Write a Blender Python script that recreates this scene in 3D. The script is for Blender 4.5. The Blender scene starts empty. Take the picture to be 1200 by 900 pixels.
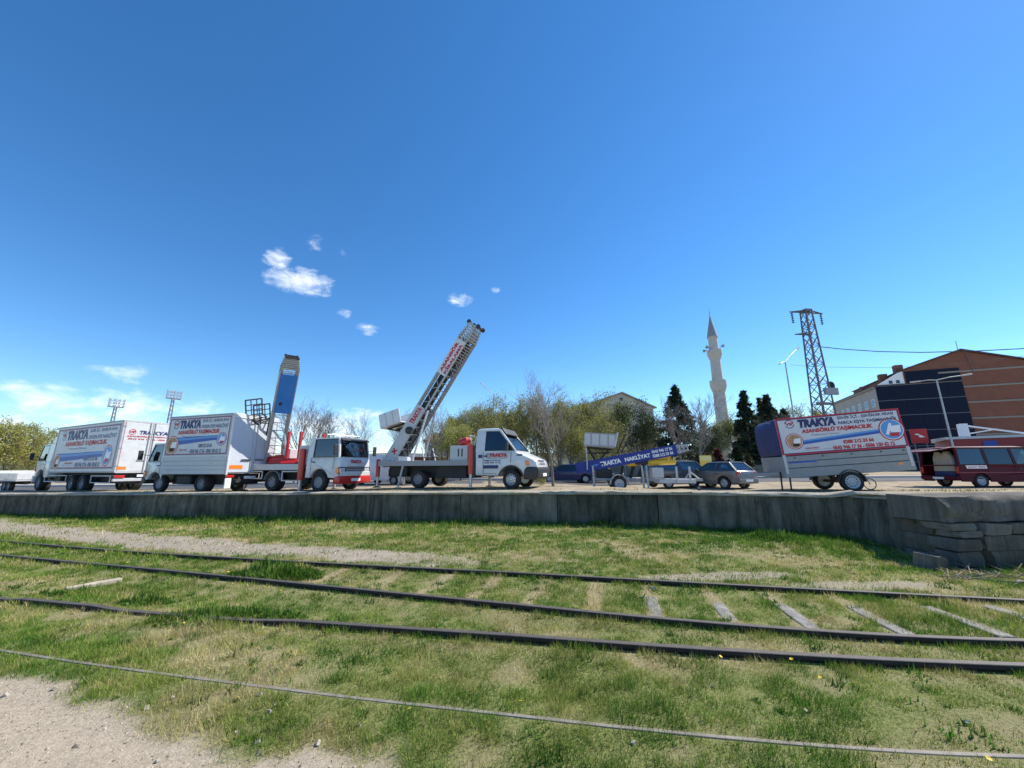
import bpy, bmesh, math, random
import numpy as np
from mathutils import Vector, Matrix

# ------------------------------------------------------------------ camera, sky, sun, exposure
S = bpy.context.scene
COL = S.collection
rad = math.radians
F, TILT, ROLL, EYE = 451.0, rad(12.3), rad(0.3), 1.6      # focal length in pixels of the 1200 px wide photo, tilt, roll, eye height
_r0, _u0, FWD = Vector((1, 0, 0)), Vector((0, -math.sin(TILT), math.cos(TILT))), Vector((0, math.cos(TILT), math.sin(TILT)))
RGT = _r0 * math.cos(ROLL) - _u0 * math.sin(ROLL)
UPV = _r0 * math.sin(ROLL) + _u0 * math.cos(ROLL)
cam = bpy.data.cameras.new('camera'); cam_o = bpy.data.objects.new('camera', cam); COL.objects.link(cam_o)
cam.sensor_width = 36.0; cam.lens = F / 1200 * 36.0; cam.clip_start = 0.05; cam.clip_end = 5000
m = Matrix((RGT, UPV, -FWD)).transposed().to_4x4(); m.translation = (0, 0, EYE)
cam_o.matrix_world = m; S.camera = cam_o
S.render.resolution_x, S.render.resolution_y = 1024, 768

SUN_AZ, SUN_EL = rad(66), rad(47)                          # azimuth clockwise from +Y
sun_dir = Vector((math.sin(SUN_AZ) * math.cos(SUN_EL), math.cos(SUN_AZ) * math.cos(SUN_EL), math.sin(SUN_EL)))
sun = bpy.data.lights.new('sun', 'SUN'); sun.energy = 5.0; sun.angle = rad(0.53); sun.color = (1.0, 0.93, 0.82)
sun_o = bpy.data.objects.new('sun', sun); COL.objects.link(sun_o)
sun_o.rotation_euler = sun_dir.to_track_quat('Z', 'Y').to_euler(); sun_o.location = sun_dir * 60

W = bpy.data.worlds.new('World'); S.world = W; W.use_nodes = True
def build_world():
    nt = W.node_tree; N = nt.nodes; L = nt.links
    bg = N['Background']; bg.inputs['Strength'].default_value = 0.15
    sky = N.new('ShaderNodeTexSky'); sky.sky_type = 'NISHITA'; sky.sun_disc = False
    sky.sun_elevation = SUN_EL; sky.sun_rotation = SUN_AZ; sky.altitude = 1400
    sky.air_density = 1.0; sky.dust_density = 0.08; sky.ozone_density = 2.6
    hs = N.new('ShaderNodeHueSaturation'); hs.inputs['Saturation'].default_value = 1.27; hs.inputs['Hue'].default_value = 0.500
    L.new(sky.outputs[0], hs.inputs['Color'])
    tc = N.new('ShaderNodeTexCoord'); sp = N.new('ShaderNodeSeparateXYZ'); L.new(tc.outputs['Generated'], sp.inputs[0])
    def mth(op, a, b=None, c=None):
        n = N.new('ShaderNodeMath'); n.operation = op
        for i, q in enumerate((a, b, c)):
            if q is None: continue
            if isinstance(q, (int, float)): n.inputs[i].default_value = q
            else: L.new(q, n.inputs[i])
        return n.outputs[0]
    az = mth('ARCTAN2', sp.outputs[0], sp.outputs[1]); el = mth('ARCSINE', sp.outputs[2])
    # clouds: (photo pixel, half widths in pixels) turned into directions
    blobs = [(352, 329, 48, 16, 1.0), (326, 305, 20, 16, .9), (432, 386, 18, 7, .8), (404, 369, 12, 8, .6), (538, 351, 19, 8, .85), (580, 340, 8, 5, .5), (368, 284, 14, 12, .5), (402, 298, 9, 8, .4),
             (60, 468, 60, 22, .8), (145, 437, 46, 13, .62), (150, 475, 60, 20, .85), (225, 480, 45, 16, .7), (20, 455, 40, 13, .7), (10, 496, 30, 14, .9), (100, 492, 40, 12, .8), (380, 500, 70, 16, 1.0), (420, 488, 34, 12, .8), (470, 512, 50, 10, .7), (300, 520, 60, 12, .8),
             (-90, 470, 60, 22, .8), (-200, 500, 90, 22, .8), (640, 530, 60, 8, .5)]
    tot = None
    for (px, py, sx, sy, w) in blobs:
        d = RGT * ((px - 600) / F) + UPV * ((450 - py) / F) + FWD; r = d.length; d = d.normalized()
        a0, e0 = math.atan2(d.x, d.y), math.asin(d.z)
        sa, se = sx / F / (r * r) * 1.25, sy / F / r * 1.25
        u = mth('MULTIPLY', mth('SUBTRACT', az, a0), 1 / sa); v = mth('MULTIPLY', mth('SUBTRACT', el, e0), 1 / se)
        q = mth('SUBTRACT', 1.0, mth('ADD', mth('MULTIPLY', u, u), mth('MULTIPLY', v, v)))
        q = mth('MULTIPLY', mth('MAXIMUM', q, 0.0), w)
        tot = q if tot is None else mth('MAXIMUM', tot, q)
    cb = N.new('ShaderNodeCombineXYZ'); L.new(mth('MULTIPLY', az, 1.0), cb.inputs[0]); L.new(mth('MULTIPLY', el, 1.9), cb.inputs[1])
    nz = N.new('ShaderNodeTexNoise'); nz.inputs['Scale'].default_value = 26; nz.inputs['Detail'].default_value = 9; nz.inputs['Roughness'].default_value = 0.6; nz.inputs['Distortion'].default_value = .35
    L.new(cb.outputs[0], nz.inputs['Vector'])
    mr = N.new('ShaderNodeMapRange'); mr.interpolation_type = 'SMOOTHSTEP'
    cl = mth('ADD', mth('MULTIPLY', tot, 1.05), mth('MULTIPLY', mth('SUBTRACT', nz.outputs[0], .5), 2.0))
    L.new(mth('MULTIPLY', mth('SUBTRACT', cl, .27), mth('MINIMUM', mth('MULTIPLY', tot, 4.0), 1.0)), mr.inputs[0])
    mr.inputs[1].default_value = 0.0; mr.inputs[2].default_value = 1.15; mr.inputs[4].default_value = 0.78
    mx = N.new('ShaderNodeMix'); mx.data_type = 'RGBA'
    L.new(mr.outputs[0], mx.inputs['Factor']); L.new(hs.outputs[0], mx.inputs['A']); mx.inputs['B'].default_value = (6.6, 6.9, 7.3, 1)
    L.new(mx.outputs['Result'], bg.inputs['Color'])
build_world()
S.view_settings.view_transform = 'Standard'; S.view_settings.look = 'None'; S.view_settings.exposure = 0.5; S.view_settings.gamma = 1.0
S.view_settings.use_curve_mapping = False
S.cycles.max_bounces = 6; S.cycles.transparent_max_bounces = 12; S.cycles.use_denoising = True

# ------------------------------------------------------------------ pixel -> world
def ray(px, py): return RGT * ((px - 600) / F) + UPV * ((450 - py) / F) + FWD          # length 1 along the optical axis
def at(px, py, d): return Vector((0, 0, EYE)) + ray(px, py) * d                         # a point at depth d
def z_at(X, Y, py):                                                                     # height at a plan position that shows at image row py
    q = (450 - py + -X / max(Y, .1) * F * math.tan(ROLL) * -1) / F; return EYE + Y * (q * math.cos(TILT) + math.sin(TILT)) / (math.cos(TILT) - q * math.sin(TILT))
def onz(px, py, z=0.0):
    r = ray(px, py); return Vector((0, 0, EYE)) + r * ((z - EYE) / r.z)

# ------------------------------------------------------------------ noise
def _h(ix, iy, seed):
    n = (ix.astype(np.int64) * 374761393 + iy.astype(np.int64) * 668265263 + seed * 1442695041) & 0xffffffff
    n = ((n ^ (n >> 13)) * 1274126177) & 0xffffffff
    return ((n ^ (n >> 16)) & 0xffff) / 65535.0
def vnoise(x, y, seed=0):
    x = np.asarray(x, float); y = np.asarray(y, float)
    ix, iy = np.floor(x), np.floor(y); fx, fy = x - ix, y - iy
    fx = fx * fx * (3 - 2 * fx); fy = fy * fy * (3 - 2 * fy)
    a, b, c, d = _h(ix, iy, seed), _h(ix + 1, iy, seed), _h(ix, iy + 1, seed), _h(ix + 1, iy + 1, seed)
    return (a * (1 - fx) + b * fx) * (1 - fy) + (c * (1 - fx) + d * fx) * fy
def fbm(x, y, seed=0, oct=4):
    s, a, t = 0, 1.0, 0
    for i in range(oct):
        s = s + a * vnoise(np.asarray(x) * 2 ** i, np.asarray(y) * 2 ** i, seed + i); t += a; a *= .5
    return s / t
def sstep(a, b, x):
    t = np.clip((np.asarray(x, float) - a) / (b - a), 0, 1); return t * t * (3 - 2 * t)

# ------------------------------------------------------------------ materials
MATS = {}
def mat(name, col, rough=0.6, metal=0.0, spec=0.5, var=0.0, vscale=6.0, bump=0.0, bscale=40.0, coat=0.0, dirt=0.0, dirtcol=(.16, .13, .09)):
    if name in MATS: return MATS[name]
    M = bpy.data.materials.new(name); M.use_nodes = True; nt = M.node_tree; N = nt.nodes; L = nt.links
    b = N['Principled BSDF']; b.inputs['Roughness'].default_value = rough; b.inputs['Metallic'].default_value = metal
    b.inputs['Specular IOR Level'].default_value = spec; b.inputs['Coat Weight'].default_value = coat
    b.inputs['Coat Roughness'].default_value = .08
    c4 = (*col, 1); b.inputs['Base Color'].default_value = c4
    tc = N.new('ShaderNodeTexCoord')
    cur = None
    if var > 0:
        nz = N.new('ShaderNodeTexNoise'); nz.inputs['Scale'].default_value = vscale; nz.inputs['Detail'].default_value = 6; nz.inputs['Roughness'].default_value = .65
        L.new(tc.outputs['Object'], nz.inputs['Vector'])
        mp = N.new('ShaderNodeMapRange'); mp.inputs[1].default_value = .3; mp.inputs[2].default_value = .7; mp.inputs[3].default_value = 1 - var; mp.inputs[4].default_value = 1 + var
        L.new(nz.outputs[0], mp.inputs[0])
        mu = N.new('ShaderNodeMix'); mu.data_type = 'RGBA'; mu.blend_type = 'MULTIPLY'; mu.inputs['Factor'].default_value = 1
        mu.inputs['A'].default_value = c4; L.new(mp.outputs[0], mu.inputs['B']); cur = mu.outputs['Result']
    if dirt > 0:
        n2 = N.new('ShaderNodeTexNoise'); n2.inputs['Scale'].default_value = 3.1; n2.inputs['Detail'].default_value = 9; n2.inputs['Roughness'].default_value = .7
        L.new(tc.outputs['Object'], n2.inputs['Vector'])
        m2 = N.new('ShaderNodeMapRange'); m2.inputs[1].default_value = .45; m2.inputs[2].default_value = .8; m2.inputs[4].default_value = dirt
        L.new(n2.outputs[0], m2.inputs[0])
        x2 = N.new('ShaderNodeMix'); x2.data_type = 'RGBA'; L.new(m2.outputs[0], x2.inputs['Factor'])
        if cur is None: x2.inputs['A'].default_value = c4
        else: L.new(cur, x2.inputs['A'])
        x2.inputs['B'].default_value = (*dirtcol, 1); cur = x2.outputs['Result']
    if cur is not None: L.new(cur, b.inputs['Base Color'])
    if bump > 0:
        n3 = N.new('ShaderNodeTexNoise'); n3.inputs['Scale'].default_value = bscale; n3.inputs['Detail'].default_value = 5
        L.new(tc.outputs['Object'], n3.inputs['Vector'])
        bp = N.new('ShaderNodeBump'); bp.inputs['Strength'].default_value = bump; bp.inputs['Distance'].default_value = .02
        L.new(n3.outputs[0], bp.inputs['Height']); L.new(bp.outputs[0], b.inputs['Normal'])
    MATS[name] = M; return M
def glass_mat(name, tint, refl=0.12):
    M = bpy.data.materials.new(name); M.use_nodes = True; nt = M.node_tree; N = nt.nodes; L = nt.links
    N.remove(N['Principled BSDF']); out = N['Material Output']
    tr = N.new('ShaderNodeBsdfTransparent'); tr.inputs[0].default_value = (*tint, 1)
    gl = N.new('ShaderNodeBsdfGlossy'); gl.inputs['Roughness'].default_value = .03
    lw = N.new('ShaderNodeFresnel'); lw.inputs['IOR'].default_value = 1.5
    ad = N.new('ShaderNodeMath'); ad.operation = 'ADD'; ad.use_clamp = True; ad.inputs[1].default_value = refl; L.new(lw.outputs[0], ad.inputs[0])
    mx = N.new('ShaderNodeMixShader'); L.new(ad.outputs[0], mx.inputs[0]); L.new(tr.outputs[0], mx.inputs[1]); L.new(gl.outputs[0], mx.inputs[2])
    L.new(mx.outputs[0], out.inputs[0]); MATS[name] = M; return M
WHITE = mat('white_paint', (.66, .67, .68), .34, coat=.35, dirt=.35, dirtcol=(.22, .19, .15))
WHITEB = mat('white_box_panel', (.66, .67, .68), .45, dirt=.28, dirtcol=(.25, .22, .18))
SILVER = mat('brushed_aluminium', (.50, .51, .52), .4, .65, var=.2, dirt=.25)
GALV = mat('galvanised_steel', (.42, .44, .45), .5, .35, var=.2, vscale=9, dirt=.2)
GREYP = mat('grey_paint', (.30, .31, .33), .5, dirt=.2)
LGREY = mat('light_grey_paint', (.52, .54, .56), .5, dirt=.25)
DARK = mat('dark_chassis', (.022, .022, .024), .7, var=.4, dirt=.25, dirtcol=(.09, .075, .06))
BLACKP = mat('black_plastic', (.028, .029, .032), .5)
RUBBER = mat('tyre_rubber', (.022, .022, .023), .85, var=.3, dirt=.35, dirtcol=(.10, .085, .065))
RED = mat('red_paint', (.50, .016, .014), .4, coat=.3, var=.1, dirt=.2)
BLUEP = mat('blue_panel', (.015, .17, .55), .4, coat=.3, var=.05)
NAVY = mat('navy_print', (.02, .025, .13), .5)
REDT = mat('red_print', (.50, .018, .03), .5)
BLUET = mat('blue_print', (.02, .10, .42), .5)
LBLUET = mat('light_blue_print', (.10, .32, .66), .5)
GREYT = mat('grey_print', (.13, .15, .26), .5)
WHITET = mat('white_print', (.85, .85, .87), .5)
TAN = mat('tan_print', (.45, .26, .13), .6, var=.3, vscale=5)
ORANGE = mat('orange_lens', (.85, .22, .02), .25, coat=.5)
REDL = mat('red_lens', (.55, .015, .012), .2, coat=.6)
CLEARL = mat('clear_lens', (.75, .77, .8), .12, .35, coat=.6)
YELLOW = mat('yellow_paint', (.78, .50, .03), .35, coat=.4, dirt=.15)
BARK = mat('bark', (.13, .105, .085), .9, var=.4, bump=.6, bscale=30)
BARKG = mat('grey_bark', (.21, .185, .16), .9, var=.4, bump=.5, bscale=30)
TWIG = mat('twig_bark', (.17, .14, .115), .9, var=.3)
STEELD = mat('weathered_steel', (.17, .16, .155), .6, .3, var=.3)
SEAT = mat('dark_seat_fabric', (.035, .037, .045), .9)
WGLASS = glass_mat('window_glass', (.42, .50, .52), .10)
DGLASS = glass_mat('dark_window_glass', (.13, .17, .19), .07)

# ------------------------------------------------------------------ mesh builder
class MB:
    def __init__(s): s.v = []; s.f = []
    def add(s, vs, fs):
        o = len(s.v); s.v += [tuple(p) for p in vs]; s.f += [tuple(i + o for i in f) for f in fs]; return s
    def bx(s, x0, x1, y0, y1, z0, z1):
        return s.add([(x0, y0, z0), (x1, y0, z0), (x1, y1, z0), (x0, y1, z0), (x0, y0, z1), (x1, y0, z1), (x1, y1, z1), (x0, y1, z1)],
                     [(0, 3, 2, 1), (4, 5, 6, 7), (0, 1, 5, 4), (1, 2, 6, 5), (2, 3, 7, 6), (3, 0, 4, 7)])
    def hexa(s, b, t):                       # bottom ring, top ring of equal length
        n = len(b)
        return s.add(list(b) + list(t), [tuple(range(n))[::-1], tuple(range(n, 2 * n))] + [(i, (i + 1) % n, n + (i + 1) % n, n + i) for i in range(n)])
    def prism(s, poly, a, b, axis='y', hw=None):     # polygon (u,v) extruded along an axis; hw(u,v) overrides both ends symmetrically
        def P(u, v, t): return {'y': (u, t, v), 'x': (t, u, v), 'z': (u, v, t)}[axis]
        A = [P(u, v, a if hw is None else -hw(u, v)) for u, v in poly]; B = [P(u, v, b if hw is None else hw(u, v)) for u, v in poly]
        return s.hexa(A, B)
    def slab(s, q, t):                       # polygon in space thickened by t along its normal
        q = [Vector(p) for p in q]; n = (q[1] - q[0]).cross(q[-1] - q[0]).normalized() * t
        return s.hexa([p for p in q], [p + n for p in q])
    def bar(s, p, q, w, h=None, up=(0, 0, 1)):
        h = h or w; p, q = Vector(p), Vector(q); d = (q - p).normalized(); u = Vector(up)
        if abs(d.dot(u)) > .98: u = Vector((1, 0, 0))
        a = d.cross(u).normalized(); b = a.cross(d).normalized()
        k = [(-1, -1), (1, -1), (1, 1), (-1, 1)]
        return s.hexa([p + a * (w / 2 * i) + b * (h / 2 * j) for i, j in k], [q + a * (w / 2 * i) + b * (h / 2 * j) for i, j in k])
    def tube(s, path, r, n=8, cap=True):
        path = [Vector(p) for p in path]; R = r if isinstance(r, (list, tuple)) else [r] * len(path)
        rings = []; a = None
        for i, p in enumerate(path):
            d = (path[min(i + 1, len(path) - 1)] - path[max(i - 1, 0)]).normalized()
            if a is None:
                a = d.orthogonal().normalized()
            a = (a - d * a.dot(d)).normalized(); b = d.cross(a)
            rings.append([p + (a * math.cos(2 * math.pi * k / n) + b * math.sin(2 * math.pi * k / n)) * R[i] for k in range(n)])
        fs = []
        for i in range(len(path) - 1):
            for k in range(n): fs.append((i * n + k, i * n + (k + 1) % n, (i + 1) * n + (k + 1) % n, (i + 1) * n + k))
        if cap: fs += [tuple(range(n))[::-1], tuple((len(path) - 1) * n + k for k in range(n))]
        return s.add([p for r_ in rings for p in r_], fs)
    def lathe(s, prof, c=(0, 0, 0), axis=(0, 0, 1), n=16, cap=True):    # prof: (radius, height along axis)
        ax = Vector(axis).normalized(); a = ax.orthogonal().normalized(); b = ax.cross(a); c = Vector(c); vs = []; fs = []
        for r, h in prof:
            for k in range(n): vs.append(c + ax * h + (a * math.cos(2 * math.pi * k / n) + b * math.sin(2 * math.pi * k / n)) * max(r, 1e-4))
        for i in range(len(prof) - 1):
            for k in range(n): fs.append((i * n + k, i * n + (k + 1) % n, (i + 1) * n + (k + 1) % n, (i + 1) * n + k))
        if cap: fs += [tuple(range(n))[::-1], tuple((len(prof) - 1) * n + k for k in range(n))]
        return s.add(vs, fs)
    def mesh(s, name, bevel=0.0, smooth=None, M=None, seg=2):
        me = bpy.data.meshes.new(name)
        v = s.v if M is None else [tuple(M @ Vector(p)) for p in s.v]
        me.from_pydata(v, [], s.f)
        bm = bmesh.new(); bm.from_mesh(me); bmesh.ops.recalc_face_normals(bm, faces=bm.faces)
        if bevel > 0:
            es = [e for e in bm.edges if len(e.link_faces) == 2 and e.calc_face_angle(0) > .45]
            bmesh.ops.bevel(bm, geom=es, offset=bevel, segments=seg, affect='EDGES', clamp_overlap=True, profile=.5)
        bm.to_mesh(me); bm.free()
        if smooth:
            me.polygons.foreach_set('use_smooth', [True] * len(me.polygons)); me.set_sharp_from_angle(angle=rad(smooth))
        return me
    def build(s, name, material, parent=None, bevel=0.0, smooth=None, M=None, seg=2):
        me = s.mesh(name, bevel, smooth, M, seg); return obj(name, me, material, parent)
def obj(name, me, material, parent=None):
    o = bpy.data.objects.new(name, me); COL.objects.link(o)
    if material is not None and len(me.materials) == 0: me.materials.append(material)
    if parent is not None: o.parent = parent
    return o
def tag(o, label, cat, group=None, kind=None):
    if label: o['label'] = label
    if cat: o['category'] = cat
    if group: o['group'] = group
    if kind: o['kind'] = kind
    return o
def thing(name, label, cat, loc=(0, 0, 0), rz=0.0, group=None, rx=0.0, ry=0.0):
    o = bpy.data.objects.new(name, None); COL.objects.link(o); o.empty_display_size = .2
    o.location = loc; o.rotation_euler = (rx, ry, rz); return tag(o, label, cat, group)
def dup(root, loc, rz=0.0, sc=1.0, label=None, cat=None):
    r = root.copy(); COL.objects.link(r); r.location = loc; r.rotation_euler = (0, 0, rz); r.scale = (sc, sc, sc)
    if label: r['label'] = label
    for ch in list(root.children):
        c = ch.copy(); COL.objects.link(c); c.parent = r
        for g in list(ch.children):
            d = g.copy(); COL.objects.link(d); d.parent = c
    return r

# ------------------------------------------------------------------ lettering
def text_mesh(body, bold=.0, shear=0.0):
    c = bpy.data.curves.new('t', 'FONT'); c.body = body; c.resolution_u = 2; c.offset = bold; c.shear = shear
    o = bpy.data.objects.new('t', c); COL.objects.link(o); bpy.context.view_layer.update()
    me = bpy.data.meshes.new_from_object(o.evaluated_get(bpy.context.evaluated_depsgraph_get()))
    bpy.data.objects.remove(o); bpy.data.curves.remove(c); return me
def lettering(parent, body, o, R, U, w, h, material, bold=.02, shear=0.0, name='lettering', off=.004):
    """text stretched into a box: lower left corner o, along R by w, along U by h, raised off the surface"""
    me = text_mesh(body, bold, shear); n = len(me.vertices); a = np.empty(n * 3); me.vertices.foreach_get('co', a); a = a.reshape(-1, 3)
    lo, hi = a.min(0), a.max(0); R, U, o = Vector(R).normalized(), Vector(U).normalized(), Vector(o); nn = R.cross(U)
    k = (a[:, :2] - lo[:2]) / (hi[:2] - lo[:2])
    b = np.array(o + nn * off)[None] + k[:, :1] * np.array(R)[None] * w + k[:, 1:2] * np.array(U)[None] * h
    me.vertices.foreach_set('co', b.ravel()); me.materials.clear(); me.update(); me.name = name
    return obj(name, me, material, parent)
class Plane:
    """draws flat print on a panel: lower left corner o, unit vectors R and U, size W x H"""
    def __init__(s, parent, o, R, U, W, H): s.p, s.o, s.R, s.U, s.W, s.H = parent, Vector(o), Vector(R).normalized(), Vector(U).normalized(), W, H; s.n = s.R.cross(s.U); s.k = 0
    def pt(s, u, v, off=.004): return s.o + s.R * (u * s.W) + s.U * (v * s.H) + s.n * off
    def txt(s, body, u0, v0, u1, v1, material, bold=.03, shear=0, off=.006): return lettering(s.p, body, s.pt(u0, v0, 0), s.R, s.U, (u1 - u0) * s.W, (v1 - v0) * s.H, material, bold, shear, off=off)
    def poly(s, pts, material, name='print', off=.003):
        b = MB(); b.add([s.pt(u, v, off) for u, v in pts], [tuple(range(len(pts)))]); return b.build(name, material, s.p)
    def disc(s, u, v, r, material, name='print', off=.004, n=28, r0=0.0, a0=0, a1=2 * math.pi):   # r in metres
        b = MB(); c = s.pt(u, v, off)
        if r0 <= 0: b.add([c + (s.R * math.cos(2 * math.pi * k / n) + s.U * math.sin(2 * math.pi * k / n)) * r for k in range(n)], [tuple(range(n))])
        else:
            vs = []
            for k in range(n + 1):
                t = a0 + (a1 - a0) * k / n; e = s.R * math.cos(t) + s.U * math.sin(t); vs += [c + e * r0, c + e * r]
            b.add(vs, [(2 * k, 2 * k + 1, 2 * k + 3, 2 * k + 2) for k in range(n)])
        return b.build(name, material, s.p)
    def frame(s, t, material, off=.004, inset=0.0):
        b = MB(); W, H = s.W, s.H; i = inset
        for (x0, x1, y0, y1) in ((i, W - i, i, i + t), (i, W - i, H - i - t, H - i), (i, i + t, i + t, H - i - t), (W - i - t, W - i, i + t, H - i - t)):
            b.add([s.o + s.R * x + s.U * y + s.n * off for x, y in ((x0, y0), (x1, y0), (x1, y1), (x0, y1))], [(0, 1, 2, 3)])
        return b.build('border', material, s.p)

# ------------------------------------------------------------------ shared vehicle parts
_wheel_cache = {}
def wheel(parent, x, y, z, r, w, side, rim=SILVER, rr=.62, holes=10, name='wheel', steer=0.0):
    """side = -1: the outer face looks along -y"""
    key = (round(r, 3), round(w, 3), side, rim.name, rr, holes)
    if key not in _wheel_cache:
        R = r * rr
        t = MB().lathe([(R * .97, -w / 2 * .8), (R * 1.08, -w / 2 * .98), (r * .90, -w / 2), (r * .975, -w / 2 * .82), (r, -w / 2 * .55), (r, w / 2 * .55), (r * .975, w / 2 * .82), (r * .90, w / 2), (R * 1.08, w / 2 * .98), (R * .97, w / 2 * .8)], axis=(0, side, 0), n=28, cap=False)
        tm = t.mesh('tyre', smooth=45)
        m_ = MB().lathe([(R * .985, -w / 2 * .7), (R * 1.0, w / 2 * .86), (R * .93, w / 2 * .9), (R * .88, w / 2 * .55), (R * .74, w / 2 * .42), (R * .62, w / 2 * .5), (R * .42, w / 2 * .5), (R * .36, w / 2 * .34), (R * .26, w / 2 * .36), (R * .25, w / 2 * .62), (R * .12, w / 2 * .68)], axis=(0, side, 0), n=28)
        rm = m_.mesh('rim', smooth=35)
        h = MB()
        for k in range(holes):
            a = 2 * math.pi * k / holes; c = Vector((math.cos(a) * R * .68, side * w / 2 * .40, math.sin(a) * R * .68))
            h.lathe([(R * .095, 0), (R * .085, w * .06)], c=c, axis=(0, side, 0), n=8)
        hm = h.mesh('rim_hole'); _wheel_cache[key] = (tm, rm, hm)
    tm, rm, hm = _wheel_cache[key]
    e = bpy.data.objects.new(name, None); COL.objects.link(e); e.parent = parent; e.location = (x, y, z); e.rotation_euler = (0, 0, steer)
    obj('tyre', tm, RUBBER, e); obj('rim', rm, rim, e); obj('rim_hole', hm, DARK, e)
    return e
def greenhouse(parent, bot, top, kinds, paint, pw=.07, glass=WGLASS, crown=.05, inset=.0):
    """pillars, roof, panes and panels between a lower and an upper ring of points"""
    bot = [Vector(p) for p in bot]; top = [Vector(p) for p in top]; n = len(bot); cen = sum(bot, Vector()) / n
    pil = MB()
    for b, t in zip(bot, top): pil.bar(b - Vector((0, 0, .02)), t + Vector((0, 0, .02)), pw, pw, up=(1, 0, 0))
    for i in range(n):
        pil.bar(bot[i], bot[(i + 1) % n], pw * .8, pw * .7); pil.bar(top[i], top[(i + 1) % n], pw * .9, pw * .9)
    pil.build('window_pillar', paint, parent, bevel=.012)
    c2 = sum(top, Vector()) / n
    r1 = [t + (t - c2).normalized() * .035 for t in top]; r2 = [t + Vector((0, 0, crown * .6)) + (t - c2).normalized() * .01 for t in top]
    r3 = [c2 + (t - c2) * .82 + Vector((0, 0, crown)) for t in top]; lo = [t - Vector((0, 0, .03)) for t in r1]
    rf = MB(); rf.add(lo + r1 + r2 + r3, [tuple(range(n))[::-1]] + [(a * n + i, a * n + (i + 1) % n, (a + 1) * n + (i + 1) % n, (a + 1) * n + i) for a in range(3) for i in range(n)] + [tuple(range(3 * n, 4 * n))])
    rf.build('roof', paint, parent, smooth=50)
    for i in range(n):
        q = [bot[i], bot[(i + 1) % n], top[(i + 1) % n], top[i]]; k = kinds[i]
        if k is None: continue
        nrm = (q[1] - q[0]).cross(q[3] - q[0]).normalized()
        if nrm.dot((q[0] + q[1]) / 2 - cen) < 0: nrm = -nrm
        if k == 'glass' or k == 'dark':
            p = [a + nrm * (pw * .28) for a in q]; MB().hexa(p, [a - nrm * .006 for a in p]).build('windscreen' if abs(nrm.x) > .6 else 'side_window', glass if k == 'glass' else DGLASS, parent)
            c_ = sum(p, Vector()) / 4; ii = [a.lerp(c_, .045 + .03 / max(.2, (a - c_).length)) + nrm * .012 for a in p]; sl = MB()
            for a, b2 in zip(ii, ii[1:] + ii[:1]): sl.bar(a, b2, .022, .022)
            sl.build('window_seal', BLACKP, parent)
        else:
            p = [a + nrm * (pw * .45) for a in q]; MB().hexa(p, [a - nrm * .04 for a in p]).build('side_panel', paint, parent)
def arch(xc, r, z0, n=10, zc=None):
    """points of a wheel-arch notch, from rear to front"""
    zc = zc if zc is not None else z0 - .1; a0 = math.asin(max(-1, min(1, (z0 - zc) / r)))
    return [(xc - r * math.cos(a0 + (math.pi - 2 * a0) * k / n), zc + r * math.sin(a0 + (math.pi - 2 * a0) * k / n)) for k in range(n + 1)]
def mirror(parent, p, q, size=(.07, .2, .34)):
    b = MB(); b.tube([p, q], .012, 6); q = Vector(q); x, y, z = size
    b.build('mirror_arm', BLACKP, parent); MB().bx(q.x - x / 2, q.x + x / 2, q.y - y / 2, q.y + y / 2, q.z - z * .6, q.z + z * .4).build('mirror', BLACKP, parent, bevel=.02)
# ------------------------------------------------------------------ terrain
def rise(x): return .012 * np.clip(x, -30, 9)
EDGE = np.array([(-95, 33.85), (0, 12.0), (3, 11.15), (5, 10.35), (6.6, 9.35), (7.45, 8.75), (8.6, 9.5), (10, 9.7), (95, -9.85)])
def edge_y(x): return np.interp(np.asarray(x, float), EDGE[:, 0], EDGE[:, 1])
def plat(x, y):
    t = np.asarray(y, float) - edge_y(x)
    x_ = np.asarray(x, float); return .86 + rise(x) - .06 * sstep(.5, 1.6, t) * sstep(-3, -9, x_) - .13 * sstep(.5, 1.7, t) * sstep(2, 7, x_) - (.25 + .17 * np.exp(-((np.asarray(x, float) - 6.5) / 5.0) ** 2)) * sstep(3.9, 8.5, t)
def pz(x, y): return float(plat(x, y))
def poly_y(pts):
    p = np.array([(q.x, q.y) for q in pts]); p = p[np.argsort(p[:, 0])]
    return lambda x: np.interp(x, p[:, 0], p[:, 1])
class RailLine:
    """a smooth curve through the measured part of a rail, running on straight beyond it"""
    def __init__(s, c, a, b): s.p = np.poly1d(c); s.a, s.b = a, b; d = s.p.deriv(); s.sa, s.sb = float(d(a)), float(d(b))
    def __call__(s, x): x = np.asarray(x, float); q = np.clip(x, s.a, s.b); return s.p(q) + np.minimum(x - s.a, 0) * s.sa + np.maximum(x - s.b, 0) * s.sb
    def deriv(s): return s.p.deriv()
RAILS = {}
for k, pts, z in (('r1', [(-60, 617), (0, 624), (150, 640), (300, 652), (450, 660), (600, 668.5), (750, 678), (900, 688), (1050, 696), (1200, 703), (1300, 706)], .1),
                  ('r2', [(-60, 632), (0, 641), (150, 658), (300, 674), (450, 690), (600, 706.5), (750, 721), (900, 735), (1050, 744), (1200, 749), (1300, 750)], .1),
                  ('r3', [(-60, 681), (0, 689), (170, 708), (330, 723), (450, 731), (600, 741.5), (750, 754), (900, 764.5), (1050, 772.5), (1200, 778), (1300, 780)], .085),
                  ('r4', [(-60, 741), (0, 752), (200, 785), (350, 805), (500, 823), (650, 842), (800, 859), (1000, 875), (1200, 884), (1300, 886)], .03)):
    q = np.array([tuple(onz(px, py, z))[:2] for px, py in pts])
    c = np.polyfit(q[:, 0], q[:, 1], 4); RAILS[k] = (RailLine(c, q[:, 0].min(), q[:, 0].max()), -55.0, 32.0, z)
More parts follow.
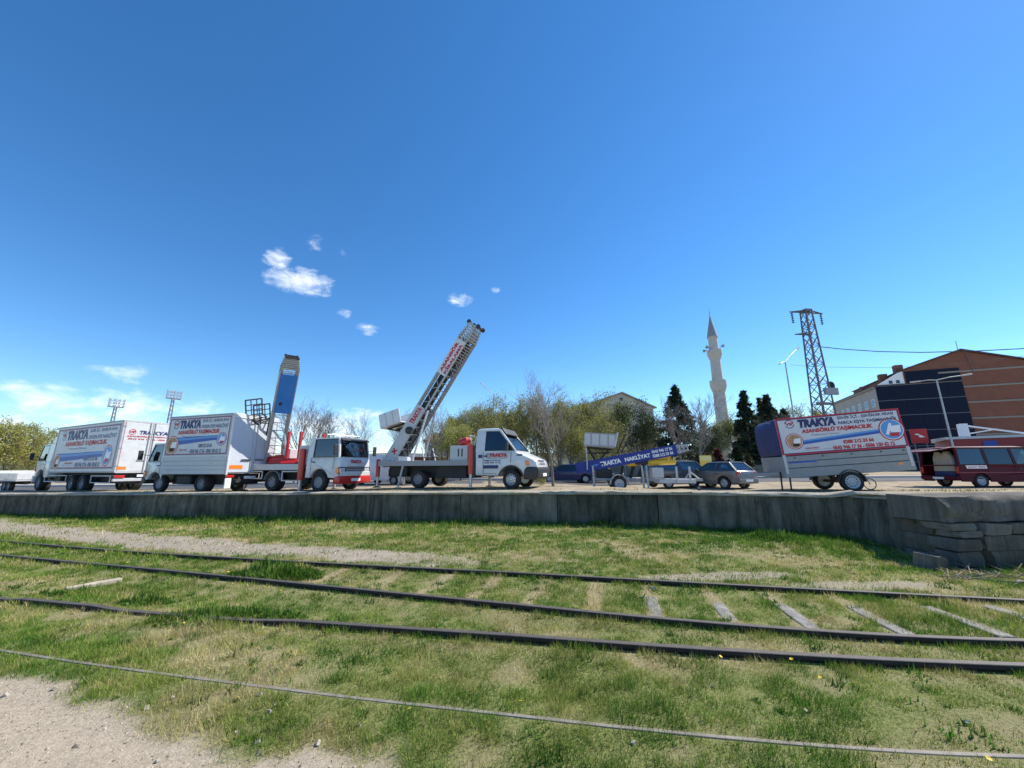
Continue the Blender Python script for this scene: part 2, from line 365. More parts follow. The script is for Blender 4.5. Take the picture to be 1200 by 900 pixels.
SLEEPERS = []
for px in (330, 410, 480, 545, 610, 680, 748, 826, 902, 990, 1086, 1178, 1262):
    a = onz(px, 712 + (px - 800) * .035, .0); f2 = RAILS['r2'][0]; sl = float(f2.deriv()(a.x)); nn = Vector((-sl, 1)).normalized(); SLEEPERS.append((a.x + nn.x * .62, float(f2(a.x)) + nn.y * .62, nn.x, nn.y))
dirt_edge = poly_y([onz(*p) for p in ((-150, 760), (0, 783), (60, 795), (130, 812), (200, 834), (300, 858), (420, 884), (520, 905), (600, 940))])
def yard_z(x, y):
    x = np.asarray(x, float); y = np.asarray(y, float)
    z = rise(x) + .05 * (fbm(x * .8, y * .8, 3) - .5) + .035 * (fbm(x * 3, y * 3, 9) - .5)
    for k in ('r1', 'r2', 'r3', 'r4'):                       # the ground stays just below the rail heads
        f, a, b, zz = RAILS[k]; w = np.exp(-((y - f(np.clip(x, a, b))) / .32) ** 2); z = z * (1 - w) + w * (np.minimum(rise(x), .0) + zz - (.058 if zz > .05 else .010))
    z = z - .2 * np.exp(-((x - 7.9) / 2.0) ** 2 - ((y - 7.0) / 1.1) ** 2)
    z = z + .09 * np.exp(-((x - 5.2) / 1.6) ** 2 - ((y - 8.1) / .7) ** 2)
    d = dirt_edge(x) - y
    return z - .02 * sstep(0, .3, d)
def bare(x, y):
    """0 grass .. 1 bare soil; and 0..1 pale gravel"""
    n = fbm(x * 1.3, y * 1.3, 21); n2 = fbm(x * 5, y * 5, 33)
    d = dirt_edge(x) - y + (n - .5) * .55 + (n2 - .5) * .3
    path = sstep(-.05, .16, d)
    r1 = RAILS['r1'][0](np.clip(x, RAILS['r1'][1], RAILS['r1'][2]))
    t = np.abs(y - (r1 + .95 + .04 * np.clip(-x, 0, 20))) / (.55 + .04 * np.clip(-x, 0, 12))
    strip = sstep(1.1, .45, t + (n - .5) * .9 + (n2 - .5) * .5) * sstep(1.2, -3.0, x + (n - .5) * 3)
    e2 = ((x - 3.0) / 1.3) ** 2 + ((y - 6.1) / .22) ** 2; strip = np.maximum(strip, sstep(1.3, .5, e2 + (n2 - .5) * 1.2) * .8)
    e3 = ((x - 4.7) / 1.0) ** 2 + ((y - 5.55) / .2) ** 2; strip = np.maximum(strip, sstep(1.3, .5, e3 + (n2 - .5) * 1.2) * .8)
    dry = sstep(.52, .7, fbm(x * .9 + 7, y * 1.6, 51)) * .8
    dry = np.maximum(dry, sstep(.6, .75, fbm(x * 4, y * 4, 57)) * .6)
    band = np.exp(-((y - (r1 + 1.9)) / .9) ** 2) * .35
    dry = np.clip(dry * .8 + band * n * 1.3, 0, 1)
    for sx, sy, ux, uy in SLEEPERS:
        a = (x - sx) * ux + (y - sy) * uy; b = -(x - sx) * uy + (y - sy) * ux; dry = np.maximum(dry, .9 * sstep(.13, .05, np.abs(b) + (n2 - .5) * .12) * sstep(.75, .55, np.abs(a - .1)))
    for k in ('r2', 'r3'):
        f, a, b, zz = RAILS[k]; dry = np.maximum(dry, .45 * np.exp(-((y - f(np.clip(x, a, b)) + .16) / .1) ** 2))
    return path, strip, dry
def grid_mesh(name, xs, ys, zf):
    X, Y = np.meshgrid(xs, ys); Z = zf(X, Y); nx, ny = len(xs), len(ys)
    me = bpy.data.meshes.new(name); v = np.stack([X, Y, Z], -1).reshape(-1, 3)
    i = np.arange(ny - 1)[:, None] * nx + np.arange(nx - 1)[None]; q = np.stack([i, i + 1, i + nx + 1, i + nx], -1).reshape(-1, 4)
    me.vertices.add(len(v)); me.vertices.foreach_set('co', v.ravel()); me.loops.add(q.size); me.loops.foreach_set('vertex_index', q.ravel().astype(np.int32))
    me.polygons.add(len(q)); me.polygons.foreach_set('loop_start', np.arange(0, q.size, 4, dtype=np.int32)); me.polygons.foreach_set('loop_total', np.full(len(q), 4, np.int32))
    me.update(); me.validate(); me.polygons.foreach_set('use_smooth', [True] * len(me.polygons)); return me, v
def set_col(me, name, rgba):
    a = me.color_attributes.new(name, 'FLOAT_COLOR', 'POINT'); a.data.foreach_set('color', np.asarray(rgba, np.float32).ravel())
def soil_material():
    M = bpy.data.materials.new('yard_soil'); M.use_nodes = True; nt = M.node_tree; N = nt.nodes; L = nt.links; b = N['Principled BSDF']
    b.inputs['Roughness'].default_value = .95; b.inputs['Specular IOR Level'].default_value = .15
    at_ = N.new('ShaderNodeAttribute'); at_.attribute_name = 'cover'; sp = N.new('ShaderNodeSeparateColor'); L.new(at_.outputs['Color'], sp.inputs[0])
    tc = N.new('ShaderNodeTexCoord')
    def noise(s, d=6, r=.65):
        n = N.new('ShaderNodeTexNoise'); n.inputs['Scale'].default_value = s; n.inputs['Detail'].default_value = d; n.inputs['Roughness'].default_value = r; L.new(tc.outputs['Object'], n.inputs['Vector']); return n.outputs[0]
    def ramp(src, c0, c1, a=.3, bb=.7):
        r = N.new('ShaderNodeValToRGB'); r.color_ramp.elements[0].position = a; r.color_ramp.elements[0].color = (*c0, 1); r.color_ramp.elements[1].position = bb; r.color_ramp.elements[1].color = (*c1, 1); L.new(src, r.inputs[0]); return r.outputs[0]
    def mix(f, a, c):
        x = N.new('ShaderNodeMix'); x.data_type = 'RGBA'; L.new(f, x.inputs['Factor']); L.new(a, x.inputs['A']); L.new(c, x.inputs['B']); return x.outputs['Result']
    thatch = ramp(noise(48, 8, .75), (.032, .045, .012), (.33, .345, .12), .28, .72)
    dry = ramp(noise(52, 8, .75), (.10, .08, .045), (.56, .46, .28), .26, .76)
    path = ramp(noise(26, 10, .8), (.24, .19, .13), (.58, .49, .37), .25, .70)
    strip = ramp(noise(18, 8, .75), (.23, .19, .145), (.42, .37, .30))
    c = mix(sp.outputs[2], thatch, dry); c = mix(sp.outputs[0], c, path); c = mix(sp.outputs[1], c, strip); L.new(c, b.inputs['Base Color'])
    bp = N.new('ShaderNodeBump'); bp.inputs['Strength'].default_value = .8; bp.inputs['Distance'].default_value = .02; L.new(noise(60, 8, .7), bp.inputs['Height']); L.new(bp.outputs[0], b.inputs['Normal'])
    return M
def graded(a, b, step0, grow, far):
    """coordinates with a fine middle a..b and growing steps out to +-far"""
    m_ = list(np.arange(a, b, step0)); s = step0; x = b; hi = []
    while x < far: hi.append(x); s *= grow; x += s
    s = step0; x = a; lo = []
    while x > -far: s *= grow; x -= s; lo.append(x)
    return np.array(lo[::-1] + m_ + hi)
def build_ground():
    xs = graded(-14, 10, .07, 1.09, 320); ys = np.concatenate([np.array([-60, -30, -15, -8, -4, -2, 0, 1, 1.6]), np.arange(2.0, 10.5, .06), np.arange(10.5, 14.5, .1), np.arange(14.5, 40, .8), np.array([44, 52, 64, 80, 88])])
    def zf(X, Y):
        z = yard_z(X, Y); t = Y - edge_y(np.clip(X, -60, 60)); 
        return np.where(t > .35, np.minimum(z, -.35), z)
    me, v = grid_mesh('ground', xs, ys, zf)
    p, s_, d = bare(v[:, 0], v[:, 1]); set_col(me, 'cover', np.stack([p, s_, d, np.ones_like(p)], -1))
    o = obj('ground', me, soil_material()); o['kind'] = 'structure'
build_ground()

def platform_material():
    M = mat('platform_dirt', (.34, .28, .20), .95, spec=.1, var=.4, vscale=1.3, bump=.8, bscale=14, dirt=.75, dirtcol=(.15, .13, .06))
    return M
# wall line in plan: main wall along the yard, then the stub wall that juts out towards the tracks
CORNER_IN = Vector((7.45, 8.75, 0)); CORNER_OUT = Vector((7.5, 6.95, 0)); END = Vector((16.5, 8.2, 0))
WALL = [(x, float(edge_y(x))) for x in (-95, -60, -40, -30, -22, -16, -10, 0, 3, 5, 6.6, 7.45)] + [(CORNER_OUT.x, CORNER_OUT.y), (END.x, END.y), (40, 11.5), (95, 16)]
def front_y(x):
    w = np.array(WALL); a = np.interp(x, w[:12, 0], w[:12, 1]); b = np.interp(x, w[12:, 0], w[12:, 1]); return np.where(np.asarray(x) < 7.47, a, b)
def ptop(x, y):
    x = np.asarray(x, float); y = np.asarray(y, float)
    z = plat(x, y) + .09 * sstep(7.0, 7.6, x) * sstep(10.5, 8.5, y)
    return z + .05 * (fbm(x * .7, y * .7, 71) - .5) * sstep(.1, 1.0, y - front_y(x)) 
def build_platform_ground():
    xs = np.unique(np.concatenate([graded(-30, 26, .3, 1.14, 900), np.array([7.46, 7.48])])); n = 46
    ts = np.concatenate([np.linspace(0, 14, 40), 14 * 1.22 ** np.arange(1, 23)])
    X = np.repeat(xs[None], len(ts), 0); fy = front_y(xs); Y = fy[None] + .12 + ts[:, None]
    # beyond the near strip let rows become straight
    Z = ptop(X, Y); me, _ = grid_mesh('platform_ground', np.arange(len(xs)), np.arange(len(ts)), lambda a, b: a * 0)
    me.vertices.foreach_set('co', np.stack([X, Y, Z], -1).ravel()); me.update()
    o = obj('platform_ground', me, platform_material()); o['kind'] = 'structure'
    # road behind the vehicles
    b = MB(); 
    xs = np.linspace(-120, 160, 90)
    def strip(y0, y1, dz):
        q = MB()
        for i in range(len(xs) - 1):
            a, c = xs[i], xs[i + 1]
            P = lambda x, yy: (x, edge_y(x) * .0 + yy, float(plat(np.clip(x, -60, 60), 40)) + dz)
            q.add([P(a, y0), P(c, y0), P(c, y1), P(a, y1)], [(0, 1, 2, 3)])
        return q
    a = mat('asphalt', (.075, .075, .078), .9, var=.25, vscale=2, bump=.4, bscale=60)
    r = strip(27, 35, .012).build('road', a); r['kind'] = 'structure'
    pv = strip(35, 38, .12).build('pavement', mat('paving', (.34, .32, .29), .9, var=.2, vscale=3)); pv['kind'] = 'structure'
    kb = MB()
    for i in range(len(xs) - 1):
        z = lambda x: float(plat(np.clip(x, -60, 60), 40))
        kb.hexa([(xs[i], 34.8, z(xs[i])), (xs[i + 1], 34.8, z(xs[i + 1])), (xs[i + 1], 35.0, z(xs[i + 1])), (xs[i], 35.0, z(xs[i]))], [(xs[i], 34.8, z(xs[i]) + .14), (xs[i + 1], 34.8, z(xs[i + 1]) + .14), (xs[i + 1], 35.0, z(xs[i + 1]) + .14), (xs[i], 35.0, z(xs[i]) + .14)])
    k = kb.build('kerb', mat('kerb_stone', (.42, .41, .39), .9, var=.2)); k['kind'] = 'structure'
build_platform_ground()

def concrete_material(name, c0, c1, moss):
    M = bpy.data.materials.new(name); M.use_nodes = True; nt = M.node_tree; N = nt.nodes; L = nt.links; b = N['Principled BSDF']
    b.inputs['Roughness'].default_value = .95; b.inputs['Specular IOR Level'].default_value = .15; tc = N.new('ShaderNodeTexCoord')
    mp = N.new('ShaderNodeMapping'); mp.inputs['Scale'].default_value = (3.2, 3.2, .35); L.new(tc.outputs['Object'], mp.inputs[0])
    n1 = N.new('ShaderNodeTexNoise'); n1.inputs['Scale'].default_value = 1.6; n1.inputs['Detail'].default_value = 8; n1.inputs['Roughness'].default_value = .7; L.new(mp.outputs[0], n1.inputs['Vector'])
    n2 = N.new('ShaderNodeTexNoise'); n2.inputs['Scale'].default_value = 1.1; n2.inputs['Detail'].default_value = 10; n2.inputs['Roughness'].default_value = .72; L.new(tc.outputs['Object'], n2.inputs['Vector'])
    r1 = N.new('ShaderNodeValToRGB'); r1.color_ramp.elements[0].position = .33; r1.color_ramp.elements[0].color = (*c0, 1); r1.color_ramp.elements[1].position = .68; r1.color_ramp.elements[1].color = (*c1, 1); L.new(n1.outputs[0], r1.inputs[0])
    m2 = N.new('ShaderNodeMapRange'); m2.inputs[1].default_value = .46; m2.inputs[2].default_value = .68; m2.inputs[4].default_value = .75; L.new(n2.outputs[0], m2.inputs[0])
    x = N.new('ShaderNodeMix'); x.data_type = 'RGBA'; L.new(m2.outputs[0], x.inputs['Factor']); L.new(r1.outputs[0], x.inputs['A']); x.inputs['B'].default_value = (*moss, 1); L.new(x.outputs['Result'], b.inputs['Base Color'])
    n3 = N.new('ShaderNodeTexNoise'); n3.inputs['Scale'].default_value = 26; n3.inputs['Detail'].default_value = 8; n3.inputs['Roughness'].default_value = .7; L.new(tc.outputs['Object'], n3.inputs['Vector'])
    bp = N.new('ShaderNodeBump'); bp.inputs['Strength'].default_value = .7; bp.inputs['Distance'].default_value = .025; L.new(n3.outputs[0], bp.inputs['Height']); L.new(bp.outputs[0], b.inputs['Normal'])
    return M
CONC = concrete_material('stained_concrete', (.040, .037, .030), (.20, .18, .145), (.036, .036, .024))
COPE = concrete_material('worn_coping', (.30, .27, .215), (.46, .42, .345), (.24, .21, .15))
STONE = concrete_material('rough_stone', (.075, .07, .064), (.21, .19, .165), (.065, .06, .042))
def wall_face(name, pts, parent, mtl, z0f, z1f, seed, step=.35, rough=.025, rows=7, thick=.5):
    """a wall along plan points with an uneven face; back side thick behind"""
    P = [Vector((p[0], p[1])) for p in pts]; L = []; 
    for a, b in zip(P[:-1], P[1:]):
        n = max(1, int((b - a).length / step)); L += [a + (b - a) * (i / n) for i in range(n)]
    L.append(P[-1]); b = MB(); vs = []; fs = []; R = rows + 3; rr = random.Random(seed)
    for i, p in enumerate(L):
        t = (L[min(i + 1, len(L) - 1)] - L[max(i - 1, 0)]).normalized(); nr = Vector((t.y, -t.x))     # towards the yard
        z0, z1 = z0f(p.x, p.y), z1f(p.x, p.y); s = i * step
        for k in range(rows + 1):
            h = k / rows; o = rough * 2 * (float(fbm(np.array([s * 1.3]), np.array([h * 2.2]), seed)[0]) - .5) + rough * 1.2 * (float(vnoise(np.array([s * 4.]), np.array([h * 7.]), seed + 5)[0]) - .5)
            if k == rows: o -= .02 + .025 * rr.random()
            vs.append((p.x + nr.x * o, p.y + nr.y * o, z0 + (z1 - z0) * h + (0.012 * rr.uniform(-1, 1) if k == rows else 0)))
        vs.append((p.x - nr.x * thick, p.y - nr.y * thick, z1)); vs.append((p.x - nr.x * thick, p.y - nr.y * thick, z0))
    for i in range(len(L) - 1):
        for k in range(R - 1): fs.append((i * R + k, (i + 1) * R + k, (i + 1) * R + k + 1, i * R + k + 1))
    fs.append(tuple(range(R))); fs.append(tuple((len(L) - 1) * R + k for k in range(R))); b.add(vs, fs)
    return b.build(name, mtl, parent, smooth=50)
def stone_mesh(sx, sy, sz, seed, rough=.12):
    """an uneven, chipped block"""
    rr = random.Random(seed); bm = bmesh.new(); bmesh.ops.create_cube(bm, size=1); bmesh.ops.subdivide_edges(bm, edges=bm.edges[:], cuts=2, use_grid_fill=True)
    sk = {(a, b, c): Vector((rr.uniform(-1, 1), rr.uniform(-1, 1), rr.uniform(-1, 1))) * rough for a in (-1, 1) for b in (-1, 1) for c in (-1, 1)}
    for v in bm.verts:
        p = v.co * 2; r_ = Vector((0, 0, 0))
        for k, d in sk.items(): r_ += d * ((1 + k[0] * p.x) * (1 + k[1] * p.y) * (1 + k[2] * p.z) / 8)
        e = sum(abs(c) > .9 for c in p); q = p * (1.0 if e == 1 else (.985 if e == 2 else .95)) + r_ * .8 + Vector((rr.uniform(-1, 1), rr.uniform(-1, 1), rr.uniform(-1, 1))) * .05
        v.co = Vector((q.x * sx / 2, q.y * sy / 2, q.z * sz / 2))
    me = bpy.data.meshes.new('stone'); bm.to_mesh(me); bm.free(); return me
STONES = [STONE, concrete_material('pale_stone', (.13, .12, .11), (.29, .265, .23), (.12, .11, .085)), concrete_material('brown_stone', (.085, .07, .055), (.19, .16, .125), (.07, .06, .04))]
CONCS = [CONC, concrete_material('pale_stained_concrete', (.060, .055, .045), (.25, .225, .18), (.05, .048, .034)), concrete_material('mossy_concrete', (.034, .034, .026), (.165, .15, .118), (.030, .034, .020))]
def build_walls():
    w = thing('retaining_wall', 'long stained concrete retaining wall of the loading platform under the trucks', 'wall')
    zb = lambda x, y: -.42 + float(rise(x)); zt = lambda x, y: float(ptop(x, y + .15)) - .035
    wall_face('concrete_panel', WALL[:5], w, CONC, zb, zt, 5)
    cuts = [-22, -18.2, -14.6, -11.5, -8.1, -4.9, -1.6, 1.3, 3.9, 5.9, 7.45]
    for k, (xa, xb) in enumerate(zip(cuts[:-1], cuts[1:])):
        xs = [xa] + [p[0] for p in WALL[:12] if xa + .05 < p[0] < xb - .05] + [xb - (.015 if k < 9 else 0)]; off = (.0, .012, -.006, .008, -.012, .004, .014, -.008, .02, -.006)[k]
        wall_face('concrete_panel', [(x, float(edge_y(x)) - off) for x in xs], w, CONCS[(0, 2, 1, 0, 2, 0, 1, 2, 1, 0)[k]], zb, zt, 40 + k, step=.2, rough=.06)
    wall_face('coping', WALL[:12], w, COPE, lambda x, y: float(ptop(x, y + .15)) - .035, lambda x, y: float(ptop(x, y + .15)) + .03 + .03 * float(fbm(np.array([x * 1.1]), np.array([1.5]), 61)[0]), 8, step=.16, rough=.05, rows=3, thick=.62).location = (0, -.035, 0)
    j = thing('stone_wall', 'short stub wall of rough stone blocks with a thick concrete cap', 'wall')
    sx, sy = CORNER_OUT.x, CORNER_OUT.y
    # side face towards the main wall
    side = [(7.44, 9.1), (7.46, 8.4), (7.48, 7.8), (7.5, 7.25)]
    wall_face('concrete_face', side, j, CONC, lambda x, y: -.6, lambda x, y: float(ptop(7.8, y)) - .1 - .10 * math.exp(-((y - 7.6) / .2) ** 2), 15, step=.16, rough=.08, thick=.5)
    wall_face('coping', side[:-1] + [(7.5, 7.5)], j, COPE, lambda x, y: float(ptop(7.8, y)) - .1, lambda x, y: float(ptop(7.8, y)) + .02, 18, step=.14, rough=.06, rows=3, thick=.7)
    # front face
    d = Vector((END.x - sx, END.y - sy, 0)).normalized(); ang = math.atan2(d.y, d.x)
    zt = float(ptop(8.2, 7.6))
    fr = [(sx + .1, sy + .02), (END.x, END.y), (40, 11.5), (95, 16)]
    wall_face('concrete_face', [(p[0] + .0, p[1] + .14) for p in fr], j, CONC, lambda x, y: -.7, lambda x, y: zt - .3, 25, step=.3, rough=.03, thick=.4)
    cap = wall_face('coping', [(sx - .09, sy - .03)] + fr[1:], j, STONE, lambda x, y: zt - .40, lambda x, y: zt + .02, 28, step=.16, rough=.085, rows=6, thick=.9)
    rr = random.Random(4)
    # corner column of blocks
    z = zt - .41
    for (h, wd, ox) in ((.13, .46, .05), (.11, .50, .14), (.22, .46, .06), (.24, .40, .08), (.30, .46, .05)):
        me = stone_mesh(wd, .5, h * .93, rr.randint(0, 9999), .14); o = obj('stone', me, rr.choice(STONES), j); o.location = (sx + ox + wd / 2 - .12, sy + .22, z - h / 2); o.rotation_euler = (0, 0, ang + rr.uniform(-.06, .06)); z -= h
    # courses right of it
    z = zt - .42
    for h in (.20, .25, .27, .3):
        x = .52
        while x < 5.5:
            wd = rr.uniform(.45, 1.15); me = stone_mesh(wd * .97, .42, h * .95, rr.randint(0, 9999), .12); o = obj('stone', me, rr.choice(STONES), j)
            p = Vector((sx, sy, 0)) + d * (x + wd / 2) ; o.location = (p.x, p.y + .17 + rr.uniform(-.07, .05), z - h / 2); o.rotation_euler = (rr.uniform(-.03, .03), rr.uniform(-.02, .02), ang + rr.uniform(-.03, .03)); x += wd
        z -= h
    # side face blocks near the corner
    z = zt - .42
    for h in (.24, .30, .34, .3):
        me = stone_mesh(.42, .62, h * .95, rr.randint(0, 9999), .12); o = obj('stone', me, rr.choice(STONES), j); o.location = (sx + .16, sy + .62 + rr.uniform(-.04, .04), z - h / 2); z -= h
build_walls()

# ------------------------------------------------------------------ rails and sleepers
RAILM = mat('rusty_rail', (.030, .021, .017), .9, .0, var=.45, vscale=20, bump=.3)
RAILS_TOP = mat('worn_rail_head', (.085, .072, .062), .7, .1, var=.25, vscale=12)
RAILG = mat('pale_worn_rail', (.22, .195, .165), .75, .1, var=.35, vscale=9)
CSLEEP = mat('concrete_sleeper', (.21, .20, .18), .9, var=.4, vscale=7, bump=.5, bscale=30)
def rail_path(k, step=.25):
    f, a, b, z = RAILS[k]; xs = np.arange(a, b, step); bury = lambda x: -.026 * float(sstep(-2.2, -2.9, x) * (1 - sstep(-4.6, -5.0, x) * sstep(-6.6, -6.2, x))) if k == 'r3' else 0.0
    return [Vector((x, float(f(x)), z + min(0., float(rise(x))) + bury(x) - (.008 * float(fbm(np.array([x * .9]), np.array([.5]), 83)[0]) if k == 'r4' else 0))) for x in xs]
def sweep(path, prof):
    b = MB(); n = len(prof); vs = []; fs = []
    for i, p in enumerate(path):
        t = (path[min(i + 1, len(path) - 1)] - path[max(i - 1, 0)]).normalized(); s_ = Vector((t.y, -t.x, 0)).normalized()
        vs += [p + s_ * u + Vector((0, 0, v)) for u, v in prof]
    for i in range(len(path) - 1):
        for k in range(n): fs.append((i * n + k, i * n + (k + 1) % n, (i + 1) * n + (k + 1) % n, (i + 1) * n + k))
    fs += [tuple(range(n))[::-1], tuple((len(path) - 1) * n + k for k in range(n))]; return b.add(vs, fs)
BODY = [(-.031, -.004), (-.034, -.012), (-.034, -.032), (-.010, -.045), (-.009, -.115), (-.06, -.13), (-.06, -.14), (.06, -.14), (.06, -.13), (.009, -.115), (.010, -.045), (.034, -.032), (.034, -.012), (.031, -.004)]
HEAD = [(-.031, -.004), (-.027, .0), (.027, .0), (.031, -.004), (.0, -.006)]
HALF = [(-.018, -.006), (-.013, .0), (.013, .0), (.018, -.006), (.018, -.05), (-.018, -.05)]
def build_rails():
    t = thing('railway_track', 'railway track with concrete sleepers showing through the grass below the platform wall', 'railway track')
    for k in ('r1', 'r2'):
        r = sweep(rail_path(k), BODY).build('rail', RAILM, t, smooth=40); sweep(rail_path(k), HEAD).build('rail_head', RAILS_TOP, r)
    f2 = RAILS['r2'][0]
    sm = MB().bx(-.40, .40, -.075, .075, -.1, .0).mesh('sleeper', bevel=.02); P = MB().bx(-.10, .10, -.10, .10, 0, .02).mesh('rail_plate')
    f1 = RAILS['r1'][0]
    for px in (330, 410, 480, 545, 610, 680, 748, 826, 902, 990, 1086, 1178, 1262):
        a = onz(px, 712 + (px - 800) * .035, .0); x = a.x; y2 = float(f2(x)); sl = float(f2.deriv()(x)); nrm = Vector((-sl, 1)).normalized()
        c = Vector((x, y2)) + nrm * .52; g = float(yard_z(np.array([c.x]), np.array([c.y]))[0])
        o = obj('sleeper', sm, CSLEEP, t); o.location = (c.x, c.y, g + (.014 if px > 700 else -.004)); o.rotation_euler = (0, 0, math.atan2(nrm.y, nrm.x))
    r = sweep(rail_path('r3'), BODY).build('rail', RAILM, None, smooth=40); tag(r, 'single dark rusty rail standing in the grass between the sleepered track and the flush rail', 'rail')
    sweep(rail_path('r3'), HEAD).build('rail_head', RAILS_TOP, r)
    r = sweep(rail_path('r4', .2), HALF).build('flush_rail', RAILG, None, smooth=40); tag(r, 'pale worn rail sunk flush into the grass beside the dirt path', 'rail')
    a, b = onz(78, 685, .02), onz(143, 674, .02)
    a.z = float(yard_z(np.array([a.x]), np.array([a.y]))[0]); b.z = float(yard_z(np.array([b.x]), np.array([b.y]))[0])
    pl = MB().bar(a + Vector((0, 0, .02)), b + Vector((0, 0, .02)), .13, .06).build('plank', mat('weathered_plank', (.42, .36, .27), .9, var=.3, vscale=8), bevel=.01); tag(pl, 'short pale weathered plank lying in the grass between two rails', 'plank')
build_rails()

# ------------------------------------------------------------------ grass
def grass_material():
    M = bpy.data.materials.new('grass_blades'); M.use_nodes = True; nt = M.node_tree; N = nt.nodes; L = nt.links; b = N['Principled BSDF']
    at_ = N.new('ShaderNodeAttribute'); at_.attribute_name = 'tint'; L.new(at_.outputs['Color'], b.inputs['Base Color'])
    b.inputs['Roughness'].default_value = .6; b.inputs['Specular IOR Level'].default_value = .25
    tl = N.new('ShaderNodeBsdfTranslucent'); L.new(at_.outputs['Color'], tl.inputs[0]); mx = N.new('ShaderNodeMixShader'); mx.inputs[0].default_value = .35
    L.new(b.outputs[0], mx.inputs[1]); L.new(tl.outputs[0], mx.inputs[2]); L.new(mx.outputs[0], N['Material Output'].inputs[0]); return M
GRASSM = grass_material()
def blades_object(name, x, y, z, h, w, tint, seed, label=None, lean=.6):
    rng = np.random.default_rng(seed); n = len(x); th = rng.uniform(0, 2 * np.pi, n); ln = rng.uniform(0, lean, n) ** 1.0; la = rng.uniform(0, 2 * np.pi, n)
    dx, dy = np.cos(th) * w * .5, np.sin(th) * w * .5
    tip = np.stack([x + np.cos(la) * ln * h, y + np.sin(la) * ln * h, z + h * np.sqrt(np.clip(1 - (ln * .7) ** 2, .1, 1))], -1)
    v = np.stack([np.stack([x - dx, y - dy, z - .005], -1), np.stack([x + dx, y + dy, z - .005], -1), tip], 1).reshape(-1, 3)
    me = bpy.data.meshes.new(name); me.vertices.add(3 * n); me.vertices.foreach_set('co', v.astype(np.float32).ravel()); me.loops.add(3 * n); me.loops.foreach_set('vertex_index', np.arange(3 * n, dtype=np.int32))
    me.polygons.add(n); me.polygons.foreach_set('loop_start', np.arange(0, 3 * n, 3, dtype=np.int32)); me.polygons.foreach_set('loop_total', np.full(n, 3, np.int32)); me.update()
    set_col(me, 'tint', np.repeat(np.concatenate([tint, np.ones((n, 1))], 1), 3, 0)); return obj(name, me, GRASSM)
def rail_mask(x, y, half=.045):
    k = np.ones(len(x), bool)
    for q in RAILS: f, a, b, z = RAILS[q]; k &= np.abs(y - f(np.clip(x, a, b))) > half * (1.0 if q != 'r4' else .65)
    return k
GREENS = np.array([(.072, .165, .018), (.120, .225, .025), (.190, .265, .038), (.285, .305, .068), (.45, .39, .15), (.55, .47, .25)])
def build_grass():
    rng = np.random.default_rng(7); X, Y, Hh, Ww = [], [], [], []
    for (y0, y1, dens, w, h) in ((2.0, 3.6, 13500, .0045, .034), (3.6, 5.2, 8500, .006, .036), (5.2, 7.6, 4300, .009, .042), (7.6, 10.5, 2100, .014, .05), (10.5, 17, 800, .022, .07)):
        xm = 1.42 * y1 + 1.5; xl, xr = -min(xm + 2, 27), min(xm + 4, 18); n = int((xr - xl) * (y1 - y0) * dens * .8)
        x = rng.uniform(xl, xr, n); y = rng.uniform(y0, y1, n); k = (np.abs(x) < 1.42 * y + 1.2) | (rng.random(n) < .45); x, y = x[k], y[k]
        p, s_, d = bare(x, y); clump = fbm(x * 7, y * 7, 91); big = fbm(x * .7, y * .7, 95)
        prob = (1 - p) * (1 - s_ * .92) * (1 - d * .62) * np.clip(-.25 + 2.3 * clump, .05, 1.2)
        k = rng.random(len(x)) < prob; x, y = x[k], y[k]; X.append(x); Y.append(y)
        g = clump[k] * .8 + big[k] * .7; Hh.append(h * (.12 + 1.5 * g ** 2) * rng.uniform(.5, 1.35, len(x))); Ww.append(w * rng.uniform(.7, 1.3, len(x)))
    x, y, h, w = map(np.concatenate, (X, Y, Hh, Ww))
    k = rail_mask(x, y) & (y < front_y(x) - .03) & ~((x > 7.4) & (y > 6.85)); x, y, h, w = x[k], y[k], h[k], w[k]
    # taller against the wall, on the mound and along the rails
    t = front_y(x) - y; h = h * (1 + 1.2 * np.exp(-(t / .5) ** 2)); h = h * (1 + 1.3 * np.exp(-((x - 5.3) / 1.8) ** 2 - ((y - 8.3) / .8) ** 2))
    for q in ('r1', 'r2', 'r3'): f, a, b, z = RAILS[q]; h = h * (1 + .45 * np.exp(-((y - f(np.clip(x, a, b)) + .1) / .1) ** 2))
    z = yard_z(x, y); p, s_, d = bare(x, y)
    dryn = np.clip(fbm(x * 2.6, y * 2.6, 101) * 1.35 - .36 + d * .55 + rng.normal(0, .16, len(x)), 0, 1); lush = sstep(.8, .0, t) + np.exp(-((x - 5.2) / 2.2) ** 2 - ((y - 8.4) / 1.0) ** 2) + .5 * sstep(3.4, 2.4, y) * sstep(-1, 1, x)
    dryn = np.clip(dryn - .45 * lush, 0, 1); idx = dryn * (len(GREENS) - 1.001); i0 = idx.astype(int); fr = (idx - i0)[:, None]
    tint = GREENS[i0] * (1 - fr) + GREENS[i0 + 1] * fr; tint = tint * rng.uniform(.7, 1.3, (len(x), 1)) * (.66 + .72 * fbm(x * 3.1, y * 3.1, 131))[:, None]
    tag(blades_object('grass', x, y, z, h, w, tint, 3, lean=1.15), 'short patchy green and straw coloured grass covering the rail yard', 'grass', kind='stuff')
    return len(x)
N_BLADES = build_grass()
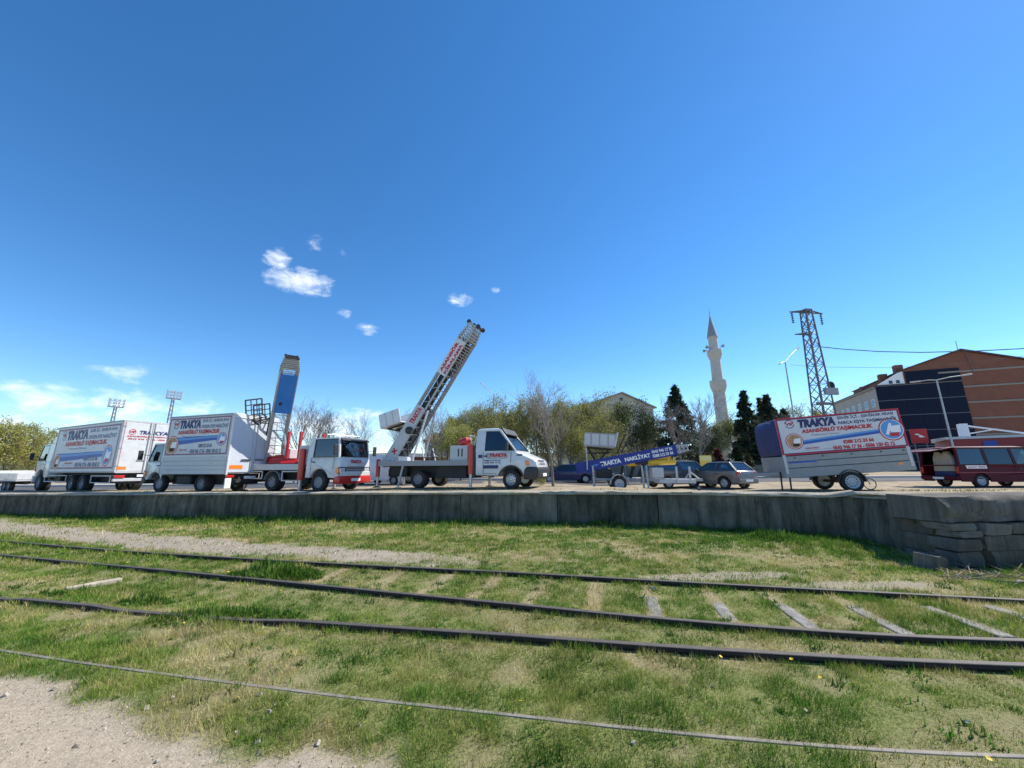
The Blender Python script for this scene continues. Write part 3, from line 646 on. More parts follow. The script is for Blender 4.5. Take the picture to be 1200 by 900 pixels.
def weed(px, py, r, h, n, label, seed):
    rng = np.random.default_rng(seed); c = onz(px, py, .0); a = rng.uniform(0, 2 * np.pi, n); q = r * np.sqrt(rng.random(n)); x = c.x + np.cos(a) * q * 1.5; y = c.y + np.sin(a) * q * .6
    hh = h * (1.1 - .8 * q / r) * rng.uniform(.35, 1.1, n); tint = np.array([[.075, .15, .022]]) * rng.uniform(.45, 1.8, (n, 1)); z = yard_z(x, y) + hh * rng.uniform(0, .75, n)
    tag(blades_object('weed_clump', x, y, z, hh * .6, .022 * rng.uniform(.7, 1.4, n), tint, seed, lean=1.1), label, 'weeds')
for a in ((322, 675, .5, .27, 2200, 'leafy green weed clump growing over the second sleepered rail', 1), (255, 722, .5, .13, 1300, 'low dark weeds half covering the single rusty rail', 2), (170, 702, .25, .12, 600, 'small weed tuft at the hidden end of the rusty rail', 4), (62, 692, .16, .1, 300, 'tiny weed tuft beside the pale plank', 6), (330, 724, .2, .1, 420, 'low weeds over the rusty rail where it leaves the grass', 14),
          (905, 640, .5, .22, 1500, 'bright lush grass tuft at the foot of the platform wall', 8), (250, 606, .8, .3, 900, 'weeds climbing the wall foot under the dropside box truck', 9), (715, 617, .5, .25, 700, 'weeds at the wall foot under the blue ladder trailer', 10)): weed(*a)
def build_flowers():
    pet = MB(); 
    for k in range(9):
        a = 2 * math.pi * k / 9; pet.add([(0, 0, .002), (.017 * math.cos(a - .3), .017 * math.sin(a - .3), .006), (.021 * math.cos(a), .021 * math.sin(a), .008), (.017 * math.cos(a + .3), .017 * math.sin(a + .3), .006)], [(0, 1, 2, 3)])
    fm = pet.mesh('flower_head'); st = MB().tube([(0, 0, -.06), (0, 0, 0)], .002, 4).mesh('stem'); ym = mat('dandelion_yellow', (.80, .55, .02), .6); gm = mat('stem_green', (.10, .16, .03), .6); n = 0
    for px, py in ((150, 655), (268, 668), (216, 727), (256, 728), (467, 745), (928, 777), (1160, 895), (845, 774), (690, 700), (610, 826), (480, 832), (962, 798), (330, 690)):
        p = onz(px, py, .06); g = float(yard_z(np.array([p.x]), np.array([p.y]))[0]); t = thing('dandelion', 'yellow dandelion flower open in the grass', 'flower', (p.x, p.y, g + .06), group='dandelions in the grass'); t.rotation_euler = (.4, .1, n); t.scale = (.7, .7, .7); n += 1
        obj('flower_head', fm, ym, t); obj('stem', st, gm, t)
build_flowers()
def build_rocks():
    rr = random.Random(12)
    for (px, py, s_, lab) in ((1093, 668, .36, 'broken grey stone block lying at the foot of the stone corner'), (993, 634, .34, 'flat grey slab lying in the corner where the walls meet')):
        p = onz(px, py + 5, -.12); g = float(yard_z(np.array([p.x]), np.array([p.y]))[0]); o = obj('stone_block', stone_mesh(s_ * 1.2, s_ * .8, s_ * .75, rr.randint(0, 999), .2), STONE); o.location = (p.x, p.y, g + s_ * .28); o.rotation_euler = (.1, .08, .5); tag(o, lab, 'stone')
    pale = mat('pale_pebble', (.36, .32, .26), .9, var=.25); b = MB()
    small = [stone_mesh(1, .8, .6, k, .25) for k in range(4)]
    for m_ in small: m_.materials.append(pale)
    spots = [(rr.uniform(0, 460), rr.uniform(800, 898)) for _ in range(14)] + [(rr.uniform(1120, 1200), rr.uniform(660, 690)) for _ in range(30)] + [(rr.uniform(0, 1200), rr.uniform(640, 880)) for _ in range(22)]
    for px, py in spots:
        p = onz(px, py); s_ = rr.uniform(.012, .035) * (1 + (py < 700)); g = float(yard_z(np.array([p.x]), np.array([p.y]))[0])
        if not (rail_mask(np.array([p.x]), np.array([p.y]), .12)[0]): continue
        o = obj('pebble', rr.choice(small), None); o.location = (p.x, p.y, g + s_ * .2); o.scale = (s_, s_, s_); o.rotation_euler = (rr.random(), rr.random(), rr.uniform(0, 6)); tag(o, 'small pale pebble lying loose on the yard ground', 'pebble', 'loose pebbles in the yard')
build_rocks()
def build_platform_tufts():
    """dry grass tufts along the edge and on the dirt of the platform"""
    rng = np.random.default_rng(77); n = 26000; x = rng.uniform(-24, 20, n); t = np.abs(rng.normal(0, 2.6, n)) + .12; y = front_y(x) + t
    k = (fbm(x * .9, y * 1.2, 141) > .55) & (fbm(x * 5, y * 5, 145) > .42); x, y = x[k], y[k]; m_ = len(x); z = ptop(x, y); h = .055 * rng.uniform(.4, 1.6, m_); w = .018 * rng.uniform(.6, 1.4, m_)
    f = rng.random((m_, 1)) ** .8; tint = (np.array([[.12, .15, .03]]) * (1 - f) + np.array([[.36, .29, .13]]) * f) * rng.uniform(.7, 1.2, (m_, 1))
    tag(blades_object('platform_grass', x, y, z, h, w, tint, 5, lean=1.0), 'sparse dry grass tufts on the dirt of the loading platform', 'grass', kind='stuff')
build_platform_tufts()
def build_twigs():
    rr = random.Random(3); m_ = mat('dead_twig', (.26, .19, .12), .9, var=.3); b = MB()
    for k in range(70):
        p = onz(rr.uniform(1112, 1215), rr.uniform(664, 690)); g = float(yard_z(np.array([p.x]), np.array([p.y]))[0]); a = rr.uniform(0, 6.28); l = rr.uniform(.12, .4); b.tube([(p.x, p.y, g + .01), (p.x + math.cos(a) * l, p.y + math.sin(a) * l, g + rr.uniform(.02, .12))], .006, 4)
    tag(b.build('brushwood', m_), 'scattered dry twigs and rubble heaped below the stone stub wall', 'debris', kind='stuff')
build_twigs()

def build_rosettes():
    """broad-leaved weeds, dead stems and clumps scattered through the yard"""
    rng = np.random.default_rng(19); n = 2200; cx = rng.uniform(-13, 9, n); cy = rng.uniform(2.3, 10.5, n); p, s_, d = bare(cx, cy); k = (p < .5) & (s_ < .4) & (np.abs(cx) < 1.4 * cy + .6) & (fbm(cx * .8, cy * .8, 171) > .42) & (cy < front_y(cx) - .2) & ~((cx > 7.3) & (cy > 6.7)); cx, cy = cx[k], cy[k]
    m_ = 34; R = rng.uniform(.025, .085, len(cx)); x = np.repeat(cx, m_) + np.repeat(R, m_) * rng.normal(0, .6, len(cx) * m_); y = np.repeat(cy, m_) + np.repeat(R, m_) * rng.normal(0, .6, len(cx) * m_); k = rail_mask(x, y, .05); x, y = x[k], y[k]; rr = np.repeat(R, m_)[k]; q = len(x)
    h = rr * rng.uniform(.3, .95, q); w = (.008 + .07 * rr) * rng.uniform(.6, 1.3, q); tint = np.array([[.050, .115, .014]]) * rng.uniform(.6, 1.9, (q, 1)) * np.repeat(rng.uniform(.7, 1.5, (len(cx), 1)), m_, 0)[k]
    tag(blades_object('yard_weeds', x, y, yard_z(x, y), h, w, tint, 23, lean=1.3), 'broad-leaved green weeds scattered through the yard grass', 'weeds', kind='stuff')
    n = 1500; x = rng.uniform(-13, 8, n); y = rng.uniform(2.4, 10, n); p, s_, d = bare(x, y); k = (p < .6) & (np.abs(x) < 1.4 * y + .6) & rail_mask(x, y, .06) & (y < front_y(x) - .2) & ~((x > 7.3) & (y > 6.7)); x, y = x[k], y[k]; q = len(x)
    tag(blades_object('dead_stems', x, y, yard_z(x, y), rng.uniform(.04, .13, q), rng.uniform(.004, .008, q), np.array([[.48, .38, .20]]) * rng.uniform(.6, 1.2, (q, 1)), 29, lean=1.4), 'dead straw coloured stems standing and lying in the grass', 'dead stems', kind='stuff')
build_rosettes()

def build_grit():
    """fine loose stones bedded in the dirt path and the gravel strip"""
    rng = np.random.default_rng(5); n = 16000; x = rng.uniform(-9, 3, n); y = np.where(rng.random(n) < .6, rng.uniform(1.9, 4.2, n), rng.uniform(5.8, 11, n)); p, s_, d = bare(x, y); k = (rng.random(n) < np.maximum(p, s_ * .8)) & rail_mask(x, y, .05) & (y < front_y(x) - .2); x, y = x[k], y[k]; q = len(x); z = yard_z(x, y)
    r = rng.uniform(.003, .011, q) * (1 + (y > 5) * .8) * np.where(rng.random(q) < .04, 2.2, 1); a = rng.uniform(0, 6.28, q); v = []
    for t in range(4): v.append(np.stack([x + r * np.cos(a + t * 1.57) * rng.uniform(.6, 1.2, q), y + r * np.sin(a + t * 1.57) * rng.uniform(.6, 1.2, q), z + .001 + 0 * x], -1))
    v.append(np.stack([x, y, z + r * rng.uniform(.5, .9, q)], -1)); V = np.stack(v, 1).reshape(-1, 3); b = np.arange(q)[:, None] * 5; f = np.concatenate([np.concatenate([b + t, b + (t + 1) % 4, b + 4], 1) for t in range(4)], 0)
    me = bpy.data.meshes.new('grit'); me.from_pydata(V.tolist(), [], f.tolist()); c = np.repeat(np.array([[.34, .285, .215]]) * rng.uniform(.35, 1.5, (q, 1)), 5, 0); set_col(me, 'tint', np.concatenate([c, np.ones((len(c), 1))], 1))
    M = bpy.data.materials.new('grit_stone'); M.use_nodes = True; N = M.node_tree.nodes; at_ = N.new('ShaderNodeAttribute'); at_.attribute_name = 'tint'; M.node_tree.links.new(at_.outputs['Color'], N['Principled BSDF'].inputs['Base Color']); N['Principled BSDF'].inputs['Roughness'].default_value = .95
    tag(obj('grit', me, M), 'fine loose grit lying on the dirt path and gravel strip', 'grit', kind='stuff')
build_grit()
# ------------------------------------------------------------------ printed posters
def logo_vip(pl, u, v, r, ring=NAVY):
    pl.disc(u, v, r, ring, 'logo_ring', .005, 24, r * .84, math.radians(20), math.radians(175)); pl.disc(u, v, r, ring, 'logo_ring', .005, 24, r * .84, math.radians(200), math.radians(350))
    w = r * 1.7 / pl.W; h = r * .75 / pl.H; pl.txt('VIP', u - w / 2, v - h / 2, u + w / 2, v + h / 2, REDT, .04)
def poster(parent, o, R, U, W, H, style):
    """white advertising panel with the mover's print"""
    o, R, U = Vector(o), Vector(R), Vector(U); n = R.cross(U)
    pan = MB().hexa([o, o + R * W, o + R * W + U * H, o + U * H], [p + n * .012 for p in (o, o + R * W, o + R * W + U * H, o + U * H)]).build('poster', mat('poster_white', (.60, .62, .66), .45, var=.08, vscale=2, dirt=.22, dirtcol=(.34, .33, .32), bump=.35, bscale=2.5), parent)
    pl = Plane(pan, o + n * .012, R, U, W, H)
    big = style == 'trailer'
    pl.frame(.035 * H, REDT if big else GREYT, inset=.0 if big else .02 * H)
    if not big: pl.frame(.012 * H, REDT, inset=.045 * H, off=.005)
    if big: pl.frame(.02 * H, NAVY, inset=.035 * H, off=.005)
    lu = .115 if big else .13
    logo_vip(pl, lu, .83 if big else .82, .115 * H)
    pl.txt('TRAKYA', .185, .70, .49 if big else .53, .93, NAVY, .075, .12)
    pl.txt('ŞEHİR İÇİ - ŞEHİRLER ARASI', .51 if big else .55, .83, .95, .94, GREYT if not big else NAVY, .02)
    pl.txt('PARÇA EŞYA TAŞIMACILIĞI' if big else 'EVDEN EVE NAKLİYAT', .51 if big else .55, .69, .96, .81, GREYT if not big else NAVY, .03)
    pl.txt('ASANSÖRLÜ TAŞIMACILIK', .20 if big else .17, .53, .77 if big else .84, .68, REDT, .05, .1)
    pl.txt('"Taşımanın" Uzmanı', .27 if big else .25, .46, .50 if big else .55, .515, GREYT, .0, .3)
    L = ((.125, .36, .215 * H), (.905, .47, .29 * H)) if big else (((.085, .19, .19 * H), (.88, .30, .23 * H)) if style == 'lorry' else ((.105, .28, .25 * H), (.885, .40, .17 * H)))
    a, b = L
    # ribbon from disc to disc
    def ribbon(v0, v1, t0, t1, m_, off):
        N_ = 24; up, dn = [], []
        for k in range(N_ + 1):
            s_ = k / N_; u = a[0] + (b[0] - a[0]) * s_; e = s_ * s_ * (3 - 2 * s_); v = v0 + (v1 - v0) * (e if not big else s_); t = t0 + (t1 - t0) * s_; up.append((u, v + t)); dn.append((u, v - t))
        q = MB(); q.add([pl.pt(*p, off) for p in up + dn], [(k, k + 1, N_ + 2 + k, N_ + 1 + k) for k in range(N_)]); q.build('print', m_, pan)
    if big: ribbon(.30, .47, .055, .055, BLUET, .003); ribbon(.335, .50, .02, .02, LBLUET, .0045)
    else: ribbon(a[1] + .10, b[1] + .04, .10, .055, BLUET, .003); ribbon(a[1] + .14, b[1] + .065, .03, .02, LBLUET, .0045)
    for (u, v, r), c in zip(L, ((TAN, WHITET, DARK), (LBLUET, WHITET, REDT))):
        pl.disc(u, v, r, REDT, 'photo_ring', .005); pl.disc(u, v, r * .9, WHITET, 'photo_ring', .006); pl.disc(u, v, r * .84, c[0], 'photo', .007)
        k = r / pl.W; q = r / pl.H
        pl.poly([(u - k * .2, v + q * .3), (u + k * .7, v + q * .35), (u + k * .65, v - q * .3), (u - k * .1, v - q * .25)], c[1], 'photo', .008); pl.poly([(u - k * .3, v - q * .3), (u + k * .5, v - q * .3), (u + k * .4, v - q * .62), (u - k * .2, v - q * .62)], c[2], 'photo', .009)
        pl.poly([(u - k * .55, v - q * .4), (u - k * .3, v - q * .45), (u + k * .1, v + q * .5), (u - k * .1, v + q * .6)], c[1] if c[0] is LBLUET else TAN, 'photo', .0095)
    pl.txt('KIRKLARELİ', .24 if not big else .20, .135, .37 if not big else .31, .185, REDT, .03)
    pl.poly([(.19, .10), (.41 if big else .42, .10), (.41 if big else .42, .108), (.19, .108)], GREYT)
    pl.txt('0288 212 33 66', .54 if not big else .51, .20, .75, .30, REDT if big else GREYT, .05)
    pl.txt('0543 946 17 36 - 0506 150 62 12', .42, .06, .80 if style == 'lorry' else .90, .165, REDT if big else GREYT, .05)
    return pan
def box_shell(parent, x0, x1, w, z0, z1, frame=GREYP):
    """closed van body with metal edge rails; half width w"""
    MB().bx(x0, x1, -w, w, z0, z1).build('box_body', WHITEB, parent, bevel=.015)
    b = MB(); t = .07
    for y in (-w - .004, w + .004):
        s_ = 1 if y > 0 else -1
        for z in (z0, z1 - t): b.bx(x0 - .006, x1 + .006, min(y, y + s_ * .012), max(y, y + s_ * .012), z, z + t)
    b.build('edge_rail', frame, parent)
def cabover(T, x0, x1, w, zf, zw, zr, ax, ar, paint, rake=.28, side='glass', quarter=.32, visor=True, ground_bumper=.42, bumper=None):
    low = [(x0, zf), ] + [p for p in arch(ax, ar, zf, zc=zf - .14) if x0 < p[0] < x1] + [(x1 - .05, zf - .02), (x1, zf + .12), (x1 - .01, zw - .15), (x1 - .05, zw), (x0, zw)]
    hw = lambda u, v: w - .10 * max(0, (u - (x1 - .35)) / .35) ** 2
    MB().prism(low, 0, 0, hw=hw).build('cab_body', paint, T, bevel=.03, smooth=40)
    MB().bx(x0 + .1, x1 - .25, -w + .12, w - .12, zf + .05, zw + .015).build('cab_floor', SEAT, T)
    xf = x1 - .09; xt = x1 - rake; wt = w - .10; wb = w - .045
    bot = [(x0 + .04, wb, zw), (x0 + quarter, wb, zw), (xf, wb - .06, zw), (xf, -wb + .06, zw), (x0 + quarter, -wb, zw), (x0 + .04, -wb, zw)]
    top = [(x0 + .08, wt, zr), (x0 + quarter + .02, wt, zr), (xt, wt - .05, zr), (xt, -wt + .05, zr), (x0 + quarter + .02, -wt, zr), (x0 + .08, -wt, zr)]
    greenhouse(T, bot, top, ['panel', side, 'glass', side, 'panel', 'glass'], paint, pw=.075)
    for sy in (-.45, .45):
        s_ = MB(); s_.bx(x0 + .28, x0 + .72, sy - .25, sy + .25, zw - .35, zw - .05); s_.bx(x0 + .22, x0 + .36, sy - .25, sy + .25, zw - .2, zw + .48); s_.build('seat', SEAT, T, bevel=.05)
    st = MB().lathe([(.19, -.012), (.205, 0), (.19, .012)], c=(x1 - .52, (.45 if True else -.45), zw + .12), axis=(-.5, 0, .85), n=20); st.build('steering_wheel', BLACKP, T)
    MB().bx(x1 - .42, x1 - .13, -w + .15, w - .15, zw - .15, zw + .05).build('dashboard', BLACKP, T, bevel=.03)
    # front details
    g = MB()
    for k in range(4): g.bx(x1 - .012, x1 + .012, -w * .52, w * .52, zw - .40 - k * .065, zw - .36 - k * .065)
    for s_ in (-1, 1): g.bx(x1 - .04, x1 + .008, s_ * w * .74 - .21, s_ * w * .74 + .19, zw - .66, zw - .38)
    g.build('grille', BLACKP, T, bevel=.006)
    for s_ in (-1, 1):
        MB().bx(x1 - .05, x1 + .02, s_ * w * .74 - .17, s_ * w * .74 + .13 if s_ < 0 else s_ * w * .74 + .13, zw - .62, zw - .42).build('headlight', CLEARL, T, bevel=.02)
        MB().bx(x1 - .14, x1 - .005, s_ * (w - .075) - .05, s_ * (w - .075) + .045, zw - .62, zw - .42).build('indicator', ORANGE, T, bevel=.015)
        # door outline, handle and step
        d = MB(); y = s_ * (w + .003); xa, xb = x0 + quarter - .02, x1 - .22
        for p, q in (((xa, y, zf + .1), (xa, y, zw)), ((xa, y, zw - .002), (xb, y, zw - .002)), ((xb, y, zw), (xb - .06, y, zf + .35))): d.bar(p, q, .012, .012)
        d.build('door_seam', BLACKP, T)
        MB().bx(xa + .05, xa + .2, min(y, y + s_ * .03), max(y, y + s_ * .03), zw - .2, zw - .15).build('door_handle', BLACKP, T, bevel=.008)
        mirror(T, (x1 - .2, s_ * (w - .05), zw + .28), (x1 - .02, s_ * (w + .2), zw + .34), (.07, .18, .42))
        wp = MB().bar((x1 - .07, s_ * .1, zw + .04), (x1 - .11, s_ * .1 + .5 * s_, zw + .22), .018); wp.build('wiper', BLACKP, T)
    MB().prism([(x1 - .22, ground_bumper), (x1 + .05, ground_bumper), (x1 + .07, ground_bumper + .1), (x1 + .05, zf + .1), (x1 - .22, zf + .02)], -w + .03, w - .03).build('bumper', bumper or paint, T, bevel=.03, smooth=40)
    MB().bx(x1 + .055, x1 + .075, -.26, .26, ground_bumper + .1, ground_bumper + .21).build('number_plate', WHITET, T)
    if visor: MB().prism([(xt - .05, zr - .02), (xt + .16, zr - .1), (xt + .17, zr - .08), (xt, zr + .05)], -w + .16, w - .16).build('sun_visor', BLACKP, T)
def chassis(T, x0, x1, z0=.55, z1=.8, w=.42):
    b = MB()
    for s_ in (-1, 1): b.bx(x0, x1, s_ * w - .05, s_ * w + .05, z0, z1)
    k = x0 + .4
    while k < x1: b.bx(k, k + .08, -w, w, z0 + .03, z1 - .03); k += .9
    b.build('chassis', DARK, T)
def side_guard(T, x0, x1, y, z0, z1, m_=LGREY, t=.05):
    b = MB(); b.bx(x0, x1, y - .02, y + .02, z0, z0 + t); b.bx(x0, x1, y - .02, y + .02, z1 - t, z1); b.bx(x0, x0 + t, y - .02, y + .02, z0 + t, z1 - t); b.bx(x1 - t, x1, y - .02, y + .02, z0 + t, z1 - t)
    b.bx(x0 + .1, x0 + .14, y * .35, y - .021 if y > 0 else y * .36, z1 - t, z1) if y > 0 else b.bx(x0 + .1, x0 + .14, y + .021, y * .35, z1 - t, z1)
    b.build('side_guard', m_, T, bevel=.008)
def mudguard(T, x, y0, y1, z, r, m_=LGREY, a0=10, a1=170, t=.02):
    n = 12; o, i = [], []
    for k in range(n + 1):
        a = rad(a0 + (a1 - a0) * k / n); o.append((x + r * math.cos(a), z + r * math.sin(a))); i.append((x + (r - t) * math.cos(a), z + (r - t) * math.sin(a)))
    b = MB()
    for k in range(n):
        q = [o[k], o[k + 1], i[k + 1], i[k]]; b.prism(q, y0, y1)
    b.build('mudguard', m_, T)

# ------------------------------------------------------------------ large lorry
def build_lorry():
    c = at(133, 553, 19.5); th = math.atan2(.43, -.9); lf = Vector((-math.sin(th), math.cos(th), 0)); w = 1.23; o = Vector((c.x, c.y, 0)) - lf * w
    T = thing('box_lorry', 'large three-axle white box lorry with its bright rear doors and advertising side', 'truck', (o.x, o.y, pz(o.x - 4, o.y + 2) - .03), th)
    L, z0, z1 = 8.3, 1.06, 3.74
    box_shell(T, 0, L, w, z0, z1)
    poster(T, (L - .12, w + .002, z0 + .16), (-1, 0, 0), (0, 0, 1), L - .24, z1 - z0 - .28, 'lorry')
    # rear doors with print, locking bars, marker boards
    Rr = (0, -1, 0)
    for k, (ya, yb) in enumerate(((w - .06, .015), (-.015, -w + .06))):
        d = MB().bx(-.045, -.002, min(ya, yb), max(ya, yb), z0 + .08, z1 - .09).build('rear_door', WHITE, T, bevel=.01)
        pl = Plane(d, (-.047, max(ya, yb), z0 + .08), Rr, (0, 0, 1), abs(ya - yb), z1 - z0 - .17)
        if k == 0:
            pl.disc(.30, .80, .15, REDT, 'logo_ring', .004, 20, .125); pl.txt('VIP', .2, .775, .40, .825, REDT, .04); pl.txt('TRA', .55, .76, .98, .84, NAVY, .05, .12); pl.txt('ASANSÖRLÜ', .12, .695, .98, .735, REDT, .03); pl.txt('0543 946 17', .18, .64, .98, .675, REDT, .03)
            pl.poly([(.0, .03), (.32, .03), (.32, .09), (.0, .09)], ORANGE, 'marker_board', .006); pl.poly([(.02, .0), (.035, .0), (.035, 1), (.02, 1)], REDT, 'reflective_strip', .004)
        else:
            pl.txt('KYA', .02, .76, .62, .84, NAVY, .05, .12); pl.txt('TAŞIMACILIK', .02, .695, .8, .735, REDT, .03); pl.txt('36 - 0506 150', .02, .64, .75, .675, REDT, .03); pl.poly([(.68, .03), (1.0, .03), (1.0, .09), (.68, .09)], ORANGE, 'marker_board', .006)
        for f in (.30, .72) if k == 0 else (.12, .6):
            y = max(ya, yb) - f * abs(ya - yb) if False else (.12 if k == 0 else -.12) + (0 if f in (.30, .12) else (.0))
        y = .10 if k == 0 else -.10
        MB().tube([(-.065, y, z0 + .02), (-.065, y, z1 - .05)], .018, 8).build('locking_bar', SILVER, d)
        MB().bx(-.09, -.05, y - (.0 if k else .02), y + (.32 if k == 0 else -.0) if k == 0 else y + .02, z0 + .62, z0 + .66).build('door_lever', GREYP, d)
        for zz in (z0 + .3, z0 + 1.2, z1 - .35): MB().bx(-.06, -.04, (ya if k == 0 else yb) - .06, (ya if k == 0 else yb) + .06, zz, zz + .07).build('hinge', GREYP, d)
    b = MB(); b.bx(-.05, .0, -w, -w + .058, z0, z1); b.bx(-.05, .0, w - .058, w, z0, z1); b.bx(-.05, .0, -w + .058, w - .058, z1 - .085, z1 + .02); b.bx(-.05, .0, -w + .058, w - .058, z0 - .02, z0 + .075); b.build('rear_frame', LGREY, T, bevel=.006)
    MB().bx(-.02, .12, -w + .02, w - .02, .62, .78).build('underrun_bar', LGREY, T, bevel=.02)
    for y in (-w + .25, w - .25): MB().bx(-.06, .02, y - .2, y + .2, .80, .93).build('tail_light', REDL, T, bevel=.015)
    MB().bx(-.06, -.03, -.3, .3, .84, .96).build('number_plate', WHITET, T)
    chassis(T, .1, 10.6, .62, .95, .45); MB().bx(.25, 8.4, -.62, .62, .50, 1.04).build('underside_shade', DARK, T)  # dark box added between the wheels, standing in for the shadow underneath
    for x in (3.55, 4.95):
        for s_ in (-1, 1): wheel(T, x, s_ * (w - .2), .47, .47, .42, s_, GREYP, .58, 10)
    for s_ in (-1, 1): wheel(T, 9.75, s_ * (w - .17), .47, .47, .3, s_, GREYP, .58, 10)
    for s_ in (-1, 1):
        side_guard(T, .35, 2.6, s_ * (w - .05), .52, .92); side_guard(T, 5.75, 8.9, s_ * (w - .05), .52, .92)
    MB().bx(6.2, 7.2, -.9, -.45, .5, .95).build('fuel_tank', SILVER, T, bevel=.08)
    MB().bx(7.4, 8.2, .35, .95, .48, .95).build('battery_box', DARK, T, bevel=.03)
    cabover(T, 8.55, 10.95, 1.2, .78, 1.75, 2.75, 9.75, .62, WHITE, rake=.32, quarter=.75, ground_bumper=.45, bumper=LGREY)
    MB().prism([(8.6, 2.78), (10.1, 2.78), (9.5, 3.25), (8.7, 3.5)], -.95, .95).build('wind_deflector', WHITE, T, bevel=.05, smooth=40)
build_lorry()

# ------------------------------------------------------------------ dropside box truck
def build_dropside():
    c = at(264, 555, 15.7); th = math.atan2(.31, -.95); lf = Vector((-math.sin(th), math.cos(th), 0)); w = 1.06; o = Vector((c.x, c.y, 0)) - lf * w
    T = thing('box_truck', 'small white box truck with grey dropside boards below its advertising panel', 'truck', (o.x, o.y, pz(o.x - 2, o.y + .6) - .01), th)
    L, z0, z1 = 3.95, .80, 3.30; zs = z0 + .72
    box_shell(T, 0, L, w, z0, z1)
    poster(T, (L - .05, w + .002, zs + .03), (-1, 0, 0), (0, 0, 1), L - .1, z1 - zs - .1, 'dropside')
    for s_ in (-1, 1):
        for k in range(4):
            y = s_ * (w + .012); MB().bx(.03, L - .03, y - .02, y + .02, z0 - .02 + k * .182, z0 + .155 + k * .182).build('dropside_board', LGREY, T, bevel=.01)
    R_ = (0, -1, 0); d = MB().bx(-.04, -.002, -w + .05, w - .05, z0 + .05, z1 - .2).build('rear_door', mat('pale_grey_door', (.55, .59, .66), .5, var=.05, dirt=.1), T, bevel=.01)
    pl = Plane(d, (-.042, w - .05, z0 + .05), R_, (0, 0, 1), 2 * w - .1, z1 - z0 - .25); pl.poly([(.02, .06), (.30, .06), (.30, .13), (.02, .13)], ORANGE, 'marker_board', .006); pl.poly([(.7, .06), (.98, .06), (.98, .13), (.7, .13)], ORANGE, 'marker_board', .006)
    for y in (.08, -.08): MB().tube([(-.06, y, z0), (-.06, y, z1 - .15)], .016, 8).build('locking_bar', SILVER, d)
    MB().bx(-.1, -.05, .1, .5, z0 + .55, z0 + .59).build('door_lever', BLACKP, d); MB().bx(-.1, -.05, -.5, -.1, z0 + .55, z0 + .59).build('door_lever', BLACKP, d)
    b = MB(); b.bx(-.06, .0, -w - .02, -w + .048, z0 - .05, z1); b.bx(-.06, .0, w - .048, w + .02, z0 - .05, z1); b.bx(-.06, .0, -w + .048, w - .048, z1 - .19, z1 + .01); b.build('rear_frame', WHITE, T, bevel=.006)
    MB().bx(-.02, .1, -w + .1, w - .1, .42, .55).build('underrun_bar', DARK, T, bevel=.015)
    for s_ in (-1, 1):
        f = MB().bx(-.03, .02, s_ * w - .26 if s_ > 0 else s_ * w + .02, s_ * w - .02 if s_ > 0 else s_ * w + .26, .22, .62).build('mud_flap', WHITET if s_ > 0 else DARK, T); MB().bx(-.05, .03, s_ * (w - .2) - .16, s_ * (w - .2) + .16, .64, .74).build('tail_light', REDL, T, bevel=.01)
    MB().bx(-.05, -.02, -.26, .26, .58, .69).build('number_plate', WHITET, T)
    chassis(T, .1, 4.9, .5, .76, .38); MB().bx(.15, 3.9, -.55, .55, .34, .78).build('underside_shade', DARK, T)  # added dark box in place of the shade below the body
    for x, ww in ((1.55, .38), (4.15, .22)):
        for s_ in (-1, 1): wheel(T, x, s_ * (w - .12 - ww / 2), .375, .375, ww, s_, GREYP, .56, 8)
    MB().bx(2.3, 3.2, .45, .85, .35, .72).build('fuel_tank', DARK, T, bevel=.05); MB().bx(2.5, 3.1, -.85, -.45, .35, .72).build('battery_box', DARK, T, bevel=.03)
    cabover(T, 3.62 + .42, 5.35, .95, .55, 1.32, 2.12, 4.15 + .35, .46, WHITE, rake=.34, quarter=.2, ground_bumper=.36, bumper=BLACKP)
build_dropside()

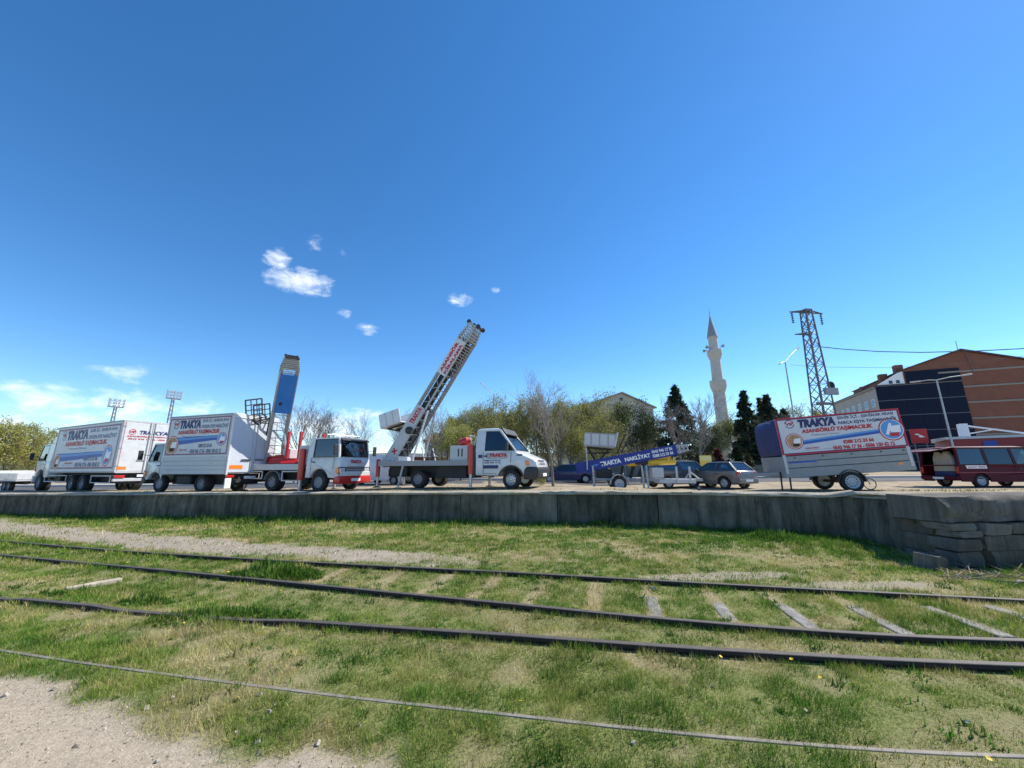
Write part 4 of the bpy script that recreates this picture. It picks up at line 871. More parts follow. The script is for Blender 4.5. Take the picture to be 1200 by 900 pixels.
# ------------------------------------------------------------------ telescopic ladder masts
def mast_matrix(base, yaw, elev):
    """mast frame: x across the rungs, y = out of the climbing (lower) face, z along the mast"""
    ax = Vector((math.cos(yaw) * math.cos(elev), math.sin(yaw) * math.cos(elev), math.sin(elev))); ac = Vector((math.sin(yaw), -math.cos(yaw), 0)); ou = ac.cross(ax) * -1
    m_ = Matrix((ac, ou, ax)).transposed().to_4x4(); m_.translation = Vector(base); return m_
def mast(T, M_, L, w, d, n=5, step=.10, pr=.08, dark_fill=True):
    """n nested sections, each with two lattice side frames joined by rungs"""
    for s_ in range(n):
        k = MB(); ww = w / 2 - s_ * .018; d0 = -d / 2 + s_ * .014; d1 = d / 2 - s_ * .018; z0 = .05 + s_ * .10; z1 = L + s_ * step
        for sx in (-1, 1):
            x = sx * ww
            k.bx(x - .016, x + .016, d0, d0 + .045, z0, z1); k.bx(x - .016, x + .016, d1 - .045, d1, z0, z1)
            if s_ in (0, n - 1) or True:
                m_ = int((z1 - z0) / .34); h = (z1 - z0) / m_
                for q in range(m_):
                    a, b = (d0 + .03, d1 - .03) if q % 2 == 0 else (d1 - .03, d0 + .03)
                    if s_ == 0 or z0 + q * h > L - .6: k.bar((x, a, z0 + q * h), (x, b, z0 + (q + 1) * h), .022, .022)
        m_ = int((z1 - z0) / .36); h = (z1 - z0) / m_
        for q in range(m_ + 1):
            if s_ == 0 or q >= m_ - 3: k.bx(-ww + .017, ww - .017, d1 - .04, d1 - .012, z0 + q * h - .015 if q < m_ else z1 - .03, z0 + q * h + .015 if q < m_ else z1)
            if s_ == 0 and q < m_: k.bar((-ww + .02, d1 - .03, z0 + q * h), (ww - .02, d1 - .03, z0 + (q + 1) * h), .018, .018)
        k.bx(-ww - .02, ww + .02, d1 + .002, d1 + .03, z1 - .07, z1 - .012); k.bx(-ww - .02, ww + .02, d0 - .03, d0 - .002, z1 - .07, z1 - .012)
        for sx in (-1, 1): k.bx(sx * (ww + .018) - .006, sx * (ww + .018) + .006, d0 - .03, d1 + .03, z1 - .07, z1 - .012)
        k.build('mast_section', GALV, T, M=M_)
    if dark_fill: MB().bx(-w / 2 + .2, w / 2 - .2, -d / 2 + .09, d / 2 - .19, .2, L - .05).build('mast_dark_fill', DARK, T, M=M_)  # filler box added inside the lattice to darken the mast interior
    for y in (-d / 2, d / 2):
        t = MB().lathe([(.04, -w * .40), (.05, -w * .38), (pr, -w * .36), (pr, -w * .28), (.04, -w * .26), (.04, w * .26), (pr, w * .28), (pr, w * .36), (.05, w * .38), (.04, w * .40)], c=(0, y, L + (n - 1) * step + .02), axis=(1, 0, 0), n=14); t.build('pulley', BLACKP, T, M=M_)
def mast_panel(T, M_, sx, w, d0, d1, z0, z1, m_, name='mast_panel', t=.012):
    x = sx * (w / 2 + .018); return MB().bx(min(x, x + sx * t), max(x, x + sx * t), d0, d1, z0, z1).build(name, m_, T, M=M_, bevel=.003)

def outrigger(T, x, y, z0, z1, r=.11, foot=True, m_=RED):
    MB().lathe([(r, z0 + .12), (r, z1), (r * .8, z1 + .02)], c=(x, y, 0), n=14).build('outrigger', m_, T, smooth=40)
    MB().lathe([(r * .55, .03), (r * .55, z0 + .14)], c=(x, y, 0), n=10).build('outrigger_ram', SILVER, T)
    MB().lathe([(.16, .0), (.16, .025), (.07, .05)], c=(x, y, 0), n=14).build('outrigger_foot', DARK, T)

# ------------------------------------------------------------------ elevator truck with cab-over cab
def build_cabover_elevator():
    c = at(374, 575, 15.5); th = rad(-20); lf = Vector((-math.sin(th), math.cos(th), 0)); o = Vector((c.x, c.y, 0)) + lf * .84
    T = thing('elevator_truck', 'white cab-over elevator truck with red turntable and blue-panelled ladder mast', 'truck', (o.x, o.y, pz(o.x - 1, o.y) - .012), th)
    cabover(T, -.72, .98, .95, .56, 1.36, 2.14, 0, .50, WHITE, side='dark', rake=.20, quarter=.28, ground_bumper=.32, bumper=RED)
    MB().bx(.985, 1.03, -.86, .86, .60, .80).build('upper_bumper', WHITE, T, bevel=.02)
    pl = Plane(T, (.992, -.4, 1.12), (0, 1, 0), (0, 0, 1), .8, .18); pl.txt('TRAKYA', .1, .1, .9, .9, REDT, .05)
    xs = .82; ws = MB(); ws.add([(.862, .05, 1.62), (.862, .55, 1.62), (.80, .53, 1.86), (.80, .05, 1.86)], [(0, 1, 2, 3)]); ws.build('windscreen_sticker', WHITET, T); ws = MB(); ws.add([(.858, .10, 1.68), (.858, .50, 1.68), (.817, .48, 1.82), (.817, .10, 1.82)], [(0, 1, 2, 3)]); q = ws.build('windscreen_sticker', REDT, T); q.location = (.012, 0, 0)
    # roof beacon, roof rack bars
    MB().lathe([(.06, 2.18), (.06, 2.30), (.045, 2.36)], c=(-.35, -.55, 0), n=12).build('beacon', REDL, T, smooth=40)
    b = MB(); b.tube([(.35, -.8, 2.22), (.35, -.8, 2.32), (.35, .8, 2.32), (.35, .8, 2.22)], .018, 6); b.tube([(.1, -.8, 2.2), (.1, -.8, 2.32), (.1, .8, 2.32), (.1, .8, 2.2)], .018, 6)
    for y in (-.5, 0, .5): b.tube([(.1, y, 2.32), (.35, y, 2.32)], .014, 6)
    b.build('roof_rack', SILVER, T)
    for s_ in (-1, 1): wheel(T, 0, s_ * .84, .385, .385, .22, s_, GREYP, .56, 8); wheel(T, -2.52, s_ * .80, .385, .385, .40, s_, GREYP, .56, 8)
    chassis(T, -4.0, .6, .48, .78, .36); MB().bx(-3.9, -1.0, -.5, .5, .42, .94).build('underside_shade', DARK, T)  # added dark box; the shade under the deck is its colour
    bed = MB(); bed.bx(-4.1, -1.0, -1.0, 1.0, .95, 1.08); bed.build('deck', GREYP, T, bevel=.012)
    e = MB()
    for s_ in (-1, 1): e.bx(-4.1, -1.0, s_ * 1.008 - .012, s_ * 1.008 + .012, .88, 1.12)
    e.bx(-4.13, -4.102, -1.02, 1.02, .88, 1.12); e.build('deck_edge', LGREY, T)
    for s_ in (-1, 1):
        side_guard(T, -4.0, -3.1, s_ * .97, .5, .84); side_guard(T, -1.98, -1.05, s_ * .97, .42, .84); mudguard(T, -2.52, s_ * .98 - .18 if s_ > 0 else -.98 - .0, s_ * .98 if s_ > 0 else -.80, .385, .47, GREYP)
        outrigger(T, -.98, s_ * .93, .35, 1.72, .125); outrigger(T, -4.2, s_ * .9, .3, 1.0, .07)
    MB().bx(-1.45, -.86, -.72, .8, 1.085, 1.9).build('hydraulic_cabinet', LGREY, T, bevel=.03)
    MB().bx(-1.46, -.9, -.6, .6, .3, .92).build('fuel_tank', DARK, T, bevel=.05)
    for x in (-3.9, -3.55): MB().bx(x, x + .1, -.9, .9, .74, .8).build('tail_light_bar', REDL if x < -3.8 else DARK, T)
    # turntable with red base plate, posts
    cx, cy = -2.75, -.05
    pts = [(cx + 1.05 * math.cos(a), cy + .82 * math.sin(a)) for a in [2 * math.pi * k / 8 + .39 for k in range(8)]]
    MB().prism(pts, 1.09, 1.15, axis='z').build('turntable_ring', DARK, T); MB().hexa([(x, y, 1.15) for x, y in pts], [(cx + (x - cx) * .82, cy + (y - cy) * .82, 1.36) for x, y in pts]).build('turntable', RED, T, bevel=.02)
    for x, y in ((cx + .35, -.5), (cx + .78, -.25)):
        MB().bx(x - .05, x + .05, y - .05, y + .05, 1.30, 2.55).build('red_post', RED, T, bevel=.01)
    yaw, el = rad(-32), rad(64); M_ = mast_matrix((cx - .95, cy - .05, 1.32), yaw, el); Lm, w, d = 4.45, .70, .38
    mast(T, M_, Lm, w, d, 6, step=.09, pr=.06, dark_fill=False)
    # blue sheet on the climbing face, weathered text strips at the side
    pn = MB().bx(-.32, .32, d / 2 + .012, d / 2 + .03, 2.35, 4.15).build('blue_panel', BLUEP, T, M=M_, bevel=.004)
    q = MB(); q.add([M_ @ Vector(p) for p in ((.08, d / 2 + .034, 2.72), (.2, d / 2 + .034, 2.72), (.2, d / 2 + .034, 2.86), (.08, d / 2 + .034, 2.86))], [(0, 1, 2, 3)]); q.build('sticker', DARK, pn)
    for sx in (-1, 1):
        p = mast_panel(T, M_, sx, w, -d / 2 + .03, d / 2 - .03, .1, 4.2, LGREY)
        ou = M_.to_3x3() @ Vector((0, 1, 0)); axv = M_.to_3x3() @ Vector((0, 0, 1))
        if sx < 0: lettering(p, 'KİRALAMA', M_ @ Vector((-w / 2 - .032, -d / 2 + .08, 2.25)), axv, ou, 1.35, .17, REDT, .04)
        else: lettering(p, 'ASANSÖR', M_ @ Vector((w / 2 + .032, d / 2 - .08, 2.25)), axv, -ou, 1.35, .17, REDT, .04)
    # tilt rams and base bracket
    b = MB(); b.hexa([(cx - 1.3, cy - .38, 1.20), (cx + .2, cy - .38, 1.34), (cx + .2, cy + .38, 1.34), (cx - 1.3, cy + .38, 1.20)], [(cx - 1.25, cy - .33, 1.42), (cx - .05, cy - .33, 1.56), (cx - .05, cy + .33, 1.56), (cx - 1.25, cy + .33, 1.42)]); b.build('mast_bracket', RED, T, bevel=.02)
    for y in (-.22, .22): MB().tube([(cx + .1, cy + y, 1.4), tuple(M_ @ Vector((y, .1, 1.5)))], .04, 8).build('lift_ram', SILVER, T)
    MB().bx(cx - .1, cx + .35, cy - .3, cy + .1, 1.37, 1.8).build('winch', LGREY, T, bevel=.03)
    # folded load cage hanging behind the mast
    cg = MB(); Mc = M_ @ Matrix.Translation((.62, -.25, 1.8)) @ Matrix.Rotation(rad(38), 4, 'Z') @ Matrix.Rotation(rad(-10), 4, 'X')
    for y in (-.55, -.05):
        fr = [(-.40, y, 0), (.40, y, 0), (.40, y - .3, .62), (-.40, y - .3, .62)]
        for a, b2 in zip(fr, fr[1:] + fr[:1]): cg.bar(a, b2, .045, .045)
        for f in (.33, .66): cg.bar((-.40, y - .3 * f, .62 * f), (.40, y - .3 * f, .62 * f), .03, .03)
        for x in (-.14, .14): cg.bar((x, y, 0), (x, y - .3, .62), .03, .03)
    for x in (-.38, .38): cg.bar((x, -.55, 0), (x, .2, -.05), .05, .05)
    cg.build('load_cage', BLACKP, T, M=Mc)
    cg = MB()
    for x in (-.16, .16): cg.bar((x, -.3, -1.55), (x, -.3, .2), .05, .05)
    for z in (-1.3, -.9, -.5, -.1): cg.bar((-.16, -.3, z), (.16, -.3, z), .03, .03)
    cg.build('carriage_rail', BLACKP, T, M=M_ @ Matrix.Translation((.55, 0, 1.75)))
build_cabover_elevator()

# ------------------------------------------------------------------ elevator truck with bonneted cab
def build_van_elevator():
    c = at(600, 572.5, 14.0); th = rad(-19); lf = Vector((-math.sin(th), math.cos(th), 0)); o = Vector((c.x, c.y, 0)) + lf * .86
    T = thing('elevator_truck', 'white bonneted elevator truck with long lettered mast raised over its cab', 'truck', (o.x, o.y, pz(o.x - 1, o.y) - .01), th)
    z0, zw, zr = .47, 1.36, 2.16
    low = [(-1.42, z0 + .02)] + arch(0, .47, z0, zc=.36) + [(.55, z0 - .04), (.92, z0 - .04), (.965, .62), (.95, .80), (.91, .98), (.82, 1.06), (.5, 1.20), (.18, 1.33), (.12, zw), (-1.42, zw)]
    hw = lambda u, v: .98 - .15 * max(0, (u - .25) / .7) ** 1.6 - (.04 if v > 1.0 and u > .1 else 0)
    MB().prism(low, 0, 0, hw=hw).build('cab_body', WHITE, T, bevel=.045, smooth=50, seg=3)
    MB().bx(-1.3, .1, -.85, .85, .62, zw + .012).build('cab_floor', SEAT, T)
    wb, wt = .935, .80
    bot = [(-1.385, wb, zw), (-1.08, wb, zw), (.16, wb - .07, zw), (.16, -wb + .07, zw), (-1.08, -wb, zw), (-1.385, -wb, zw)]
    top = [(-1.375, wt, zr), (-1.07, wt, zr), (-.50, wt - .04, zr), (-.50, -wt + .04, zr), (-1.07, -wt, zr), (-1.375, -wt, zr)]
    greenhouse(T, bot, top, ['panel', 'dark', 'glass', 'dark', 'panel', 'panel'], WHITE, pw=.08, crown=.10)
    for sy in (-.42, .42):
        s_ = MB(); s_.bx(-1.05, -.6, sy - .24, sy + .24, 1.0, 1.3); s_.bx(-1.15, -1.0, sy - .24, sy + .24, 1.2, 1.9); s_.build('seat', SEAT, T, bevel=.05)
    MB().bx(-.2, .06, -.8, .8, 1.2, 1.42).build('dashboard', BLACKP, T, bevel=.03); MB().lathe([(.18, -.012), (.195, 0), (.18, .012)], c=(-.38, .42, 1.5), axis=(-.5, 0, .85), n=20).build('steering_wheel', BLACKP, T)
    MB().prism([(-.55, zr - .01), (-.28, zr - .16), (-.25, zr - .13), (-.42, zr + .1), (-.56, zr + .1)], -.72, .72).build('sun_visor', BLACKP, T, bevel=.015)
    # dark bumper wrapped round the nose
    bp = [(.47, .36), (.86, .33), (1.0, .42), (1.02, .66), (.985, .80), (.60, .80), (.50, .70)]
    hb = lambda u, v: 1.0 - .16 * max(0, (u - .35) / .65) ** 1.6
    MB().prism(bp, 0, 0, hw=hb).build('bumper', BLACKP, T, bevel=.04, smooth=50)
    MB().bx(1.0, 1.03, -.26, .26, .45, .56).build('number_plate', WHITET, T)
    g = MB()
    for k in range(4): g.bx(.90 - .012 * k, .945 - .016 * k, -.42, .42, .86 + k * .05, .89 + k * .05)
    g.build('grille', BLACKP, T, bevel=.006)
    for s_ in (-1, 1):
        a = MB(); a.hexa([(.955, s_ * .50, .84), (.955, s_ * .72, .84), (.90, s_ * .72, 1.0), (.90, s_ * .50, 1.0)], [(.80, s_ * .50, .84), (.80, s_ * .72, .84), (.78, s_ * .72, 1.03), (.78, s_ * .5, 1.03)]); a.build('headlight', CLEARL, T, bevel=.02)
        a = MB(); y = s_ * .885; a.hexa([(.93, s_ * .73, .84), (.56, s_ * .965, .84), (.57, s_ * .955, 1.03), (.86, s_ * .73, 1.02)], [(.80, s_ * .70, .84), (.5, s_ * .86, .84), (.5, s_ * .86, 1.03), (.78, s_ * .70, 1.03)]); a.build('indicator', ORANGE, T, bevel=.015)
        MB().bx(.12, .42, s_ * .905 - .03, s_ * .905 + .03, 1.19, 1.255).build('side_vent', BLACKP, T, bevel=.015)
        y = s_ * .984; d = MB()
        for p, q in (((-1.1, y, .55), (-1.1, y, 1.34)), ((-.02, y, .95), (.02, y, 1.33)), ((-1.1, y, .56), (-.55, y, .56))): d.bar(p, q, .012, .012)
        d.build('door_seam', BLACKP, T)
        MB().bx(-1.08, -.50, min(y, y + s_ * .016), max(y, y + s_ * .016), .74, .86).build('door_stripe', NAVY, T, bevel=.004)
        mudguard(T, 0, s_ * .99 - .015, s_ * .99 + .015, .36, .50, BLACKP, a0=14, a1=166, t=.05)
        MB().bx(-1.06, -.92, s_ * .99 - .012, s_ * .99 + .012, 1.17, 1.22).build('door_handle', BLACKP, T, bevel=.008)
        mirror(T, (-.1, s_ * .88, 1.50), (-.12, s_ * 1.08, 1.55), (.09, .17, .30))
        MB().bar((.10, s_ * .15, zw + .04), (-.06, s_ * .6, zw + .2), .02).build('wiper', BLACKP, T)
    b = MB().bx(-1.30, -1.14, -.990, -.975, 1.13, 1.25); b.build('fuel_flap', NAVY, T)
    for z in (1.78, 1.93): MB().add([(-1.33, -.845 + (z - 1.8) * .17 - .05, z), (-1.13, -.845 + (z - 1.8) * .17 - .05, z), (-1.13, -.828 + (z - 1.8) * .17 - .05, z + .09), (-1.33, -.828 + (z - 1.8) * .17 - .05, z + .09)], [(0, 1, 2, 3)]).build('sticker', REDT, T)
    pl = Plane(T, (-1.1, -.982, .88), (1, 0, 0), (0, 0, 1), 1.05, .45)
    pl.disc(.17, .72, .09, NAVY, 'logo_ring', .006, 20, .075); pl.disc(.17, .72, .05, NAVY, 'logo_ring', .006, 20, .04, .5, 4); pl.txt('TRAKYA', .24, .62, .92, .93, REDT, .06); pl.txt('ASANSÖR KİRALAMA', .22, .50, .92, .58, NAVY, .02); pl.txt('0288 212 33 66', .05, .28, .66, .40, NAVY, .03); pl.txt('0543 946 17 36', .05, .10, .66, .22, NAVY, .03)
    for s_ in (-1, 1): wheel(T, 0, s_ * .86, .345, .345, .22, s_, SILVER, .60, 8, steer=rad(-9)); wheel(T, -3.9, s_ * .80, .345, .345, .40, s_, GREYP, .58, 8)
    chassis(T, -5.7, .4, .45, .75, .36)
    MB().bx(-5.8, -1.6, -.98, .98, .90, 1.02).build('deck', GREYP, T, bevel=.012)
    e = MB()
    for s_ in (-1, 1): e.bx(-5.8, -1.6, s_ * .99 - .012, s_ * .99 + .012, .86, 1.06)
    e.build('deck_edge', GREYP, T); MB().bx(-5.6, -1.7, -.5, .5, .42, .89).build('underside_shade', DARK, T)  # dark box added as the shadow below the deck
    MB().bx(-5.4, -4.6, -.7, .7, .45, .88).build('ballast_box', DARK, T, bevel=.02); MB().bx(-3.2, -1.9, -.75, .75, .38, .88).build('ballast_box', DARK, T, bevel=.02)
    for s_ in (-1, 1): outrigger(T, -1.62, s_ * .95, .42, 1.62, .115); outrigger(T, -5.85, s_ * .92, .3, 1.12, .085); MB().tube([(-1.50, s_ * .93, .4), (-1.50, s_ * .93, 1.6)], .06, 10).build('exhaust', BLACKP, T)
    for s_ in (-1, 1):
        q = MB(); q.tube([(-4.62, s_ * .95, .9), (-4.78, s_ * 1.0, .05)], .045, 8); q.lathe([(.12, 0), (.12, .03)], c=(-4.78, s_ * 1.0, 0), n=12); q.build('stabiliser', GALV, T)
    MB().bx(-2.55, -1.78, -.9, -.35, 1.03, 1.62).build('tool_box', LGREY, T, bevel=.02); MB().bx(-2.2, -2.15, -.91, -.895, 1.2, 1.5).build('tool_box_latch', DARK, T); MB().bx(-2.05, -2.0, -.91, -.895, 1.2, 1.5).build('tool_box_latch', DARK, T); MB().bx(-2.5, -1.8, .1, .8, 1.03, 1.5).build('hydraulic_cabinet', LGREY, T, bevel=.03)
    MB().lathe([(.17, 0), (.17, .35), (.05, .45)], c=(-2.3, -.5, 1.72), axis=(.8, 0, .25), n=12).build('red_drum', RED, T, smooth=40)
    w_ = MB()
    for y in (-.8, .2): w_.tube([(-1.62, y, 1.6), (-1.75, y, 2.0), (-1.45, y, 1.95), (-1.58, y, 1.6)], .025, 6)
    w_.tube([(-1.75, -.8, 2.0), (-1.75, .2, 2.0)], .02, 6); w_.build('mast_rest', WHITE, T)
    w_ = MB(); 
    for k in range(7): w_.tube([(-4.0 + k * .22, -.5 + .1 * (k % 2), 1.03), (-4.0 + k * .22, -.5, 1.2 + .12 * (k % 3)), (-3.85 + k * .22, -.1, 1.2)], .025, 6)
    w_.build('hydraulic_hose', DARK, T)
    MB().bx(-5.0, -4.55, -.8, -.3, 1.03, 1.22).build('control_box', WHITE, T, bevel=.015)
    # mast
    el = rad(56.5); M_ = mast_matrix((-5.72, -.05, 1.05), 0, el); Lm, w, d = 6.25, .78, .52
    mast(T, M_, Lm, w, d, 6, step=.13, pr=.10)
    X3 = M_.to_3x3()
    for sx in (-1, 1):
        a = mast_panel(T, M_, sx, w, -d / 2, d / 2 - .04, .15, 2.75, LGREY); b = mast_panel(T, M_, sx, w, -d / 2, d / 2 - .02, 4.35, 6.05, WHITE)
        axv = X3 @ Vector((0, 0, 1)); upv = X3 @ Vector((0, -1, 0))
        if sx > 0:
            lettering(a, 'TRAKYA', M_ @ Vector((w / 2 + .031, .12, 1.9)), axv, upv, .78, .25, REDT, .05); lettering(a, '✕', M_ @ Vector((w / 2 + .031, .12, .4)), axv, upv, .25, .25, REDT, .05) if False else None
            lettering(b, 'ASANSÖR', M_ @ Vector((w / 2 + .031, -.02, 4.45)), axv, upv, 1.45, .18, REDT, .06); lettering(b, 'KİRALAMA', M_ @ Vector((w / 2 + .031, .20, 4.45)), axv, upv, 1.45, .18, REDT, .06)
            q = MB(); q.bar((w / 2 + .033, -.1, .42), (w / 2 + .033, .1, .62), .002, .07, up=(0, 0, 1)); q.bar((w / 2 + .033, .1, .42), (w / 2 + .033, -.1, .62), .002, .07, up=(0, 0, 1)); q.build('emblem', REDT, a, M=M_)
    MB().lathe([(.16, 0), (.16, .1), (.07, .12)], c=(w / 2 + .03, .12, 1.62), axis=(1, 0, 0), n=16).build('cable_drum', BLACKP, T, M=M_)
    for s_ in (-1, 1):
        p = M_ @ Vector((s_ * .3, d / 2 + .05, 2.75)); q = MB(); q.tube([(-4.55, -s_ * .45, 1.05), tuple(p)], .045, 8); q.build('lift_ram', WHITE if s_ > 0 else SILVER, T)
        q = MB(); q.tube([(-4.55, -s_ * .45, 1.05), (-3.95, -s_ * .45, 1.05), (-4.12, -s_ * .45, 1.62)], .03, 6); q.build('ram_bracket', WHITE, T)
    q = MB()
    for k in range(9): q.tube([M_ @ Vector((-.25 + .06 * k, d / 2 + .04 + .03 * (k % 3), .5 + .2 * k)), M_ @ Vector((.25 - .05 * k, d / 2 + .12, .9 + .15 * k))], .03, 6)
    q.build('winch_linkage', DARK, T)
    MB().bx(-6.0, -5.45, -.5, .5, 1.03, 1.25).build('mast_bracket', LGREY, T, bevel=.02)
    # white load box riding on the upper face, tipped level-ish
    Mb = M_ @ Matrix.Translation((.02, -d / 2 - .08, 1.75)) @ Matrix.Rotation(rad(48), 4, 'X')
    bx_ = MB(); W2, D2, H2 = .62, 1.05, .62
    bx_.bx(-W2, W2, -D2, 0, 0, .05)
    for x in (-W2, W2 - .04): bx_.bx(x, x + .04, -D2, 0, .052, H2)
    bx_.bx(-W2 + .041, W2 - .041, -D2, -D2 + .04, .052, H2)
    bx_.build('load_box', WHITE, T, M=Mb, bevel=.01)
    r_ = MB()
    for x in (-.3, .3): r_.bx(x - .02, x + .02, -D2 - .012, -D2 - .001, .02, H2)
    for y in (-.7, -.35): 
        r_.bx(W2 + .001, W2 + .012, y - .02, y + .02, .02, H2); r_.bx(-W2 - .012, -W2 - .001, y - .02, y + .02, .02, H2)
    r_.build('box_rib', LGREY, T, M=Mb)
    k_ = MB()
    for x in (-.3, .3): k_.bar((x, -.9, -.02), (x, .02, -.45), .06, .06); k_.bar((x, -.9, -.03), (x, .05, -.03), .07, .06)
    k_.bar((-.3, -.5, -.2), (.3, -.5, -.2), .06, .06); k_.build('carriage', DARK, T, M=Mb)
build_van_elevator()
# ------------------------------------------------------------------ blue ladder trailer
def build_ladder_trailer():
    c = at(726, 572, 15.4); th = rad(-8); lf = Vector((-math.sin(th), math.cos(th), 0)); o = Vector((c.x, c.y, 0)) + lf * .72
    T = thing('ladder_trailer', 'blue furniture-lift trailer with lettered ladder and grey load platform', 'trailer', (o.x, o.y, pz(o.x, o.y) - .01), th)
    for s_ in (-1, 1): wheel(T, 0, s_ * .72, .29, .29, .19, s_, LGREY, .64, 8); mudguard(T, 0, s_ * .72 - .12, s_ * .72 + .12, .29, .37, LGREY, a0=-5, a1=185)
    f = MB()
    for s_ in (-1, 1): f.bar((-1.0, s_ * .45, .46), (2.2, s_ * .45, .42), .07, .1); f.bar((2.2, s_ * .45, .42), (3.4, 0, .42), .07, .1)
    for x in (-.9, 0, .9, 1.8): f.bar((x, -.45, .44), (x, .45, .44), .06, .08)
    f.bar((0, -.8, .29), (0, .8, .29), .07, .07); f.build('frame', GREYP, T, bevel=.01)
    MB().bx(1.6, 3.0, -.5, .5, .30, .46).build('base_plate', LGREY, T, bevel=.01)
    for x in (2.25, 2.75): MB().bx(x, x + .07, -.56, -.49, .30, .95).build('rack_post', LGREY, T, bevel=.006)
    MB().bx(1.35, 1.8, -.5, .0, .52, .92).build('engine_box', LGREY, T, bevel=.02); MB().bx(-.85, -.2, -.4, .4, .5, .85).build('hydraulic_tank', DARK, T, bevel=.04)
    for x in (.95, 1.12, -1.0):
        q = MB(); q.tube([(x, -.55, 1.0), (x + .03, -.6, .04)], .04, 8); q.lathe([(.1, 0), (.1, .03)], c=(x + .03, -.6, 0), n=10); q.build('stabiliser', GALV, T)
    q = MB(); q.tube([(.55, 0, .5), (.75, 0, 1.05)], .07, 8); q.tube([(.2, .2, .5), (.3, .2, 1.0)], .05, 8); q.tube([(.9, -.1, .55), (1.15, -.1, 1.2)], .08, 8); q.bx(.75, 1.25, -.3, .3, 1.05, 1.2); q.build('tilt_linkage', DARK, T)
    # ladder, nose low on the left
    el = rad(10.2); M_ = mast_matrix((-1.66, 0, .90), 0, el); Lm, w, d = 4.15, .62, .34
    mast(T, M_, Lm, w, d, 4, step=.16)
    X3 = M_.to_3x3(); axv, upv = X3 @ Vector((0, 0, 1)), X3 @ Vector((0, -1, 0))
    for sx in (-1, 1):
        p = mast_panel(T, M_, sx, w, -.215, .215, -.02, 4.15, mat('blue_ladder_paint', (.006, .028, .24), .5, var=.2))
        if sx > 0:
            x = w / 2 + .031
            lettering(p, 'TRAKYA', M_ @ Vector((x, .11, 1.0)), axv, upv, .86, .19, WHITET, .05); lettering(p, 'NAKLİYAT', M_ @ Vector((x, .10, 2.02)), axv, upv, 1.05, .21, WHITET, .05)
            lettering(p, '0543 946 17 36', M_ @ Vector((x, -.02, 3.15)), axv, upv, .83, .13, WHITET, .04); lettering(p, '0288 212 33 66', M_ @ Vector((x, .15, 3.15)), axv, upv, .83, .13, WHITET, .04); lettering(p, 'VIP', M_ @ Vector((x, .06, .62)), axv, upv, .3, .08, LBLUET, .03)
    # load platform box above the ladder
    Mb = Matrix.Translation((-.68, 0, 1.80)) @ Matrix.Rotation(rad(4), 4, 'Y')
    b = MB(); b.bx(-.6, .6, -.5, .5, 0, .04)
    for y in (-.5, .47): b.bx(-.6, .6, y, y + .03, .042, .52)
    b.bx(-.6, -.57, -.47, .47, .042, .52); b.build('load_platform', LGREY, T, M=Mb, bevel=.008)
    r_ = MB()
    for x in (-.35, 0, .35): r_.bx(x - .025, x + .025, -.512, -.501, 0, .54)
    r_.bx(-.62, .62, -.513, -.502, .50, .55); r_.bx(-.62, .62, -.513, -.502, -.02, .03); r_.build('box_rib', GREYP, T, M=Mb)
    MB().slab([(.62, -.5, .0), (.62, .5, .0), (.74, .5, .62), (.74, -.5, .62)], .03).build('tail_flap', WHITE, T, M=Mb)
    k = MB()
    for y in (-.3, .3): k.bar((-.5, y, -.05), (.55, y, -.08), .06, .05); k.bar((-.45, y, -.08), (-.1, y, -.62), .05, .05); k.bar((.45, y, -.08), (0, y, -.6), .05, .05); k.bar((-.5, y, -.3), (.5, y, -.22), .05, .05)
    for x in (-.4, -.1, .2, .5): k.bar((x, -.4, -.1), (x, .4, -.1), .04, .04)
    k.bar((.75, -.3, -.25), (1.05, -.3, .55), .04, .06); k.bar((.9, -.3, -.2), (1.15, -.3, .3), .03, .05); k.build('carriage', DARK, T, M=Mb)
    MB().tube([(-1.22, -.45, 1.75), (-1.22, -.45, .85)], .025, 6).build('rack_post', LGREY, T)
    for x in (1.9,):
        MB().lathe([(.1, 0), (.13, .04), (.13, 1.1), (.1, 1.14)], c=(1.25, -.1, 1.12), axis=(1, 0, .04), n=16).build('yellow_cylinder', YELLOW, T, smooth=40)
        MB().lathe([(.1, 0), (.13, .03), (.13, .35), (.1, .38)], c=(.45, -.1, 1.1), axis=(1, 0, .04), n=16).build('yellow_cylinder', YELLOW, T, smooth=40); MB().bx(1.3, 2.3, .12, .3, 1.25, 1.42).build('yellow_beam', YELLOW, T, bevel=.01)
    MB().tube([(2.7, 0, .42), (2.95, 0, .75), (3.3, 0, .42)], .035, 8).build('drawbar_prop', GALV, T); wheel(T, 3.2, -.08, .11, .11, .07, -1, GREYP, .5, 6, name='jockey_wheel')
build_ladder_trailer()

